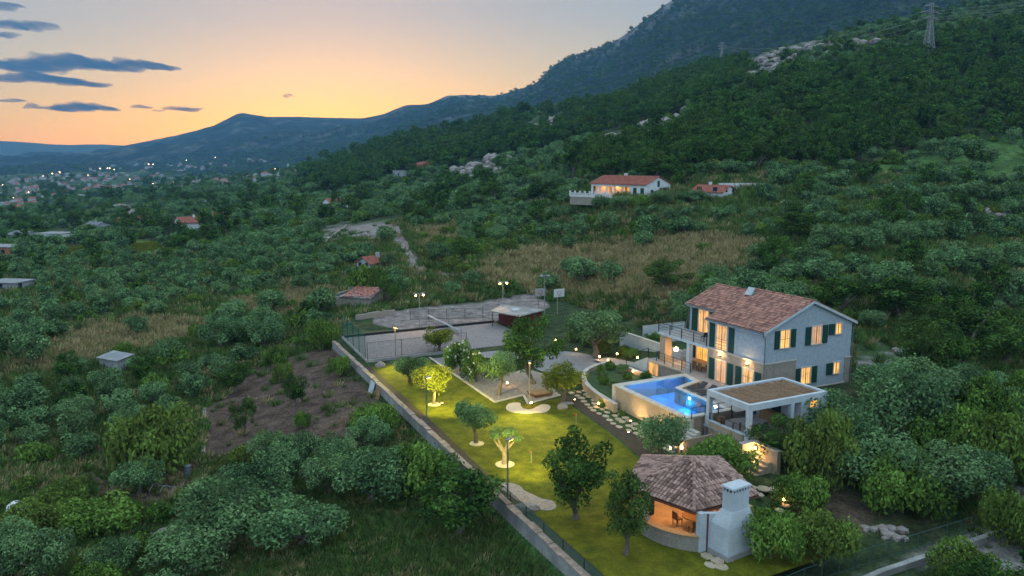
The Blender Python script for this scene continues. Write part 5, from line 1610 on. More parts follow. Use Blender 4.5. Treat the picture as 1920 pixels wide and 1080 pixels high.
# ------------------------------------------------------------------ vegetation
M['olive'] = mat_leaf('olive_leaves', (0.011, 0.030, 0.016), (0.180, 0.315, 0.130), (0.12, 0.15, 0.06), 0.30)
M['shrub'] = mat_leaf('shrub_leaves', (0.010, 0.030, 0.009), (0.165, 0.290, 0.055), (0.15, 0.15, 0.04), 0.42)
M['oak'] = mat_leaf('oak_leaves', (0.006, 0.020, 0.008), (0.098, 0.195, 0.042), (0.08, 0.08, 0.03), 0.30)
M['lamplit_vine'] = mat_leaf('lamplit_vine_leaves', (0.06, 0.08, 0.012), (0.19, 0.22, 0.035), (0.18, 0.17, 0.05), 0.2)  # yellow lamplight put into the leaf colour of lit trees; also real vine green
M['grove'] = M['olive']
M['straw'] = mat_leaf('dry_grass_blades', (0.20, 0.16, 0.075), (0.46, 0.38, 0.20), (0.14, 0.15, 0.06), 0.5, 0.2)
M['weed'] = mat_leaf('green_weed_blades', (0.03, 0.065, 0.018), (0.13, 0.235, 0.06), (0.18, 0.15, 0.07), 0.5, 0.2)
M['petal'] = mat_mottle('white_petals', (0.6, 0.57, 0.55), (0.75, 0.72, 0.7), 5, 0.8, 0)
def crown_arrays(n, s, seed, lobes=14, flat=0.75, spread=0.62, dome=False, upright=False, lr0=.24, lr1=.46):
    """leaf quads on the skins of many overlapping lobes; unit crown: radius about 1, z from 0 to 2*flat"""
    r = np.random.default_rng(seed)
    d = r.normal(size=(lobes, 3)); d /= np.linalg.norm(d, axis=1)[:, None]
    rad = r.uniform(0.35, 1.0, lobes) ** 0.6
    c = d * rad[:, None] * np.array([spread, spread, flat * 0.62])
    if dome: c[:, 2] = np.abs(c[:, 2]) * 0.9 - flat * 0.72
    lr = r.uniform(lr0, lr1, lobes)
    if upright: c[:, 2] *= 1.25; lr *= 0.85
    lt = r.uniform(0, 1, lobes)
    w = lr ** 2; w /= w.sum()
    k = r.choice(lobes, n, p=w)
    v = r.normal(size=(n, 3)); v[:, 2] += 0.35; v /= np.linalg.norm(v, axis=1)[:, None]
    # ragged skin: some leaves well inside, a few sprays sticking out
    q = r.uniform(0, 1, n)
    rr = np.where(q < 0.2, r.uniform(0.35, 0.8, n), np.where(q > 0.93, r.uniform(1.05, 1.3, n), r.uniform(0.82, 1.06, n)))
    p = c[k] + v * (lr[k] * rr)[:, None] * np.array([1, 1, 0.9])
    p[:, 2] += flat
    if dome: p[:, 2] = np.maximum(p[:, 2], 0.03)
    nn = v * 0.75 + r.normal(size=(n, 3)) * 0.55 + np.array([0, 0, 0.25]); nn /= np.linalg.norm(nn, axis=1)[:, None]
    t = np.cross(nn, r.normal(size=(n, 3))); t /= np.linalg.norm(t, axis=1)[:, None]
    b = np.cross(nn, t)
    ss = s * r.uniform(0.6, 1.35, n)[:, None]
    V = np.stack([p - t * ss, p + b * ss * 0.5 - nn * ss * 0.1, p + t * ss, p - b * ss * 0.5 - nn * ss * 0.1], 1).reshape(-1, 3)
    F = np.arange(4 * n).reshape(-1, 4)
    tint = np.clip(0.55 * lt[k] + r.uniform(0, 0.6, n), 0, 1)
    return V, F, tint, c + np.array([0, 0, flat])
def np_mesh(name, V, F, tint, mat, mi=None):
    me = bpy.data.meshes.new(name)
    me.vertices.add(len(V)); me.vertices.foreach_set('co', np.asarray(V, 'f').ravel())
    me.loops.add(F.size); me.loops.foreach_set('vertex_index', F.ravel().astype('i'))
    me.polygons.add(len(F)); me.polygons.foreach_set('loop_start', np.arange(0, F.size, 4, dtype='i'))
    me.update(calc_edges=True)
    a = me.attributes.new('tint', 'FLOAT', 'FACE'); a.data.foreach_set('value', np.asarray(tint, 'f'))
    for q in (mat if isinstance(mat, (list, tuple)) else [mat]): me.materials.append(q)
    if mi is not None: me.polygons.foreach_set('material_index', np.asarray(mi, 'i'))
    return me
def trunk_mb(cent, hb, r0, seed, limbs=4, top=0.5):
    """unit trunk: from the ground to hb, then limbs into the lobes"""
    rg = random.Random(seed); m = MB()
    lean = Vector((rg.uniform(-.12, .12), rg.uniform(-.12, .12), hb))
    m.tube([(0, 0, -0.12), (lean.x * .2, lean.y * .2, hb * .25), (lean.x * .7, lean.y * .5, hb * .7), tuple(lean)], [r0 * 1.5, r0 * 1.05, r0 * .85, r0 * .8], 7)
    for c in rg.sample(list(map(tuple, cent)), min(limbs, len(cent))):
        e = Vector((c[0], c[1], c[2] + hb)); mid = lean.lerp(e, 0.5) + Vector((rg.uniform(-.1, .1), rg.uniform(-.1, .1), .05))
        m.tube([tuple(lean - Vector((0, 0, .04))), tuple(mid), tuple(e)], [r0 * .65, r0 * .4, r0 * .15], 5)
    return m
PROTO = {}
def proto(kind, lod, k):
    """(crown mesh, trunk mesh, height of the unit tree)"""
    key = (kind, lod, k)
    if key in PROTO: return PROTO[key]
    n, s = {'fine': (5200, 0.040), 'mid': (1900, 0.066), 'far': (1000, 0.092)}[lod]
    seed = 100 + k * 7 + {'olive': 0, 'shrub': 1000, 'oak': 2000, 'lamplit_vine': 3000, 'grove': 4000}[kind]
    if kind in ('olive', 'lamplit_vine', 'grove'): V, F, t, c = crown_arrays(n, s, seed, 32, 0.66, 0.74, lr0=.16, lr1=.32); hb = 0.16 if kind == 'olive' else 0.45
    elif kind == 'shrub': V, F, t, c = crown_arrays(int(n * .85), s * 1.05, seed, 24, 0.62, 0.78, dome=True, lr0=.16, lr1=.30); hb = 0.02
    else: V, F, t, c = crown_arrays(n, s, seed, 30, 0.95, 0.70, upright=True, lr0=.17, lr1=.34); hb = 0.2
    V = V + np.array([0, 0, hb])
    cm = np_mesh('crown', V, F, t, M[kind])
    tm = trunk_mb(c, hb + 0.12, 0.075 if kind != 'shrub' else 0.04, seed, 3 if lod == 'far' else 4).mesh('trunk', M['bark'])
    PROTO[key] = (cm, tm, float(V[:, 2].max()))
    return PROTO[key]
def joined(kind, k):
    n, s = 330, 0.165
    cm, tm, h = proto(kind, 'far', k)
    bm = bmesh.new(); bm.from_mesh(cm); n0 = len(bm.faces)
    bm.from_mesh(tm); bm.faces.ensure_lookup_table()
    for f in bm.faces[n0:]: f.material_index = 1
    me = bpy.data.meshes.new(kind + '_clump'); bm.to_mesh(me); bm.free()
    me.materials.append(M[kind]); me.materials.append(M['bark'])
    return me
def tree(name, kind, lod, k, pos, R, H, rz, label, cat, group):
    cm, tm, h = proto(kind, lod, k)
    e = bpy.data.objects.new(name, None); COL.objects.link(e)
    e.location = pos; e.rotation_euler = (0, 0, rz); e.scale = (R, R, H / h); e.empty_display_size = 0.3
    tag(e, label, cat, group)
    for nm, me in (('crown', cm), ('trunk', tm)):
        o = bpy.data.objects.new(nm, me); COL.objects.link(o); o.parent = e
    return e
def scatter(name, P, rz, S, idx, protos, label):
    """many small plants nobody could count: one object, instanced on its points"""
    me = bpy.data.meshes.new(name)
    me.vertices.add(len(P)); me.vertices.foreach_set('co', np.asarray(P, 'f').ravel())
    for nm, ty, dat, key in (('rz', 'FLOAT', rz, 'value'), ('sc', 'FLOAT_VECTOR', S, 'vector'), ('pi', 'INT', idx, 'value')):
        a = me.attributes.new(nm, ty, 'POINT'); a.data.foreach_set(key, np.asarray(dat, 'i' if ty == 'INT' else 'f').ravel())
    ob = bpy.data.objects.new(name, me); COL.objects.link(ob)
    c = bpy.data.collections.new(name + '_kinds')
    for i, pm in enumerate(protos):
        o = bpy.data.objects.new('plant_kind_%02d' % i, pm); c.objects.link(o)
    g = bpy.data.node_groups.new(name, 'GeometryNodeTree')
    g.interface.new_socket('Geometry', in_out='INPUT', socket_type='NodeSocketGeometry')
    g.interface.new_socket('Geometry', in_out='OUTPUT', socket_type='NodeSocketGeometry')
    N = g.nodes; Lk = g.links
    gi = N.new('NodeGroupInput'); go = N.new('NodeGroupOutput')
    ip = N.new('GeometryNodeInstanceOnPoints'); ci = N.new('GeometryNodeCollectionInfo')
    ci.inputs['Collection'].default_value = c; ci.inputs['Separate Children'].default_value = True; ci.inputs['Reset Children'].default_value = True
    ip.inputs['Pick Instance'].default_value = True
    def attr(n, ty):
        q = N.new('GeometryNodeInputNamedAttribute'); q.data_type = ty; q.inputs['Name'].default_value = n
        return q.outputs['Attribute']
    cx = N.new('ShaderNodeCombineXYZ')
    Lk.new(attr('rz', 'FLOAT'), cx.inputs['Z'])
    Lk.new(gi.outputs[0], ip.inputs['Points']); Lk.new(ci.outputs[0], ip.inputs['Instance'])
    Lk.new(attr('pi', 'INT'), ip.inputs['Instance Index']); Lk.new(cx.outputs[0], ip.inputs['Rotation']); Lk.new(attr('sc', 'FLOAT_VECTOR'), ip.inputs['Scale'])
    Lk.new(ip.outputs[0], go.inputs[0])
    md = ob.modifiers.new('plants', 'NODES'); md.node_group = g
    return tag(ob, label, kind='stuff')

# ---- trees one can point at: base pixel, crown width and height in photo pixels
TALL = []   # (name, kind, px, py, wpx, hpx, label, cat, z or None)
G_ = 'garden'
EXPL = [
 ('olive_tree', 'lamplit_vine', 813, 757, 72, 72, 'lamp lit yellow olive tree on a sand disc near the boundary wall', 0),
 ('olive_tree', 'olive', 768, 716, 68, 50, 'dark low olive behind the yellow lit olive on the lawn', 0),
 ('olive_tree', 'grove', 893, 830, 86, 78, 'round grey green olive tree alone on the middle of the lawn', 0),
 ('broadleaf_tree', 'oak', 1080, 972, 150, 172, 'big dark double topped tree at the right edge of the lawn', 0),
 ('broadleaf_tree', 'oak', 1173, 1040, 112, 165, 'dark upright tree touching the left side of the gazebo', 0),
 ('olive_tree', 'lamplit_vine', 1055, 755, 88, 78, 'lamp lit yellow green olive tree beside the flat rock', 0),
 ('olive_tree', 'grove', 935, 741, 76, 84, 'slim olive tree at the near end of the grey gravel bed', 0),
 ('broadleaf_tree', 'oak', 1000, 720, 112, 128, 'tallest dense dark tree between gravel bed and plaza', 0),
 ('oleander', 'shrub', 862, 695, 62, 58, 'white flowering shrub in the gravel bed nearest the court', 0),
 ('oleander', 'shrub', 893, 716, 60, 62, 'white flowering shrub in the middle of the gravel bed', 0),
 ('mulberry_tree', 'lamplit_vine', 822, 662, 72, 48, 'lamp lit yellowish leaning tree at the court end of the gravel bed', 0),
 ('olive_tree', 'olive', 1118, 662, 112, 82, 'wide dark olive above the plaza lights', 0.6),
 ('olive_tree', 'olive', 1243, 858, 100, 84, 'olive tree in front of the pool corner, lit yellow on its left', 0),
 ('shrub', 'shrub', 1352, 890, 140, 78, 'wide shrub between gazebo roof and pergola', 0),
 ('broadleaf_tree', 'oak', 1455, 872, 120, 100, 'dark forked tree beside the lamp lit wall', 0),
 ('shrub', 'shrub', 1445, 1050, 130, 110, 'leafy shrub pressing against the gazebo chimney', -0.1),
 ('shrub', 'shrub', 1540, 1045, 130, 95, 'broad shrub behind the green wire fence', -0.1),
 ('olive_tree', 'shrub', 1545, 905, 140, 150, 'tall green tree right of the pergola, nearest the landing stones', None),
 ('olive_tree', 'olive', 1600, 880, 140, 120, 'olive tree right of the pergola kitchen', None),
 ('olive_tree', 'shrub', 1690, 960, 160, 110, 'low leaning olive nearest the lane on the right', None),
 ('olive_tree', 'olive', 1690, 830, 160, 140, 'olive tree under the right corner of the villa', None),
 ('olive_tree', 'shrub', 1790, 860, 150, 110, 'green bushy tree left of the far concrete lane', None),
 ('olive_tree', 'olive', 1830, 930, 140, 100, 'dull olive tree at the bend of the lane', None),
 ('olive_tree', 'olive', 1720, 770, 150, 95, 'olive crown just right of the white rocks', None),
 ('olive_tree', 'shrub', 1840, 800, 120, 100, 'dark shrubby tree right above the concrete lane', None),
 ('broadleaf_tree', 'oak', 1800, 690, 180, 110, 'very wide dark oak on the slope right of the villa', None),
 ('broadleaf_tree', 'oak', 1880, 690, 120, 100, 'dark oak at the right edge of the picture', None),
 ('broadleaf_tree', 'oak', 1255, 545, 92, 56, 'round dark tree alone at the foot of the dry meadow', None),
 ('broadleaf_tree', 'oak', 1500, 450, 110, 50, 'round dark tree high on the green slope', None),
 ('broadleaf_tree', 'oak', 1570, 590, 110, 70, 'dark tree behind the villa ridge', None),
 ('broadleaf_tree', 'shrub', 602, 655, 60, 62, 'yellowish green tree just outside the far end of the boundary wall', None),
 ('shrub', 'shrub', 700, 818, 96, 70, 'bushy shrub outside the wall below the timber stack', None),
 ('broadleaf_tree', 'oak', 860, 1005, 190, 130, 'big dark holm oak overhanging the boundary wall', None),
 ('shrub', 'shrub', 790, 930, 150, 110, 'green shrub mass left of the holm oak at the wall', None),
 ('olive_tree', 'olive', 700, 945, 160, 120, 'olive tree left of the holm oak', None),
 ('olive_tree', 'olive', 620, 930, 110, 80, 'small olive at the near edge of the bare field', None),
 ('fig_tree', 'shrub', 300, 880, 170, 130, 'broad brownish green fig tree beside the bare field', None),
 ('shrub', 'shrub', 566, 802, 34, 34, 'small bright green bush alone in the bare field', None),
 ('broadleaf_tree', 'oak', 552, 765, 52, 66, 'slim dark tree in the bare field', None),
 ('broadleaf_tree', 'shrub', 690, 560, 80, 70, 'dark tree half hiding the red tiled ruin', None),
 ('olive_tree', 'olive', 480, 965, 150, 100, 'dusty olive above the stone pile at lower left', None),
 ('olive_tree', 'olive', 420, 1020, 190, 130, 'large silvery olive at the bottom, left of centre', None),
 ('olive_tree', 'olive', 560, 1030, 170, 110, 'silvery olive at the bottom below the dark oak', None),
 ('olive_tree', 'olive', 360, 1080, 170, 100, 'silvery olive cut by the bottom edge', None),
 ('shrub', 'shrub', 180, 1000, 160, 70, 'low green shrub row at the lower left edge', None),
 ('shrub', 'shrub', 60, 1000, 130, 70, 'low green shrub beside the white tank', None),
 ('olive_tree', 'olive', 1650, 930, 170, 130, 'full olive crown just behind the bare soil patch', None),
 ('olive_tree', 'olive', 1765, 950, 160, 120, 'olive tree between the leaning olive and the lane bend', None),
 ('olive_tree', 'shrub', 1860, 880, 140, 120, 'bright green tree at the right edge above the lane', None),
 ('olive_tree', 'olive', 1570, 840, 140, 110, 'olive tree touching the summer kitchen wall', None),
 ('olive_tree', 'olive', 1660, 770, 130, 100, 'olive tree nearest the right wall of the villa', None),
 ('olive_tree', 'shrub', 1500, 960, 110, 80, 'green shrub right of the flat landing stones', None),
 ('broadleaf_tree', 'oak', 1690, 600, 150, 80, 'dark oak above the white rocks behind the villa', None),
 ('shrub', 'shrub', 1092, 392, 44, 26, 'shrub hiding the left end of the white balustrade', None),
 ('olive_tree', 'olive', 1128, 394, 46, 28, 'olive below the left half of the white balustrade', None),
 ('olive_tree', 'olive', 1165, 395, 46, 27, 'olive below the right half of the white balustrade', None),
 ('shrub', 'shrub', 1202, 390, 44, 25, 'shrub below the shuttered doors of the white house', None),
 ('olive_tree', 'olive', 1240, 384, 48, 28, 'olive in front of the white gable on the slope', None),
 ('shrub', 'olive', 1300, 380, 60, 24, 'low olive mass before the pink roofed outbuilding', None),
 ('shrub', 'shrub', 532, 715, 40, 38, 'dark shrub in the upper part of the bare field', None),
 ('shrub', 'shrub', 505, 855, 64, 52, 'shrub at the lower end of the bare field', None),
 ('shrub', 'oak', 458, 815, 52, 70, 'dark upright shrub dividing the bare field', None),
 ('shrub', 'oak', 440, 735, 70, 56, 'dark shrub at the upper left corner of the bare field', None),
 ('shrub', 'shrub', 636, 705, 46, 42, 'green shrub at the foot of the wall beside the bare field', None),
 ('shrub', 'shrub', 520, 690, 50, 44, 'shrub at the top edge of the bare field', None),
 ('olive_tree', 'shrub', 1800, 1090, 130, 90, 'leafy shrub at the bottom right corner below the lane', None),
 ('olive_tree', 'shrub', 1890, 1020, 120, 110, 'leafy tree at the right edge below the lane', None),
]
PLACED = []
ORDN = 'first second third fourth fifth sixth seventh eighth ninth tenth eleventh twelfth'.split()
def build_explicit():
    rg = random.Random(77)
    for i, (nm, kind, px, py, wp, hp, lb, z) in enumerate(EXPL):
        if z is None: p = at(px, py)
        else: p = Vector(atz(px, py, z))
        d = p.y; R = wp / 2 * d / FPX / 0.80; H = hp * d / FPX * 1.08
        base = kind
        k = i % 4
        e = tree(nm, base, 'fine', k, p, R, H, rg.random() * 6.28, lb, 'tree' if 'tree' in nm else 'shrub', None)
        if kind == 'lamplit_vine':
            pass
        PLACED.append((p.x, p.y, R))
        if nm == 'oleander':
            fl = MB(); c = random.Random(i)
            cm = proto(base, 'fine', k)[0]
            for q in range(60):
                v = cm.vertices[c.randrange(len(cm.vertices))].co
                fl.box(v.y - .03, v.y + .03, v.x - .03, v.x + .03, v.z, v.z + .035)
            o = bpy.data.objects.new('flower', fl.mesh('flower', M['petal'])); COL.objects.link(o); o.parent = e; o['kind'] = 'stuff'
    rg3 = random.Random(91)
    bed = [(11.2,-8.6),(12.8,-7.4),(14.6,-7.6),(16.4,-6.4),(18.2,-5.6),(19.0,-3.8),(17.2,-3.4),(14.8,-4.4),(12.2,-5.0),(10.4,-6.6),(10.3,-3.6),(13.2,-3.2)]
    for j, (u, v) in enumerate(bed):
        R = rg3.uniform(.45, .85); p = W(u, v, 0.48)
        tree('bed_plant', 'shrub' if j % 3 else 'olive', 'mid', j % 4, p, R, R * rg3.uniform(1.1, 1.7), rg3.random() * 6, ('leftmost' if j == 5 else ORDN[j] + ' along the wall') + ' small plant in the bed behind the curved wall', 'plant', 'plants in the bed behind the curved wall')
    edge = [(32.5,-2.2,1.0,'right of the farthest garden light'),(27.2,0.9,1.3,'between two plaza lights, under the wide olive'),(24.6,1.9,1.1,'beside the plaza light nearest the stair'),(22.6,1.6,1.2,'left of the garden stair'),(31.0,1.2,1.4,'behind the plaza'),(34.0,1.0,1.5,'behind the tallest garden tree'),(9.6,-11.0,.5,'at the near end of the curved wall'),(6.3,-11.0,.45,'on the stones before the pool wall'),(30.0,5.5,1.8,'behind the long white side wall'),(24.0,6.0,1.6,'above the middle of the white side wall')]
    for j, (u, v, R, lb) in enumerate(edge):
        p = W(u, v, 0); p.z = gz(p.x, p.y)
        tree('shrub', 'shrub', 'fine', j % 4, p, R, R * rg3.uniform(1.1, 1.5), rg3.random() * 6, 'rounded garden shrub ' + lb, 'shrub', 'shrubs along the plaza')
    # uplights under the lit olives
    for (u, v, w_) in ((17.0, -24.5, 110), (12.2, -12.5, 130), (36.2, -16.8, 110), (2.0, -13.3, 120)):
        nmz = {17.0: 'in the sand disc of the yellow olive', 12.2: 'under the olive by the flat rock', 36.2: 'under the leaning tree by the court', 2.0: 'at the lawn side of the pool corner olive'}[u]
        t = thing('uplight', 'small ground uplight ' + nmz, 'garden light', u, v, 0.05, 'tree uplights')
        m_ = MB(); m_.lathe(u, v, [(0.08, 0.03), (0.1, 0.16)], 8); m_.build('housing', M['metal'], t)
        m_ = MB(); m_.lathe(u, v, [(0.08, 0.162), (0.06, 0.175)], 8); m_.build('lens', M['glow_lamp'], t)
        lamp(t, 'uplight_beam', 'SPOT', u, v, 0.25, w_ * 5, YEL, 0.08, (u + .3, v - .6, 3), 130)
build_explicit()
# sparse pruned olive with lit pale limbs
def build_pruned():
    u, v = 0.7, -25.9
    t = thing('olive_tree', 'hard pruned olive with bare pale limbs and few leaves on a sand disc', 'tree', u, v, 0)
    m = MB()
    L = lambda a, b, c: (v + a, u + b, c)
    m.tube([L(0, 0, -.1), L(.05, 0, .5), L(0, .1, 1.0)], [0.26, 0.2, 0.17], 8)
    ends = []
    for a in ((-.7, .5, 2.0), (.6, .3, 2.2), (.2, -.6, 2.4), (-.2, .9, 2.1), (.7, -.4, 1.9)):
        e = L(*a); ends.append(e); m.tube([L(0, .08, .9), L(a[0] * .6, a[1] * .6, 1.5), e], [0.13, 0.09, 0.04], 6)
    m.build('trunk', mat_mottle('pale_pruned_bark', (0.22, 0.18, 0.13), (0.36, 0.3, 0.22), 4, 0.9, 0.6, 20), t)
    V = []; Fs = []; T = []
    r = np.random.default_rng(3); off = ORG[t.name]
    for e in ends:
        a, f, tt, c = crown_arrays(260, 0.11, int(r.integers(1e6)), 6, 0.6)
        Fs.append(f + sum(len(x) for x in V)); V.append(a * np.array([.85, .85, .7]) + np.array(e) - np.array(off) - np.array([0, 0, .2])); T.append(tt)
    o = bpy.data.objects.new('crown', np_mesh('crown', np.concatenate(V), np.concatenate(Fs), np.concatenate(T), M['olive'])); COL.objects.link(o); o.parent = t
    PLACED.append((*W(u, v)[:2], 1.0))
build_pruned()

# ---- the hillside: every bush has its place; the largest in view are objects, the rest one mass
FORESTZ = [[(1060,335),(1130,270),(1300,225),(1500,150),(1700,110),(1920,40),(1980,40),(1980,262),(1920,258),(1700,292),(1480,322),(1262,325),(1258,345),(1110,340)],
           [(560,330),(760,260),(1000,222),(1150,200),(1300,140),(1420,120),(1400,170),(1200,240),(1000,290),(760,330),(600,370)]]
GROVE = [[(0,500),(330,480),(560,430),(780,470),(800,545),(640,590),(450,560),(250,590),(0,640)],
         [(780,420),(1000,380),(1120,390),(1460,390),(1500,440),(1300,440),(1000,430),(860,440)],
         [(0,720),(330,690),(470,640),(480,760),(380,800),(330,900),(0,900)],
         [(560,560),(800,530),(1000,530),(760,580),(640,590)]]
BUSHY = [[(1480,800),(1600,740),(1640,690),(1900,700),(1900,900),(1840,940),(1640,960),(1500,940)],
         [(420,860),(620,850),(760,850),(900,940),(830,1010),(640,940),(640,1080),(280,1080),(330,960)],
         [(0,890),(300,960),(270,1010),(0,1020)],
         [(1590,420),(1930,330),(1930,690),(1700,640),(1600,560)],
         [(1060,560),(1290,560),(1290,620),(1180,640),(1060,600)]]
LANDMARKS = [('tall floodlight mast', -1, 113), ('curved planter wall', 6, 80), ('red barn roof', -70, 320), ('church tower', -420, 1500), ('quarry mound', -45, 225), ('far forest corner', 160, 300), ('upper meadow edge', 40, 165), ('pale shed roof', -50, 100), ('villa gable', 36, 76), ('ridge crest', 40, 620), ('outbuilding', 50, 195), ('round meadow tree', 24, 118), ('right slope boulders', 115, 185), ('bent lane', 46, 58), ('dark pylon wood', 190, 360), ('holm oak', -4, 50), ('villa', 30, 78), ('gazebo', 11.8, 49), ('white restaurant house', 26, 187), ('ball court', -9, 104), ('bare brown field', -19, 84), ('quarry road bend', -38, 215),
             ('red tiled ruin', -24, 131), ('dry meadow', 10, 152), ('gravel lane on the right', 33, 50), ('white rocks by the villa', 40, 86), ('steel pylon', 225, 440),
             ('pale rock outcrops', 120, 370), ('yellow vineyard', -170, 350), ('white cottage in the grove', -78, 385), ('concrete lane', 52, 68), ('red hut roof', -27, 150),
             ('long dark forest edge', 85, 250), ('green slope terraces', 110, 190), ('pool', 14, 72), ('twin white barns', -210, 345), ('straw coloured strip', -70, 130), ('white tank', -35, 53)]
TOWN = [[(-40, 392), (60, 380), (200, 357), (330, 350), (420, 341), (560, 323), (700, 296), (690, 285), (540, 300), (300, 303), (90, 325), (-40, 335)]]
def build_scatter():
    rg = np.random.default_rng(2024)
    cand = []
    for r0, r1, sp in ((30, 250, 3.1), (250, 620, 4.6), (620, 1150, 7.5), (1150, 2250, 13.0)):
        xm = r1 * 0.78
        gx, gy = np.meshgrid(np.arange(-xm, xm, sp), np.arange(20, r1, sp))
        gx = gx + rg.uniform(-.48, .48, gx.shape) * sp; gy = gy + rg.uniform(-.48, .48, gx.shape) * sp
        x, y = gx.ravel(), gy.ravel(); d = np.hypot(x, y)
        k = (d >= r0) & (d < r1) & (np.abs(np.arctan2(x, y)) < 0.64)
        cand.append(np.stack([x[k], y[k], np.full(k.sum(), sp)], 1))
    C = np.concatenate(cand); x, y, sp = C.T
    z = ground(x, y); px, py = to_px(x, y, z)
    keep = (px > -260) & (px < 2180) & (py > -80) & (py < 1290)
    x, y, z, sp, px, py = [q[keep] for q in (x, y, z, sp, px, py)]
    gv0 = cover(px, py, GROVE, 4) > 0.5
    ca, sa = math.cos(R_(32)), math.sin(R_(32))
    ra, rb = x * ca + y * sa, -x * sa + y * ca
    ka, kb = np.round(ra / 3.9), np.round(rb / 5.4)
    near_g = gv0 & (np.hypot(x, y) < 330)
    code = (ka * 100003 + kb).astype(np.int64)
    first = np.zeros(len(x), bool); first[np.unique(code, return_index=True)[1]] = True
    ja = ka * 3.9 + rg.uniform(-.3, .3, len(x)); jb = kb * 5.4 + rg.uniform(-.25, .25, len(x))
    x = np.where(near_g, ja * ca - jb * sa, x); y = np.where(near_g, ja * sa + jb * ca, y)
    kk = ~near_g | first
    x, y, sp = x[kk], y[kk], sp[kk]
    z = ground(x, y); px, py = to_px(x, y, z)
    u = -(x - GX) * SG + (y - GY) * CG; v = (x - GX) * CG + (y - GY) * SG
    d = np.hypot(x, y)
    n1 = fbm(x / 20, y / 20, 3); n2 = fbm(x / 55 + 7, y / 55, 3)
    p = np.clip(0.64 + 0.75 * n1 + 0.25 * n2, 0.14, 0.95)
    fz = cover(px, py, FORESTZ, 3) > 0.5; gv = cover(px, py, GROVE, 4) > 0.5; bz = cover(px, py, BUSHY, 4) > 0.5
    p = np.where(gv, 0.93 + 0.3 * n1, p)
    p = np.where(bz, 0.78 + 0.5 * n1, p)
    p = np.where(fz, 0.84 + 0.5 * n1, p)
    # terraces of the right hand slope and of the grove below the restaurant run along the contours
    ter = (x > 5) & (d > 125) & (d < 300) & ~fz
    p = np.where(ter, np.clip(p * 1.2, 0, .97) * (0.07 + 0.95 * smooth(-.15, .45, np.sin(2 * math.pi * (z + 0.8 * n2) / 2.7))), p)
    md = cover(px, py, MEADOW, 8); p = p * (1 - md) + md * np.clip(0.13 + 1.3 * (n1 - 0.10), 0.04, 0.9)
    p = p * (1 - 0.86 * cover(px, py, SPARSE, 6))
    p = p * (1 - 0.12 * cover(px, py, GREENM, 10))
    p = p * (1 - 0.985 * cover(px, py, PLOUGH, 4))
    p = p * (1 - 0.72 * cover(px, py, ROCKY, 4)); p = p * (1 - cover(px, py, ROAD, 3)); p = p * (1 - cover(px, py, VINE, 2)); p = p * (1 - 0.96 * cover(px, py, CLEAR, 3))
    p = p * (1 - 0.75 * cover(px, py, SOILP, 6))
    p = p * (1 - 0.82 * cover(px, py, TOWN, 4))
    sd = poly_sd(u, v, PROP); inside = (sd < 1.5) & (d < 200)
    bigok = inside & bz & (u < -9)
    p = np.where(inside & ~bigok, 0, p)
    p = np.where((v < v_wall(u) + 2.0) & (v > v_wall(u) - 1.6) & (u < 50) & (u > -25) & (d < 140), 0, p)
    p = np.where((sd < 5) & (u > 36) & (d < 200), 0, p)
    for (ax, ay, ar) in PLACED:
        p = np.where(np.hypot(x - ax, y - ay) < ar * 0.9 + 0.6, 0, p)
    for (ax, ay, ar) in HOUSES:
        p = np.where(np.hypot(x - ax, y - ay) < ar, 0, p)
        p = np.where((np.abs(x / y - ax / ay) * ay < ar * .8) & (y < ay) & (ay - y < ar * (0.8 if ar == 13 or ar == 11 else 1.9)), 0, p)
    k = rg.uniform(0, 1, len(x)) < p
    x, y, z, sp, px, py, d, n2, fz, gv, bz, sdk = [q[k] for q in (x, y, z, sp, px, py, d, n2, fz, gv, bz, sd)]
    n = len(x); q = rg.uniform(0, 1, n)
    kind = np.where(fz, np.where(q < 0.72, 2, 1), np.where(gv, np.where(q < 0.85, 0, np.where(q < .95, 1, 2)), np.where(q < 0.40 + 0.35 * n2, 0, np.where(q < 0.92, 1, 2))))
    ter2 = (x > 5) & (d > 125) & (d < 300) & ~fz & (q < 0.72)
    kind = np.where(ter2, 0, kind)
    R = np.select([kind == 0, kind == 1, kind == 2], [rg.uniform(1.7, 2.9, n), rg.uniform(0.9, 2.3, n), rg.uniform(2.0, 3.4, n)])
    R = np.where(gv & (d < 330), rg.uniform(1.6, 2.1, n), R)
    R = np.where(fz, R * 1.15, R)
    R = R * 1.12 * np.clip(sp / 3.1, 1, None) ** 0.55 * rg.uniform(0.85, 1.12, n)
    R = np.where(d < 70, R * 0.85, R)
    hf = np.select([kind == 0, kind == 1, kind == 2], [rg.uniform(1.25, 1.6, n), rg.uniform(1.0, 1.4, n), rg.uniform(1.6, 2.3, n)])
    H = R * hf
    vis = (px > -30) & (px < 1950) & (py > 0) & (py < 1260)
    app = np.where(vis, R / d, 0)
    solo = np.zeros(n, bool)
    names = [('olive_tree', 'olive', 'silvery olive', 'tree', 262), ('shrub', 'shrub', 'green shrub', 'shrub', 275), ('oak_tree', 'oak', 'dark oak', 'tree', 270)]
    lm = np.array([(a[1], a[2]) for a in LANDMARKS])
    rz = rg.uniform(0, 6.28, n); var = rg.integers(0, 4, n)
    shared = {}
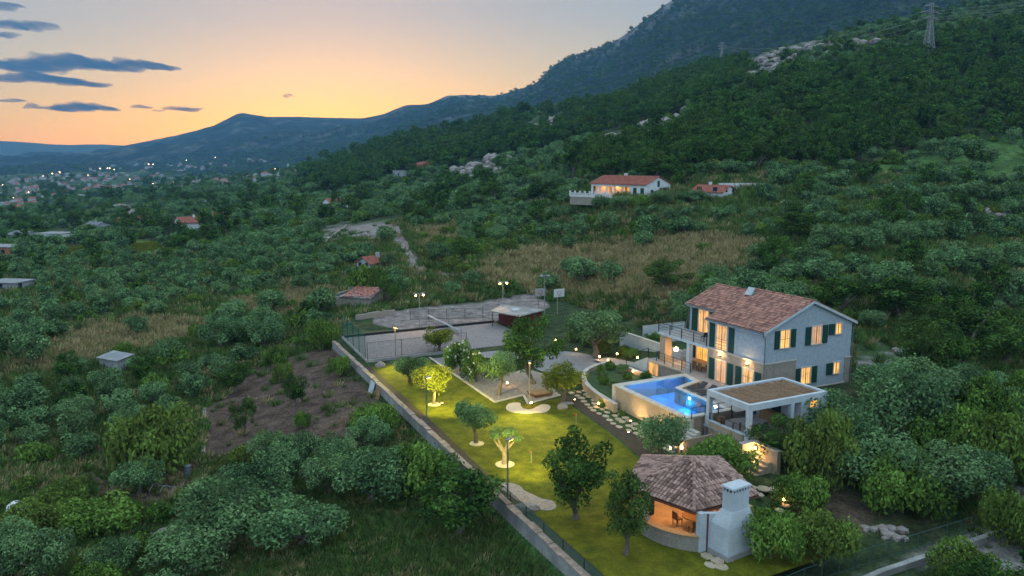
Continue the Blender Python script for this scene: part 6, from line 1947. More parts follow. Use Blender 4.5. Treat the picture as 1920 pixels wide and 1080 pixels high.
    for kd, (nm, ml, ad, cat, lim) in enumerate(names):
        ii = np.where((kind == kd) & (app > 0))[0]
        ii = ii[np.argsort(-app[ii])][:lim]
        solo[ii] = True
        for i in ii:
            dd = np.hypot(lm[:, 0] - x[i], lm[:, 1] - y[i]) / (12 + 0.12 * lm[:, 1])
            j = int(np.argmin(dd)); L_ = LANDMARKS[j]
            dx, dy = x[i] - L_[1], y[i] - L_[2]
            side = ('left of' if dx < 0 else 'right of') if abs(dx) > abs(dy) else ('behind' if dy > 0 else 'before')
            close = 'close ' if dd[j] < 0.7 else 'well ' if dd[j] > 1.8 else ''
            size = ('small', 'mid sized', 'large')[int(np.clip((R[i] / [2.3, 1.6, 2.8][kd] - 0.7) / 0.22, 0, 2))]
            lb = f'{size} {ad}', f'{close}{side} the {L_[0]}'
            lod = 'fine' if app[i] * 796 > 21 else 'mid'
            o = tree(nm, ml, lod, int(var[i]), (x[i], y[i], z[i] - 0.05), R[i], H[i], rz[i], lb[0], cat, f'{ad}s {side} the {L_[0]}')
            shared.setdefault(lb, []).append((px[i], o))
    ORD = 'leftmost second third fourth fifth sixth seventh eighth ninth tenth eleventh twelfth thirteenth fourteenth fifteenth sixteenth seventeenth eighteenth nineteenth twentieth'.split()
    for (a, b), L in shared.items():
        L.sort(key=lambda q: q[0])
        for r_, (_, o) in enumerate(L):
            if len(L) == 1: o['label'] = f'{a} {b}'
            elif r_ == 0: o['label'] = f'leftmost of the {a}s {b}'
            elif r_ == len(L) - 1: o['label'] = f'rightmost of the {a}s {b}'
            elif r_ < 20: o['label'] = f'{ORD[r_]} from left of {a}s {b}'
            else: o['label'] = f'number {r_ + 1} from left of {a}s {b}'
    ms = ~solo
    protos = [joined(k_, v_) for k_ in ('olive', 'shrub', 'oak') for v_ in range(4)]
    hs = np.array([[proto(k_, 'far', v_)[2] for v_ in range(4)] for k_ in ('olive', 'shrub', 'oak')])
    for kd, (nm, lb) in enumerate((('olive_grove', 'mass of olive trees receding over the hillside and valley'), ('scrub', 'mass of green scrub over the hillside'), ('oak_woodland', 'dark mass of evergreen oak wood on the upper slope'))):
        s = ms & (kind == kd)
        scatter(nm, np.stack([x[s], y[s], z[s] - 0.05], 1), rz[s], np.stack([R[s], R[s], H[s] / hs[kd, var[s]]], 1), var[s], protos[kd * 4:kd * 4 + 4], lb)
    # ---- weeds and dry grass between the bushes
    N = 60000
    th = rg.uniform(-0.62, 0.62, N); rr = np.exp(rg.uniform(math.log(34), math.log(240), N))
    gx, gy = rr * np.sin(th), rr * np.cos(th); gz_ = ground(gx, gy); qx, qy = to_px(gx, gy, gz_)
    uu = -(gx - GX) * SG + (gy - GY) * CG; vv = (gx - GX) * CG + (gy - GY) * SG
    ok = (poly_sd(uu, vv, PROP) > 0.6) & ~((vv < v_wall(uu) + 1) & (vv > v_wall(uu) - 0.6) & (uu < 50))
    bare = cover(qx, qy, PLOUGH + ROAD + ROCKY, 4)
    ok &= rg.uniform(0, 1, N) > bare * 0.97
    mdw = cover(qx, qy, MEADOW, 10); soil = cover(qx, qy, SOILP, 8)
    ok &= rg.uniform(0, 1, N) > soil * 0.6
    dry = rg.uniform(0, 1, N) < np.clip(0.18 + 0.75 * mdw + 0.5 * soil - 0.3 * cover(qx, qy, GREENM, 10), 0.04, 1)
    def tuft(seed, mat):
        r = np.random.default_rng(seed); m_ = 46
        a = r.uniform(0, 6.28, m_); ro = r.uniform(0, .5, m_); h = r.uniform(.35, 1.0, m_)
        b = np.stack([ro * np.cos(a), ro * np.sin(a), 0 * a], 1)
        lean = np.stack([np.cos(a), np.sin(a), 0 * a], 1) * r.uniform(.1, .5, m_)[:, None]
        w = np.stack([-np.sin(a + 1), np.cos(a + 1), 0 * a], 1) * 0.06
        t = b + lean + np.array([0, 0, 1.]) * h[:, None]
        V = np.stack([b - w, b + w, t + w * .3, t - w * .3], 1).reshape(-1, 3)
        return np_mesh('tuft', V, np.arange(4 * m_).reshape(-1, 4), r.uniform(0, 1, m_), mat)
    for nm, sel, mt, lb in (('dry_grass', ok & dry, 'straw', 'tufts of dry straw coloured grass'), ('weeds', ok & ~dry, 'weed', 'low green weeds and grass between the bushes')):
        m_ = int(sel.sum()); sc_ = rg.uniform(.35, .95, m_) * np.clip(rr[sel] / 90, .7, 1.8)
        scatter(nm, np.stack([gx[sel], gy[sel], gz_[sel] - 0.03], 1), rg.uniform(0, 6.28, m_), np.stack([sc_ * 1.3, sc_ * 1.3, sc_], 1), rg.integers(0, 3, m_), [tuft(k + 5, M[mt]) for k in range(3)], lb)
    print('SCATTER', n, solo.sum())
# ------------------------------------------------------------------ houses on the hillside and in the valley
M['whitewash'] = mat_mottle('whitewashed_wall', (0.55, 0.57, 0.60), (0.68, 0.69, 0.70), 0.8, 0.9, 0.2, 6)
M['townwall'] = mat_mottle('dull_white_wall', (0.34, 0.35, 0.37), (0.44, 0.45, 0.46), 0.8, 0.9, 0.2, 6)
M['greywash'] = mat_mottle('grey_rendered_wall', (0.28, 0.29, 0.31), (0.40, 0.41, 0.42), 0.8, 0.9, 0.2, 6)
M['brickwall'] = mat_mottle('red_block_wall', (0.30, 0.12, 0.07), (0.40, 0.18, 0.11), 1.0, 0.9, 0.3, 8)
M['greyroof'] = mat_mottle('grey_sheet_roof', (0.17, 0.185, 0.205), (0.27, 0.285, 0.305), 0.8, 0.7, 0.2, 6)
def place(p, rz, name, label, cat, group=None):
    o = bpy.data.objects.new(name, None); COL.objects.link(o)
    o.location = p; o.rotation_euler = (0, 0, rz); ORG[o.name] = (0, 0, 0)
    return tag(o, label, cat, group)
def house(px, py, L, Wd, h, rz, label, wall='whitewash', roof='paleredtile', pitch=0.38, wins=3, name='house', lit=(), flat=False, cat='house', pos=None):
    """gabled house: local y along the ridge (half length L/2), front face at x = -Wd/2"""
    p = pos or at(px, py)
    t = place(p - Vector((0, 0, 0.1)), rz, name, label, cat)
    w = MB(); hw, hl = Wd / 2, L / 2
    rz_ = h + pitch * hw
    if flat:
        w.box(-hl, hl, -hw, hw, -1.5, h)
    else:
        pr = [(-hw, -1.5), (hw, -1.5), (hw, h), (0, rz_ - 0.05), (-hw, h)]
        w.solid([(x, -hl, z) for x, z in pr], [(x, hl, z) for x, z in pr])
    w.build('wall', M[wall], t)
    r = MB()
    if flat:
        r.box(-hl - .25, hl + .25, -hw - .25, hw + .25, h + .003, h + 0.2)
        r.build('roof', M[roof], t)
    else:
        for s in (-1, 1):
            q = MB(); e = 0.45
            a = [(s * (hw + e), -hl - .3, h - pitch * e + .02), (s * (hw + e), hl + .3, h - pitch * e + .02), (0, hl + .3, rz_ + .02), (0, -hl - .3, rz_ + .02)]
            q.solid(a, [(x, y, z + 0.16) for x, y, z in a]) if s < 0 else q.solid(a[::-1], [(x, y, z + 0.16) for x, y, z in a][::-1])
            ro = q.build('roof', M[roof], t)
            rg = MB(); n = int(L / 0.6)
            for k in range(n):
                y = -hl + L * (k + .5) / n
                rg.tube([(s * (hw + e), y, h - pitch * e + .2), (0.05 * s, y, rz_ + .2)], 0.09, 4)
            tag(rg.build('roof_tile', M[roof], ro), kind='stuff')
    for k in range(wins):
        y = -hl + L * (k + 0.5) / wins
        q = MB(); q.box(y - 0.55, y + 0.55, -hw - 0.05, -hw + 0.02, 0.95, 2.15)
        q.build('window', M['curtain_hot'] if k in lit else M['glass'], t)
    for k in range(2 if not flat else 1):
        x = -hw + Wd * (k + 0.5) / 2
        q = MB(); q.box(-hl - 0.05, -hl + 0.02, x - 0.45, x + 0.45, 0.95, 2.05); q.build('window', M['glass'], t)
    q = MB(); q.box(hl * .45 - .5, hl * .45 + .5, -hw - 0.06, -hw + 0.015, 0, 2.1); q.build('door', M['wood'], t)
    if not flat:
        q = MB(); q.box(hl * .3 - .3, hl * .3 + .3, 0.25, 0.85, rz_ - .4, rz_ + 0.85); q.build('chimney', M[wall], t)
    HOUSES.append((p.x, p.y, max(L, Wd) * 0.75))
    return t
def build_restaurant():
    # corner nearest the camera, ridge running away to the left
    c = at(1211, 371)
    ang = R_(27)               # local y axis (along facade) points up-left
    L, Wd, h = 16.5, 9.6, 2.9
    y_ = Vector((-math.sin(ang + 0.3), math.cos(ang + 0.3), 0))
    rz = ang + 0.3
    x_ = Vector((math.cos(rz), math.sin(rz), 0))
    cen = c + y_ * (L / 2) + x_ * (Wd / 2)
    p = Vector((cen.x, cen.y, c.z + 0.1))
    t = place(p, rz, 'restaurant_house', 'long white house with red roof and glowing arcade on the slope', 'house')
    hw, hl = Wd / 2, L / 2; rz_ = h + 0.36 * hw
    w = MB(); pr = [(-hw + 1.6, -3), (hw, -3), (hw, h), (0, rz_ - .05), (-hw + 1.6, h - .05)]
    w.solid([(x, -hl + 4.5, z) for x, z in pr], [(x, hl, z) for x, z in pr])
    pr = [(-hw, -3), (hw, -3), (hw, h), (0, rz_ - .05), (-hw, h)]
    w.solid([(x, -hl, z) for x, z in pr], [(x, -hl + 4.497, z) for x, z in pr])
    w.build('wall', M['whitewash'], t)
    f = MB(); f.box(-hl + 4.5, hl, -hw, -hw + 1.597, -3, 0.05); f.build('arcade_floor', M['coping'], t)
    b = MB(); b.box(-hl + 4.5, hl, -hw, -hw + 0.35, 2.3, h); b.build('arcade_beam', M['whitewash'], t)
    for k in range(6):
        y = -hl + 4.7 + (L - 4.9) * k / 5
        q = MB(); q.box(y - .18, y + .18, -hw + .01, -hw + .34, 0.052, 2.298); q.build('column', M['whitewash'], t)
    for k in range(5):
        y = -hl + 4.7 + (L - 4.9) * (k + .5) / 5
        q = MB(); q.box(y - .8, y + .8, -hw + 1.55, -hw + 1.597, 0.08, 2.15); q.build('window', M['doorlit'] if k in (0, 1, 3) else M['curtain_pink'], t)
    for y in (-hl + 1.1, -hl + 3.2):
        q = MB(); q.box(y - .5, y + .5, -hw - .04, -hw + .01, 0.1, 2.1); q.build('shuttered_door', M['shutter'], t)
    for x, z, wd in ((-2.6, 1.2, .45), (1.0, 1.6, .4), (2.4, 1.6, .4), (3.6, 1.6, .4)):
        q = MB(); q.box(-hl - .04, -hl + .01, x - wd, x + wd, z - .5, z + .5); q.build('window', M['shutter'], t)
    q = MB(); q.box(-hl - .04, -hl + .01, -.45, .45, 2.3, 3.7); q.build('window', M['shutter'], t)
    for s in (-1, 1):
        e = 0.4; q = MB()
        a = [(s * (hw + e), -hl - .3, h - .36 * e + .02), (s * (hw + e), hl + .3, h - .36 * e + .02), (0, hl + .3, rz_ + .02), (0, -hl - .3, rz_ + .02)]
        q.solid(a, [(x, y, z + .15) for x, y, z in a]) if s < 0 else q.solid(a[::-1], [(x, y, z + .15) for x, y, z in a][::-1])
        ro = q.build('roof', M['paleredtile'], t)
        rg = MB()
        for k in range(40):
            y = -hl + L * (k + .5) / 40; rg.tube([(s * (hw + e), y, h - .36 * e + .18), (0.05 * s, y, rz_ + .18)], 0.08, 4)
        tag(rg.build('roof_tile', M['paleredtile'], ro), kind='stuff')
    q = MB(); q.box(1.5, 2.1, .2, .8, rz_ - .4, rz_ + .7); q.build('chimney', M['whitewash'], t)
    lamp(t, 'arcade_light', 'POINT', 1.5, -hw + .8, 2.1, 45, (1.0, 0.45, 0.12), 0.2)
    lamp(t, 'arcade_light', 'POINT', 5.5, -hw + .8, 2.1, 30, (1.0, 0.45, 0.12), 0.2)
    # terrace balustrade in front of the arcade
    bt = place(p, rz, 'balustrade', 'white terrace balustrade with pillars before the glowing arcade', 'balustrade')
    q = MB(); q.box(-1.0, hl + 3.5, -hw - 4.0, -hw - 0.003, -.3, -0.1); q.build('terrace_slab', M['whitewash'], bt)
    q = MB(); q.box(-.9, hl + 3.4, -hw - 3.9, -hw - 0.01, -2.2, -.302); q.build('terrace_base', M['stone'], bt)
    q = MB(); q.box(-1.0, hl + 3.5, -hw - 4.0, -hw - 3.8, .55, .68); q.build('handrail', M['whitewash'], bt)
    for k in range(9):
        y = -0.9 + (hl + 4.3) * k / 8; q = MB(); q.box(y - .16, y + .16, -hw - 4.05, -hw - 3.75, -.097, 1.15); q.build('pillar', M['whitewash'], bt)
    bl = MB()
    for k in range(60):
        y = -0.8 + (hl + 4.2) * k / 59; bl.box(y - .04, y + .04, -hw - 3.95, -hw - 3.85, -.097, .548)
    tag(bl.build('baluster', M['whitewash'], bt), kind='stuff')
    HOUSES.append((p.x, p.y, 13)); HOUSES.append((p.x - 6, p.y - 3, 11))
build_restaurant()
LANDMARKS_EXTRA = []
def build_houses():
    house(1338, 366, 8, 7, 1.0, R_(50), 'low outbuilding with pinkish tiled roof right of the white arcade house', name='outbuilding', wins=2)
    p = at(1390, 353)
    t = MB(); t.box(-5.5, 5.5, -.2, .2, -1, 1.2)
    o = t.build('garden_wall', M['whitewash'], place(p, R_(80), 'garden_wall', 'long low white wall right of the pink roofed outbuilding', 'wall'))
    HOUSES.append((p.x, p.y, 6))
    house(632, 394, 9, 8, 3.2, R_(-55), 'white gabled cottage alone in the dark grove', name='cottage', wins=2)
    house(795, 320, 12, 9, 3.4, R_(30), 'reddish house high on the slope above the quarry', wall='brickwall', wins=2)
    house(750, 331, 8, 7, 3.5, R_(20), 'small grey cube house left of the reddish house', wall='greywash', roof='greyroof', flat=True, wins=2)
    house(758, 354, 13, 5, 1.6, R_(70), 'long low white farm building in the trees', roof='greyroof', flat=True, wins=3)
    house(357, 431, 9.5, 7.5, 3.2, R_(-50), 'white house with steep red roof and lit gable on the left', lit=(0,), wins=3, pitch=0.5)
    house(418, 418, 11, 8, 3.4, R_(35), 'large brownish red house under construction on the left', wall='brickwall', wins=3)
    house(105, 452, 11, 8, 3.2, R_(80), 'pale flat roofed house between dark trees on the left', roof='greyroof', flat=True, wins=3)
    house(46, 453, 10, 9, 3.0, R_(60), 'blue grey low dome like shed on the left', wall='greywash', roof='greyroof', pitch=0.25, wins=1)
    house(8, 478, 11, 8, 2.8, R_(85), 'red block house cut by the left edge', wall='brickwall', roof='greyroof', flat=True, wins=2)
    house(240, 425, 10, 7, 2.6, R_(70), 'small house at the end of the pale track', lit=(1,), wins=2)
    house(268, 420, 9, 7, 2.6, R_(75), 'small brick house right of the pale track end', wall='brickwall', wins=2)
    house(182, 432, 9, 7, 2.4, R_(60), 'grey shed left of the pale track', wall='greywash', roof='greyroof', wins=1)
    house(210, 441, 9, 5, 2.0, R_(75), 'white low shed above the yellow vineyard', roof='greyroof', flat=True, wins=2)
    house(370, 385, 14, 8, 2.8, R_(75), 'white long building beyond the red roofed houses', roof='greyroof', flat=True, wins=3)
    house(700, 508, 5, 4, 2.0, R_(-40), 'tiny hut with bright red roof in the olive grove', wall='greywash', wins=1, name='hut', pitch=0.5, cat='hut')
    house(20, 545, 7, 5, 2.0, R_(80), 'grey roofed shed at the left edge above the grove', wall='greywash', roof='greyroof', flat=True, wins=1, name='shed', cat='shed')
    # pale roof in the grove, tank at lower left
    p = at(218, 692)
    t = place(p, R_(62), 'shed', 'low shed with pale sheet roof half hidden by bushes', 'shed')
    q = MB(); q.box(-1.8, 1.8, -1.0, 1.0, -.5, 1.5); q.build('wall', M['greywash'], t)
    q = MB(); q.solid([(-1.3, -2.1, 1.52), (1.3, -2.1, 1.9), (1.3, 2.1, 1.9), (-1.3, 2.1, 1.52)], [(-1.3, -2.1, 1.6), (1.3, -2.1, 1.98), (1.3, 2.1, 1.98), (-1.3, 2.1, 1.6)]); q.build('roof', M['greyroof'], t)
    HOUSES.append((p.x, p.y, 3))
    p = at(32, 970)
    t = place(p, R_(30), 'water_tank', 'small pale blue white water tank in the bushes at lower left', 'water tank')
    q = MB(); q.lathe(0, 0, [(0.1, 0.0), (.62, 0.02), (.66, .5), (.62, .95), (.3, 1.1), (.3, 1.2), (.05, 1.22)], 14, sq=1.5); q.build('tank', M['whitewash'], t, True)
    q = MB(); q.box(-.9, .9, -.6, .6, -.3, 0.0); q.build('base', M['concrete'], t)
    HOUSES.append((p.x, p.y, 2))
    p = at(353, 892)
    t = place(p, 0, 'oil_drum', 'dark upright drum at the edge of the bare field', 'drum')
    q = MB(); q.lathe(0, 0, [(.29, 0), (.31, .03), (.3, .3), (.32, .32), (.3, .34), (.3, .6), (.32, .62), (.3, .64), (.31, .9), (.29, .93)], 14); q.build('drum', M['gutter'], t)
    # tumbled ruin with loose red tiles
    p = at(672, 572)
    t = place(p, R_(70), 'ruined_barn', 'ruined barn with half fallen red tile roof at the edge of the grove', 'ruin')
    rg = random.Random(3)
    q = MB(); q.box(-3.4, 3.4, -2.2, -1.8, -.6, 1.6); q.box(-3.4, -3.0, -1.8, 2.2, -.6, 2.2); q.box(3.0, 3.4, -1.8, 2.2, -.6, 2.0); q.box(-3.0, 3.0, 1.8, 2.2, -.6, 2.6); q.build('wall', M['stone'], t)
    q = MB()
    q.solid([(-2.5, -3.7, 1.65), (-2.5, 2.2, 1.65), (2.4, .6, 2.75), (2.4, -3.7, 2.75)], [(-2.5, -3.7, 1.72), (-2.5, 2.2, 1.72), (2.4, .6, 2.82), (2.4, -3.7, 2.82)]); q.build('roof_slab', M['greyroof'], t)
    q = MB()
    for k in range(210):
        x = rg.uniform(-2.4, 1.9); y = rg.uniform(-3.6, 1.4); z = 1.76 + (x + 2.5) * .224
        mb_tile(q, Vector((x, y, z + rg.random() * .06)), Vector((0, .34, 0)), Vector((.46, 0, .1)), Vector((-.2, 0, 1)), rg, .95, .09)
    tag(q.build('roof_tile', mat_tile('bright_red_tile', (0.36, 0.10, 0.07), (0.5, 0.22, 0.17), (0.3, 0.2, 0.17)), t), kind='stuff')
    HOUSES.append((p.x, p.y, 4.5))
    # dry stone walls
    for (a, b, hgt, lb) in (((505, 662), (585, 646), .5, 'pale concrete strip wall at the top of the bare field'), ((668, 600), (740, 590), .8, 'grey stone wall behind the green net'), ((383, 765), (381, 850), .1, 'thin stone wall on the left side of the bare field'),
                            ((610, 458), (650, 425), .7, 'rocky bank wall at the quarry bend'), ((770, 406), (800, 404), .6, 'short white slab wall on the dry slope'), ((1700, 640), (1760, 655), 0.6, 'low stone wall right of the villa'), ((830, 520), (880, 516), .8, 'pale steps and wall in the grove left of the meadow')):
        A, B = at(*a), at(*b); n = 10; q = MB(); d = (B - A).normalized(); nn = Vector((-d.y, d.x, 0)) * .2
        for k in range(n):
            p0 = A.lerp(B, k / n); p1 = A.lerp(B, (k + 1) / n); z0 = min(gz(p0.x, p0.y), gz(p1.x, p1.y)); hh = hgt * (0.85 + .3 * rg.random())
            bt = [p0 + nn, p1 + nn, p1 - nn, p0 - nn]
            c0 = A
            q.solid([(v.x - c0.x, v.y - c0.y, z0 - .6 - c0.z) for v in bt], [(v.x - c0.x, v.y - c0.y, z0 + hh - c0.z) for v in bt])
        t = place(A, 0, 'stone_wall', lb, 'wall'); q.build('masonry', M['concrete'] if 'concrete' in lb or 'white' in lb else M['stone'], t)
    # loose stone heaps
    for (px, py, n, lb) in ((455, 960, 16, 'heap of brown stones between the lower left olives'), (295, 1010, 18, 'grey stone heap at the end of the weedy strip'), (1660, 1000, 12, 'pale stones by the wire fence at the lower right'), (700, 440, 14, 'row of rocks on the quarry bend'), (1700, 662, 14, 'white rubble behind the right villa corner'), (1470, 105, 26, 'white crags on the ridge'), (1420, 138, 20, 'grey crags below the white ridge crags'), (1205, 258, 34, 'grey rock slabs on the slope above the white arcade house'), (1240, 240, 24, 'upper grey slabs on the slope above the white arcade house'), (890, 316, 26, 'grey rock face in the wooded mid slope'), (1010, 236, 24, 'grey rocks on the wooded ridge'), (1590, 100, 12, 'pale rocks left of the tall pylon'), (1870, 402, 12, 'pale stones at the right edge of the green slope')):
        p = at(px, py); s_ = max(1.0, p.y / 90) if p.y < 300 else 8
        t = place(p, 0, 'rock_pile', lb, 'rocks')
        for k in range(n):
            a = rg.uniform(0, 6.28); r = rg.random() ** .6 * 1.3 * s_ * (2.4 if s_ == 8 else 1)
            bm = bmesh.new(); bmesh.ops.create_icosphere(bm, subdivisions=1, radius=1)
            sx = rg.uniform(.2, .5) * s_
            for vt in bm.verts:
                vt.co = Vector((vt.co.x * sx * rg.uniform(.8, 1.3), vt.co.y * sx * rg.uniform(.8, 1.3), vt.co.z * sx * rg.uniform(.5, .9)))
            me = bpy.data.meshes.new('rock'); bm.to_mesh(me); bm.free(); me.materials.append(M['rock'])
            o = bpy.data.objects.new('rock', me); COL.objects.link(o); o.parent = t
            x, y = r * math.cos(a), r * math.sin(a)
            o.location = (x, y, gz(p.x + x, p.y + y) - p.z + sx * .25)
    # low wire frames of vegetable beds at lower left
    for (px, py, w_, lb) in ((300, 925, 3.0, 'low wire hoop frame over a weedy bed'), (365, 935, 2.6, 'dark sheet stretched over a ditch by the olives')):
        p = at(px, py); t = place(p, R_(75), 'hoop_tunnel' if 'hoop' in lb else 'ditch_cover', lb, 'hoop tunnel' if 'hoop' in lb else 'cover')
        if 'hoop' in lb:
            for k in range(4):
                q = MB(); x = -w_ / 2 + w_ * k / 3
                q.tube([(-.6, x, -.1), (-.55, x, .45), (-.2, x, .7), (.2, x, .7), (.55, x, .45), (.6, x, -.1)], .025, 5); q.build('hoop', M['galv'], t)
            q = MB(); q.tube([(0, -w_ / 2, .7), (0, w_ / 2, .7)], .02, 5); q.build('rail', M['galv'], t)
        else:
            q = MB(); q.solid([(-.3, -w_ / 2, -.2), (.5, -w_ / 2, .1), (.5, w_ / 2, .5), (-.3, w_ / 2, .2)], [(-.3, -w_ / 2, .2), (.5, -w_ / 2, .55), (.5, w_ / 2, .9), (-.3, w_ / 2, .55)]); q.build('sheet', M['darkcloth'], t)
            for x in (-w_ / 2, w_ / 2):
                q = MB(); q.bar(x, .55, -.3, x, .55, .95, .05, 5); q.build('stake', M['wood'], t)
build_houses()

# ------------------------------------------------------------------ steel pylons
def pylon(p, Hh, label, r, group, rz=0.3):
    t = place(p, rz, 'pylon', label, 'pylon', group)
    b0, b1 = Hh * .095, Hh * .022
    wd = lambda z: b0 + (b1 - b0) * min(1, z / (Hh * .72))
    for sx in (-1, 1):
        for sy in (-1, 1):
            q = MB(); q.tube([(sx * b0, sy * b0, -1), (sx * b1, sy * b1, Hh * .72), (sx * b1 * .8, sy * b1 * .8, Hh)], r, 4); q.build('leg', M['galv'], t)
    br = MB(); N = 10
    for k in range(N):
        z0, z1 = Hh * .72 * (1 - (1 - k / N) ** 1.0), Hh * .72 * (k + 1) / N
        for (ax, ay, bx_, by_) in ((-1, -1, 1, -1), (1, -1, 1, 1), (1, 1, -1, 1), (-1, 1, -1, -1)):
            br.tube([(ax * wd(z0), ay * wd(z0), z0), (bx_ * wd(z1), by_ * wd(z1), z1)], r * .55, 4); br.tube([(bx_ * wd(z0), by_ * wd(z0), z0), (ax * wd(z1), ay * wd(z1), z1)], r * .55, 4)
            br.tube([(ax * wd(z1), ay * wd(z1), z1), (bx_ * wd(z1), by_ * wd(z1), z1)], r * .5, 4)
    tag(br.build('lattice_brace', M['galv'], t), kind='stuff')
    for z, l in ((.74, .17), (.84, .22), (.94, .15)):
        q = MB(); q.tube([(-l * Hh, 0, z * Hh), (0, 0, z * Hh + .4), (l * Hh, 0, z * Hh)], r * .9, 4); q.tube([(-l * Hh, 0, z * Hh), (0, 0, (z + .055) * Hh), (l * Hh, 0, z * Hh)], r * .6, 4); q.build('crossarm', M['galv'], t)
    return t
def build_pylons():
    a = at(1738, 122); Ha = 108 * a.y / FPX
    pylon(a, Ha, 'tall lattice power pylon on the upper right slope', 0.22, 'power pylons')
    x, y, z = atd(1352, 128, 760); z = max(z, gz(x, y)); b = Vector((x, y, z)); Hb = 46 * 760 / FPX
    pylon(b, Hb, 'small faint power pylon on the distant slope', 0.25, 'power pylons')
    t = place(a, 0, 'power_line', 'thin sagging power cables leaving the tall pylon', 'cable')
    for zz, l in ((.74, .16), (.84, .2), (.74, -.16), (.84, -.2)):
        for tgt, Ht in ((b - a, Hb), (Vector((330, 40, 60)), Ha)):
            q = MB(); s = Vector((l * Ha * .95, l * Ha * .29, zz * Ha)); e = tgt + Vector((l * Ht, 0, zz * Ht)); P = []
            for k in range(17):
                f = k / 16; c = s.lerp(e, f); c.z -= 4 * f * (1 - f) * (s - e).length * .02; P.append(tuple(c))
            q.tube(P, 0.05, 4, caps=False); q.build('cable', M['galv'], t)
build_pylons()

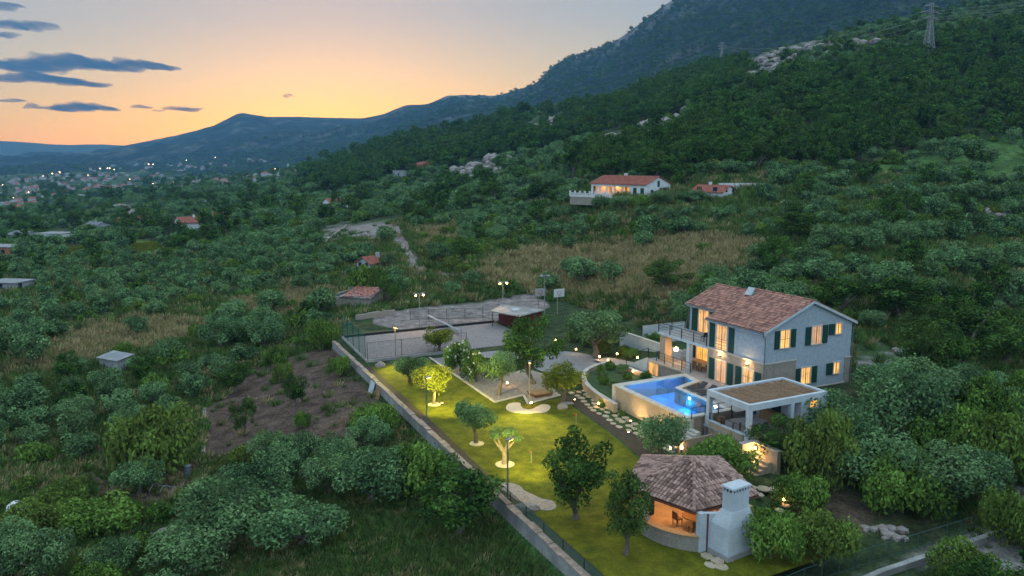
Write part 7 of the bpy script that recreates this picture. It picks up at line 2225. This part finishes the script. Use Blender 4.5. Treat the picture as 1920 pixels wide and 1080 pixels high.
# ------------------------------------------------------------------ the town in the valley
def build_town():
    from mathutils.bvhtree import BVHTree
    mo = bpy.data.objects['mountain']
    me = mo.data
    bv = BVHTree.FromPolygons([v.co for v in me.vertices], [p.vertices for p in me.polygons])
    def hit(px, py):
        d = Vector(ray(px, py)).normalized(); o = Vector((0, 0, CAM_H))
        g = at(px, py); r = bv.ray_cast(o, d)
        if r[0] is not None and (r[0] - o).length < (g - o).length or py < 326 and r[0] is not None: return r[0]
        return g
    rg = random.Random(12)
    meshes = []
    for k, (wl, rf) in enumerate((('townwall', 'paleredtile'), ('greywash', 'paleredtile'), ('townwall', 'greyroof'), ('townwall', 'paleredtile'), ('greywash', 'greyroof'))):
        m = MB(); L, Wd, h = rg.uniform(8, 11), rg.uniform(6, 8), rg.uniform(3, 6)
        hl, hw = L / 2, Wd / 2
        m.box(-hl, hl, -hw, hw, -2.5, h, 0)
        m.solid([(-hw - .4, -hl - .4, h + .01), (hw + .4, -hl - .4, h + .01), (hw + .4, hl + .4, h + .01), (-hw - .4, hl + .4, h + .01)],
                [(-.3, -hl + 2.2, h + 2.1), (.3, -hl + 2.2, h + 2.1), (.3, hl - 2.2, h + 2.1), (-.3, hl - 2.2, h + 2.1)], 1)
        for y in (-hl * .5, hl * .5):
            for z in (1.4, 4.2):
                if z + 1 < h: m.box(y - .6, y + .6, -hw - .06, -hw + .01, z, z + 1.3, 2)
        meshes.append(m.mesh('town_house', [M[wl], M[rf], M['glass']]))
    bands = [([(0, 385), (60, 375), (200, 352), (330, 345), (420, 336), (560, 318), (560, 326), (420, 350), (240, 362), (120, 378), (40, 398), (0, 400)], 150, 'in the dense row along the valley floor'),
             ([(0, 338), (120, 330), (260, 336), (250, 352), (100, 366), (0, 376)], 76, 'in the left quarter of the valley town'),
             ([(90, 328), (200, 314), (290, 308), (400, 316), (300, 334), (160, 342)], 48, 'on the lower foot of the far hill'),
             ([(300, 306), (420, 300), (500, 296), (540, 306), (420, 318), (330, 322)], 14, 'scattered under the dark hill'),
             ([(560, 312), (700, 285), (790, 266), (700, 296), (570, 322)], 11, 'glimpsed above the near ridge')]
    for poly, n, lb in bands:
        xs = [p[0] for p in poly]; ys = [p[1] for p in poly]; c = 0; tries = 0
        while c < n and tries < 4000:
            tries += 1
            px, py = rg.uniform(min(xs), max(xs)), rg.uniform(min(ys), max(ys))
            if not in_poly(np.array([px]), np.array([py]), poly)[0]: continue
            p = hit(px, py); k = rg.randrange(5)
            o = bpy.data.objects.new('town_house', meshes[k]); COL.objects.link(o)
            o.location = p; o.rotation_euler = (0, 0, rg.uniform(0, 6.28)); s = rg.uniform(.7, 1.15) * max(.6, min(1.15, p.y / 1700)); o.scale = (s, s, s)
            ad = ('white red roofed', 'grey red roofed', 'white grey roofed', 'tall white red roofed', 'grey')[k]
            tag(o, f'tiny {ad} house {lb}', 'house', f'{ad} houses {lb}')
            HOUSES.append((p.x, p.y, 9 * s))
            c += 1
    # church tower
    p = hit(541, 322); m = MB()
    t = place(p, 0.2, 'church_tower', 'slim pale bell tower standing on the edge of the town', 'tower')
    m.box(-2.2, 2.2, -2.2, 2.2, -3, 17); m.build('shaft', M['whitewash'], t)
    m = MB(); m.solid([(-2.5, -2.5, 17.01), (2.5, -2.5, 17.01), (2.5, 2.5, 17.01), (-2.5, 2.5, 17.01)], [(-.1, -.1, 23), (.1, -.1, 23), (.1, .1, 23), (-.1, .1, 23)]); m.build('spire', M['greyroof'], t)
    # street lamps of the town
    m = MB(); m.tube([(0, 0, 0), (0, 0, 8)], .15, 6, 0); m.lathe(0, 0, [(.2, 8.0), (1.1, 8.4), (1.1, 9.4), (.2, 9.8)], 8, 1)
    lm = m.mesh('town_lamp', [M['galv'], M['glow_town']])
    z8 = lambda X, Y: (X / 3.69, 290 + Y / 3.69)
    L = [(200,270),(318,268),(365,143),(405,135),(415,130),(695,105),(745,103),(760,103),(793,112),(1030,76),(1060,76),(545,250),(555,285),(700,240),(685,262),(675,272),(775,238),(1635,157),(1905,107),(450,405),(540,412),(155,435),(185,272),(120,250),(95,300),(60,330),(240,255),(600,262),(470,250),(380,262),(850,240),(940,225),(1060,205),(1200,190),(300,150),(610,145),(900,170),(1290,40),(1490,20),(20,210)]
    for i, (X, Y) in enumerate(L):
        px, py = z8(X, Y); p = hit(px, py + 3)
        o = bpy.data.objects.new('town_lamp', lm); COL.objects.link(o); o.location = p
        s = p.y / 1500 * (.6 if i < 20 else .4) if p.y > 500 else .22
        o.scale = (s, s, s)
        side = 'the left half of' if px < 200 else 'the middle of' if px < 350 else 'the right end of'
        ht = 'on the hill foot above' if py < 325 else 'among the houses in'
        tag(o, f'{"bright" if i < 20 else "faint"} warm street light {ht} {side} the valley town', 'street light', f'street lights {ht} {side} town')
    return bv
build_town()
# ------------------------------------------------------------------ clouds
def build_clouds():
    mt = bpy.data.materials.new('dusk_cloud'); mt.use_nodes = True
    nt = mt.node_tree; nt.nodes.clear()
    o = nt.nodes.new('ShaderNodeOutputMaterial'); p = nt.nodes.new('ShaderNodeVolumePrincipled')
    p.inputs['Color'].default_value = (0.07, 0.045, 0.045, 1); p.inputs['Density'].default_value = 0.0040
    nt.links.new(p.outputs[0], o.inputs['Volume'])
    D = 15000.0
    L = [(95, 122, 260, 30, 'broad dark cloud bank reaching in from the left edge'), (250, 125, 170, 17, 'long pointed right arm of the dark cloud bank'), (70, 148, 170, 16, 'dark underside streak of the cloud bank'), (160, 158, 100, 10, 'thin tail streak under the cloud bank'),
         (40, 48, 130, 12, 'thin flat cloud in the upper left corner'), (10, 66, 60, 9, 'small cloud below the upper left flat one'), (10, 12, 70, 12, 'faint cloud touching the top left corner'), (152, 203, 135, 14, 'long low dark cloud near the horizon'),
         (60, 201, 38, 11, 'small cloud left of the long low one'), (265, 201, 44, 8, 'small ragged cloud right of the long low one'), (345, 205, 75, 8, 'rightmost thin cloud of the low row'), (298, 208, 26, 5, 'tiny cloud scrap in the low row'), (20, 189, 60, 6, 'thin low streak at the left edge'), (541, 180, 24, 8, 'single tiny cloud alone right of centre')]
    for i, (px, py, w, h, lb) in enumerate(L):
        x, y, z = atd(px, py, D)
        bm = bmesh.new(); bmesh.ops.create_icosphere(bm, subdivisions=5, radius=1)
        sx = w / 2 * D / FPX; sz = h / 2 * .85 * D / FPX; sy = min(sx, 700.0) * .8
        co = np.array([v.co[:] for v in bm.verts])
        q = co * np.array([sx, sy, sz]) / 160.0
        n = fbm(q[:, 0] * .55 + i * 31, q[:, 1] * .5 + q[:, 2] * 1.7, 4)
        n2 = fbm(q[:, 0] * 1.6 + i * 13, q[:, 2] * 3.5 + 4 + q[:, 1], 3)
        k = 1 + 0.75 * n + 0.5 * n2
        for v, kk, c in zip(bm.verts, k, co):
            taper = (1 - abs(c[0])) ** .35
            v.co = Vector((c[0] * sx, c[1] * sy * kk, c[2] * sz * kk * (.45 + .75 * taper) * (1.0 if c[2] > 0 else .7) + sz * .35 * math.sin(c[0] * 4 + i)))
        me = bpy.data.meshes.new('cloud'); bm.to_mesh(me); bm.free(); me.materials.append(mt)
        ob = bpy.data.objects.new('cloud', me); COL.objects.link(ob); ob.location = (x, y, z)
        tag(ob, lb, 'cloud', kind='stuff')
build_clouds()
# vine rows of the yellow green vineyards, and scrub on the mountain
def build_far_green():
    rg = np.random.default_rng(9)
    P = []
    for poly in VINE:
        xs = [q[0] for q in poly]; ys = [q[1] for q in poly]
        cs = [at(a, b) for a, b in poly]
        x0, x1 = min(c.x for c in cs), max(c.x for c in cs); y0, y1 = min(c.y for c in cs), max(c.y for c in cs)
        gx, gy = np.meshgrid(np.arange(x0, x1, 2.6), np.arange(y0, y1, 1.1)); gx = gx.ravel() + .25 * (gy.ravel() - y0); gy = gy.ravel()
        z = ground(gx, gy); px, py = to_px(gx, gy, z); k = in_poly(px, py, poly)
        P.append(np.stack([gx[k], gy[k], z[k]], 1))
    P = np.concatenate(P); n = len(P)
    pm = [joined('shrub', 0), joined('shrub', 1)]
    for m_ in pm: m_.materials[0] = M['lamplit_vine']
    scatter('vineyard', P, rg.uniform(0, 6.28, n), np.stack([rg.uniform(.7, 1.0, n)] * 2 + [rg.uniform(1.0, 1.5, n)], 1), rg.integers(0, 2, n), pm, 'rows of yellow green vines')
    me = bpy.data.objects['mountain'].data
    co = np.empty(len(me.vertices) * 3, 'f'); me.vertices.foreach_get('co', co); co = co.reshape(-1, 3)
    cv = np.empty(len(me.vertices) * 4, 'f'); me.color_attributes['cover'].data.foreach_get('color', cv); cv = cv.reshape(-1, 4)
    d = np.hypot(co[:, 0], co[:, 1])
    px, py = to_px(co[:, 0], co[:, 1], co[:, 2])
    ok = (d < 3200) & (px > -150) & (px < 2100) & (py > -60) & (py < 330) & (cv[:, 0] < .13)
    ii = rg.choice(np.where(ok)[0], min(14000, int(ok.sum())), replace=False)
    Q = co[ii].copy(); Q[:, 0] += rg.uniform(-5, 5, len(ii)); s = rg.uniform(1.8, 4.5, len(ii)) * np.clip(d[ii] / 1500, .6, 1.5)
    Q[:, 2] -= .8
    scatter('mountain_scrub', Q, rg.uniform(0, 6.28, len(ii)), np.stack([s * 1.3, s * 1.3, s * .9], 1), rg.integers(0, 4, len(ii)), [joined('oak', k) for k in range(2)] + [joined('shrub', k) for k in range(2)], 'dark scrub dotted over the mountainside')
build_far_green()
build_scatter()
# ------------------------------------------------------------------ haze
def build_haze():
    me = MB()
    V = [(x, y, z) for z in (-80, 1150) for x in (-7500, 7500) for y in (-3000, 6700)]
    m = bpy.data.meshes.new('haze')
    m.from_pydata(V, [], [(0, 1, 3, 2), (4, 6, 7, 5), (0, 4, 5, 1), (2, 3, 7, 6), (0, 2, 6, 4), (1, 5, 7, 3)])
    mt = bpy.data.materials.new('evening_air')
    mt.use_nodes = True
    nt = mt.node_tree
    nt.nodes.clear()
    o = nt.nodes.new('ShaderNodeOutputMaterial')
    p = nt.nodes.new('ShaderNodeVolumePrincipled')
    p.inputs['Color'].default_value = (0.22, 0.56, 1.0, 1)
    p.inputs['Density'].default_value = 0.0001
    p.inputs['Anisotropy'].default_value = 0.0
    nt.links.new(p.outputs[0], o.inputs['Volume'])
    m.materials.append(mt)
    ob = bpy.data.objects.new('haze', m)
    COL.objects.link(ob)
    tag(ob, 'blue evening haze', kind='stuff')
build_haze()
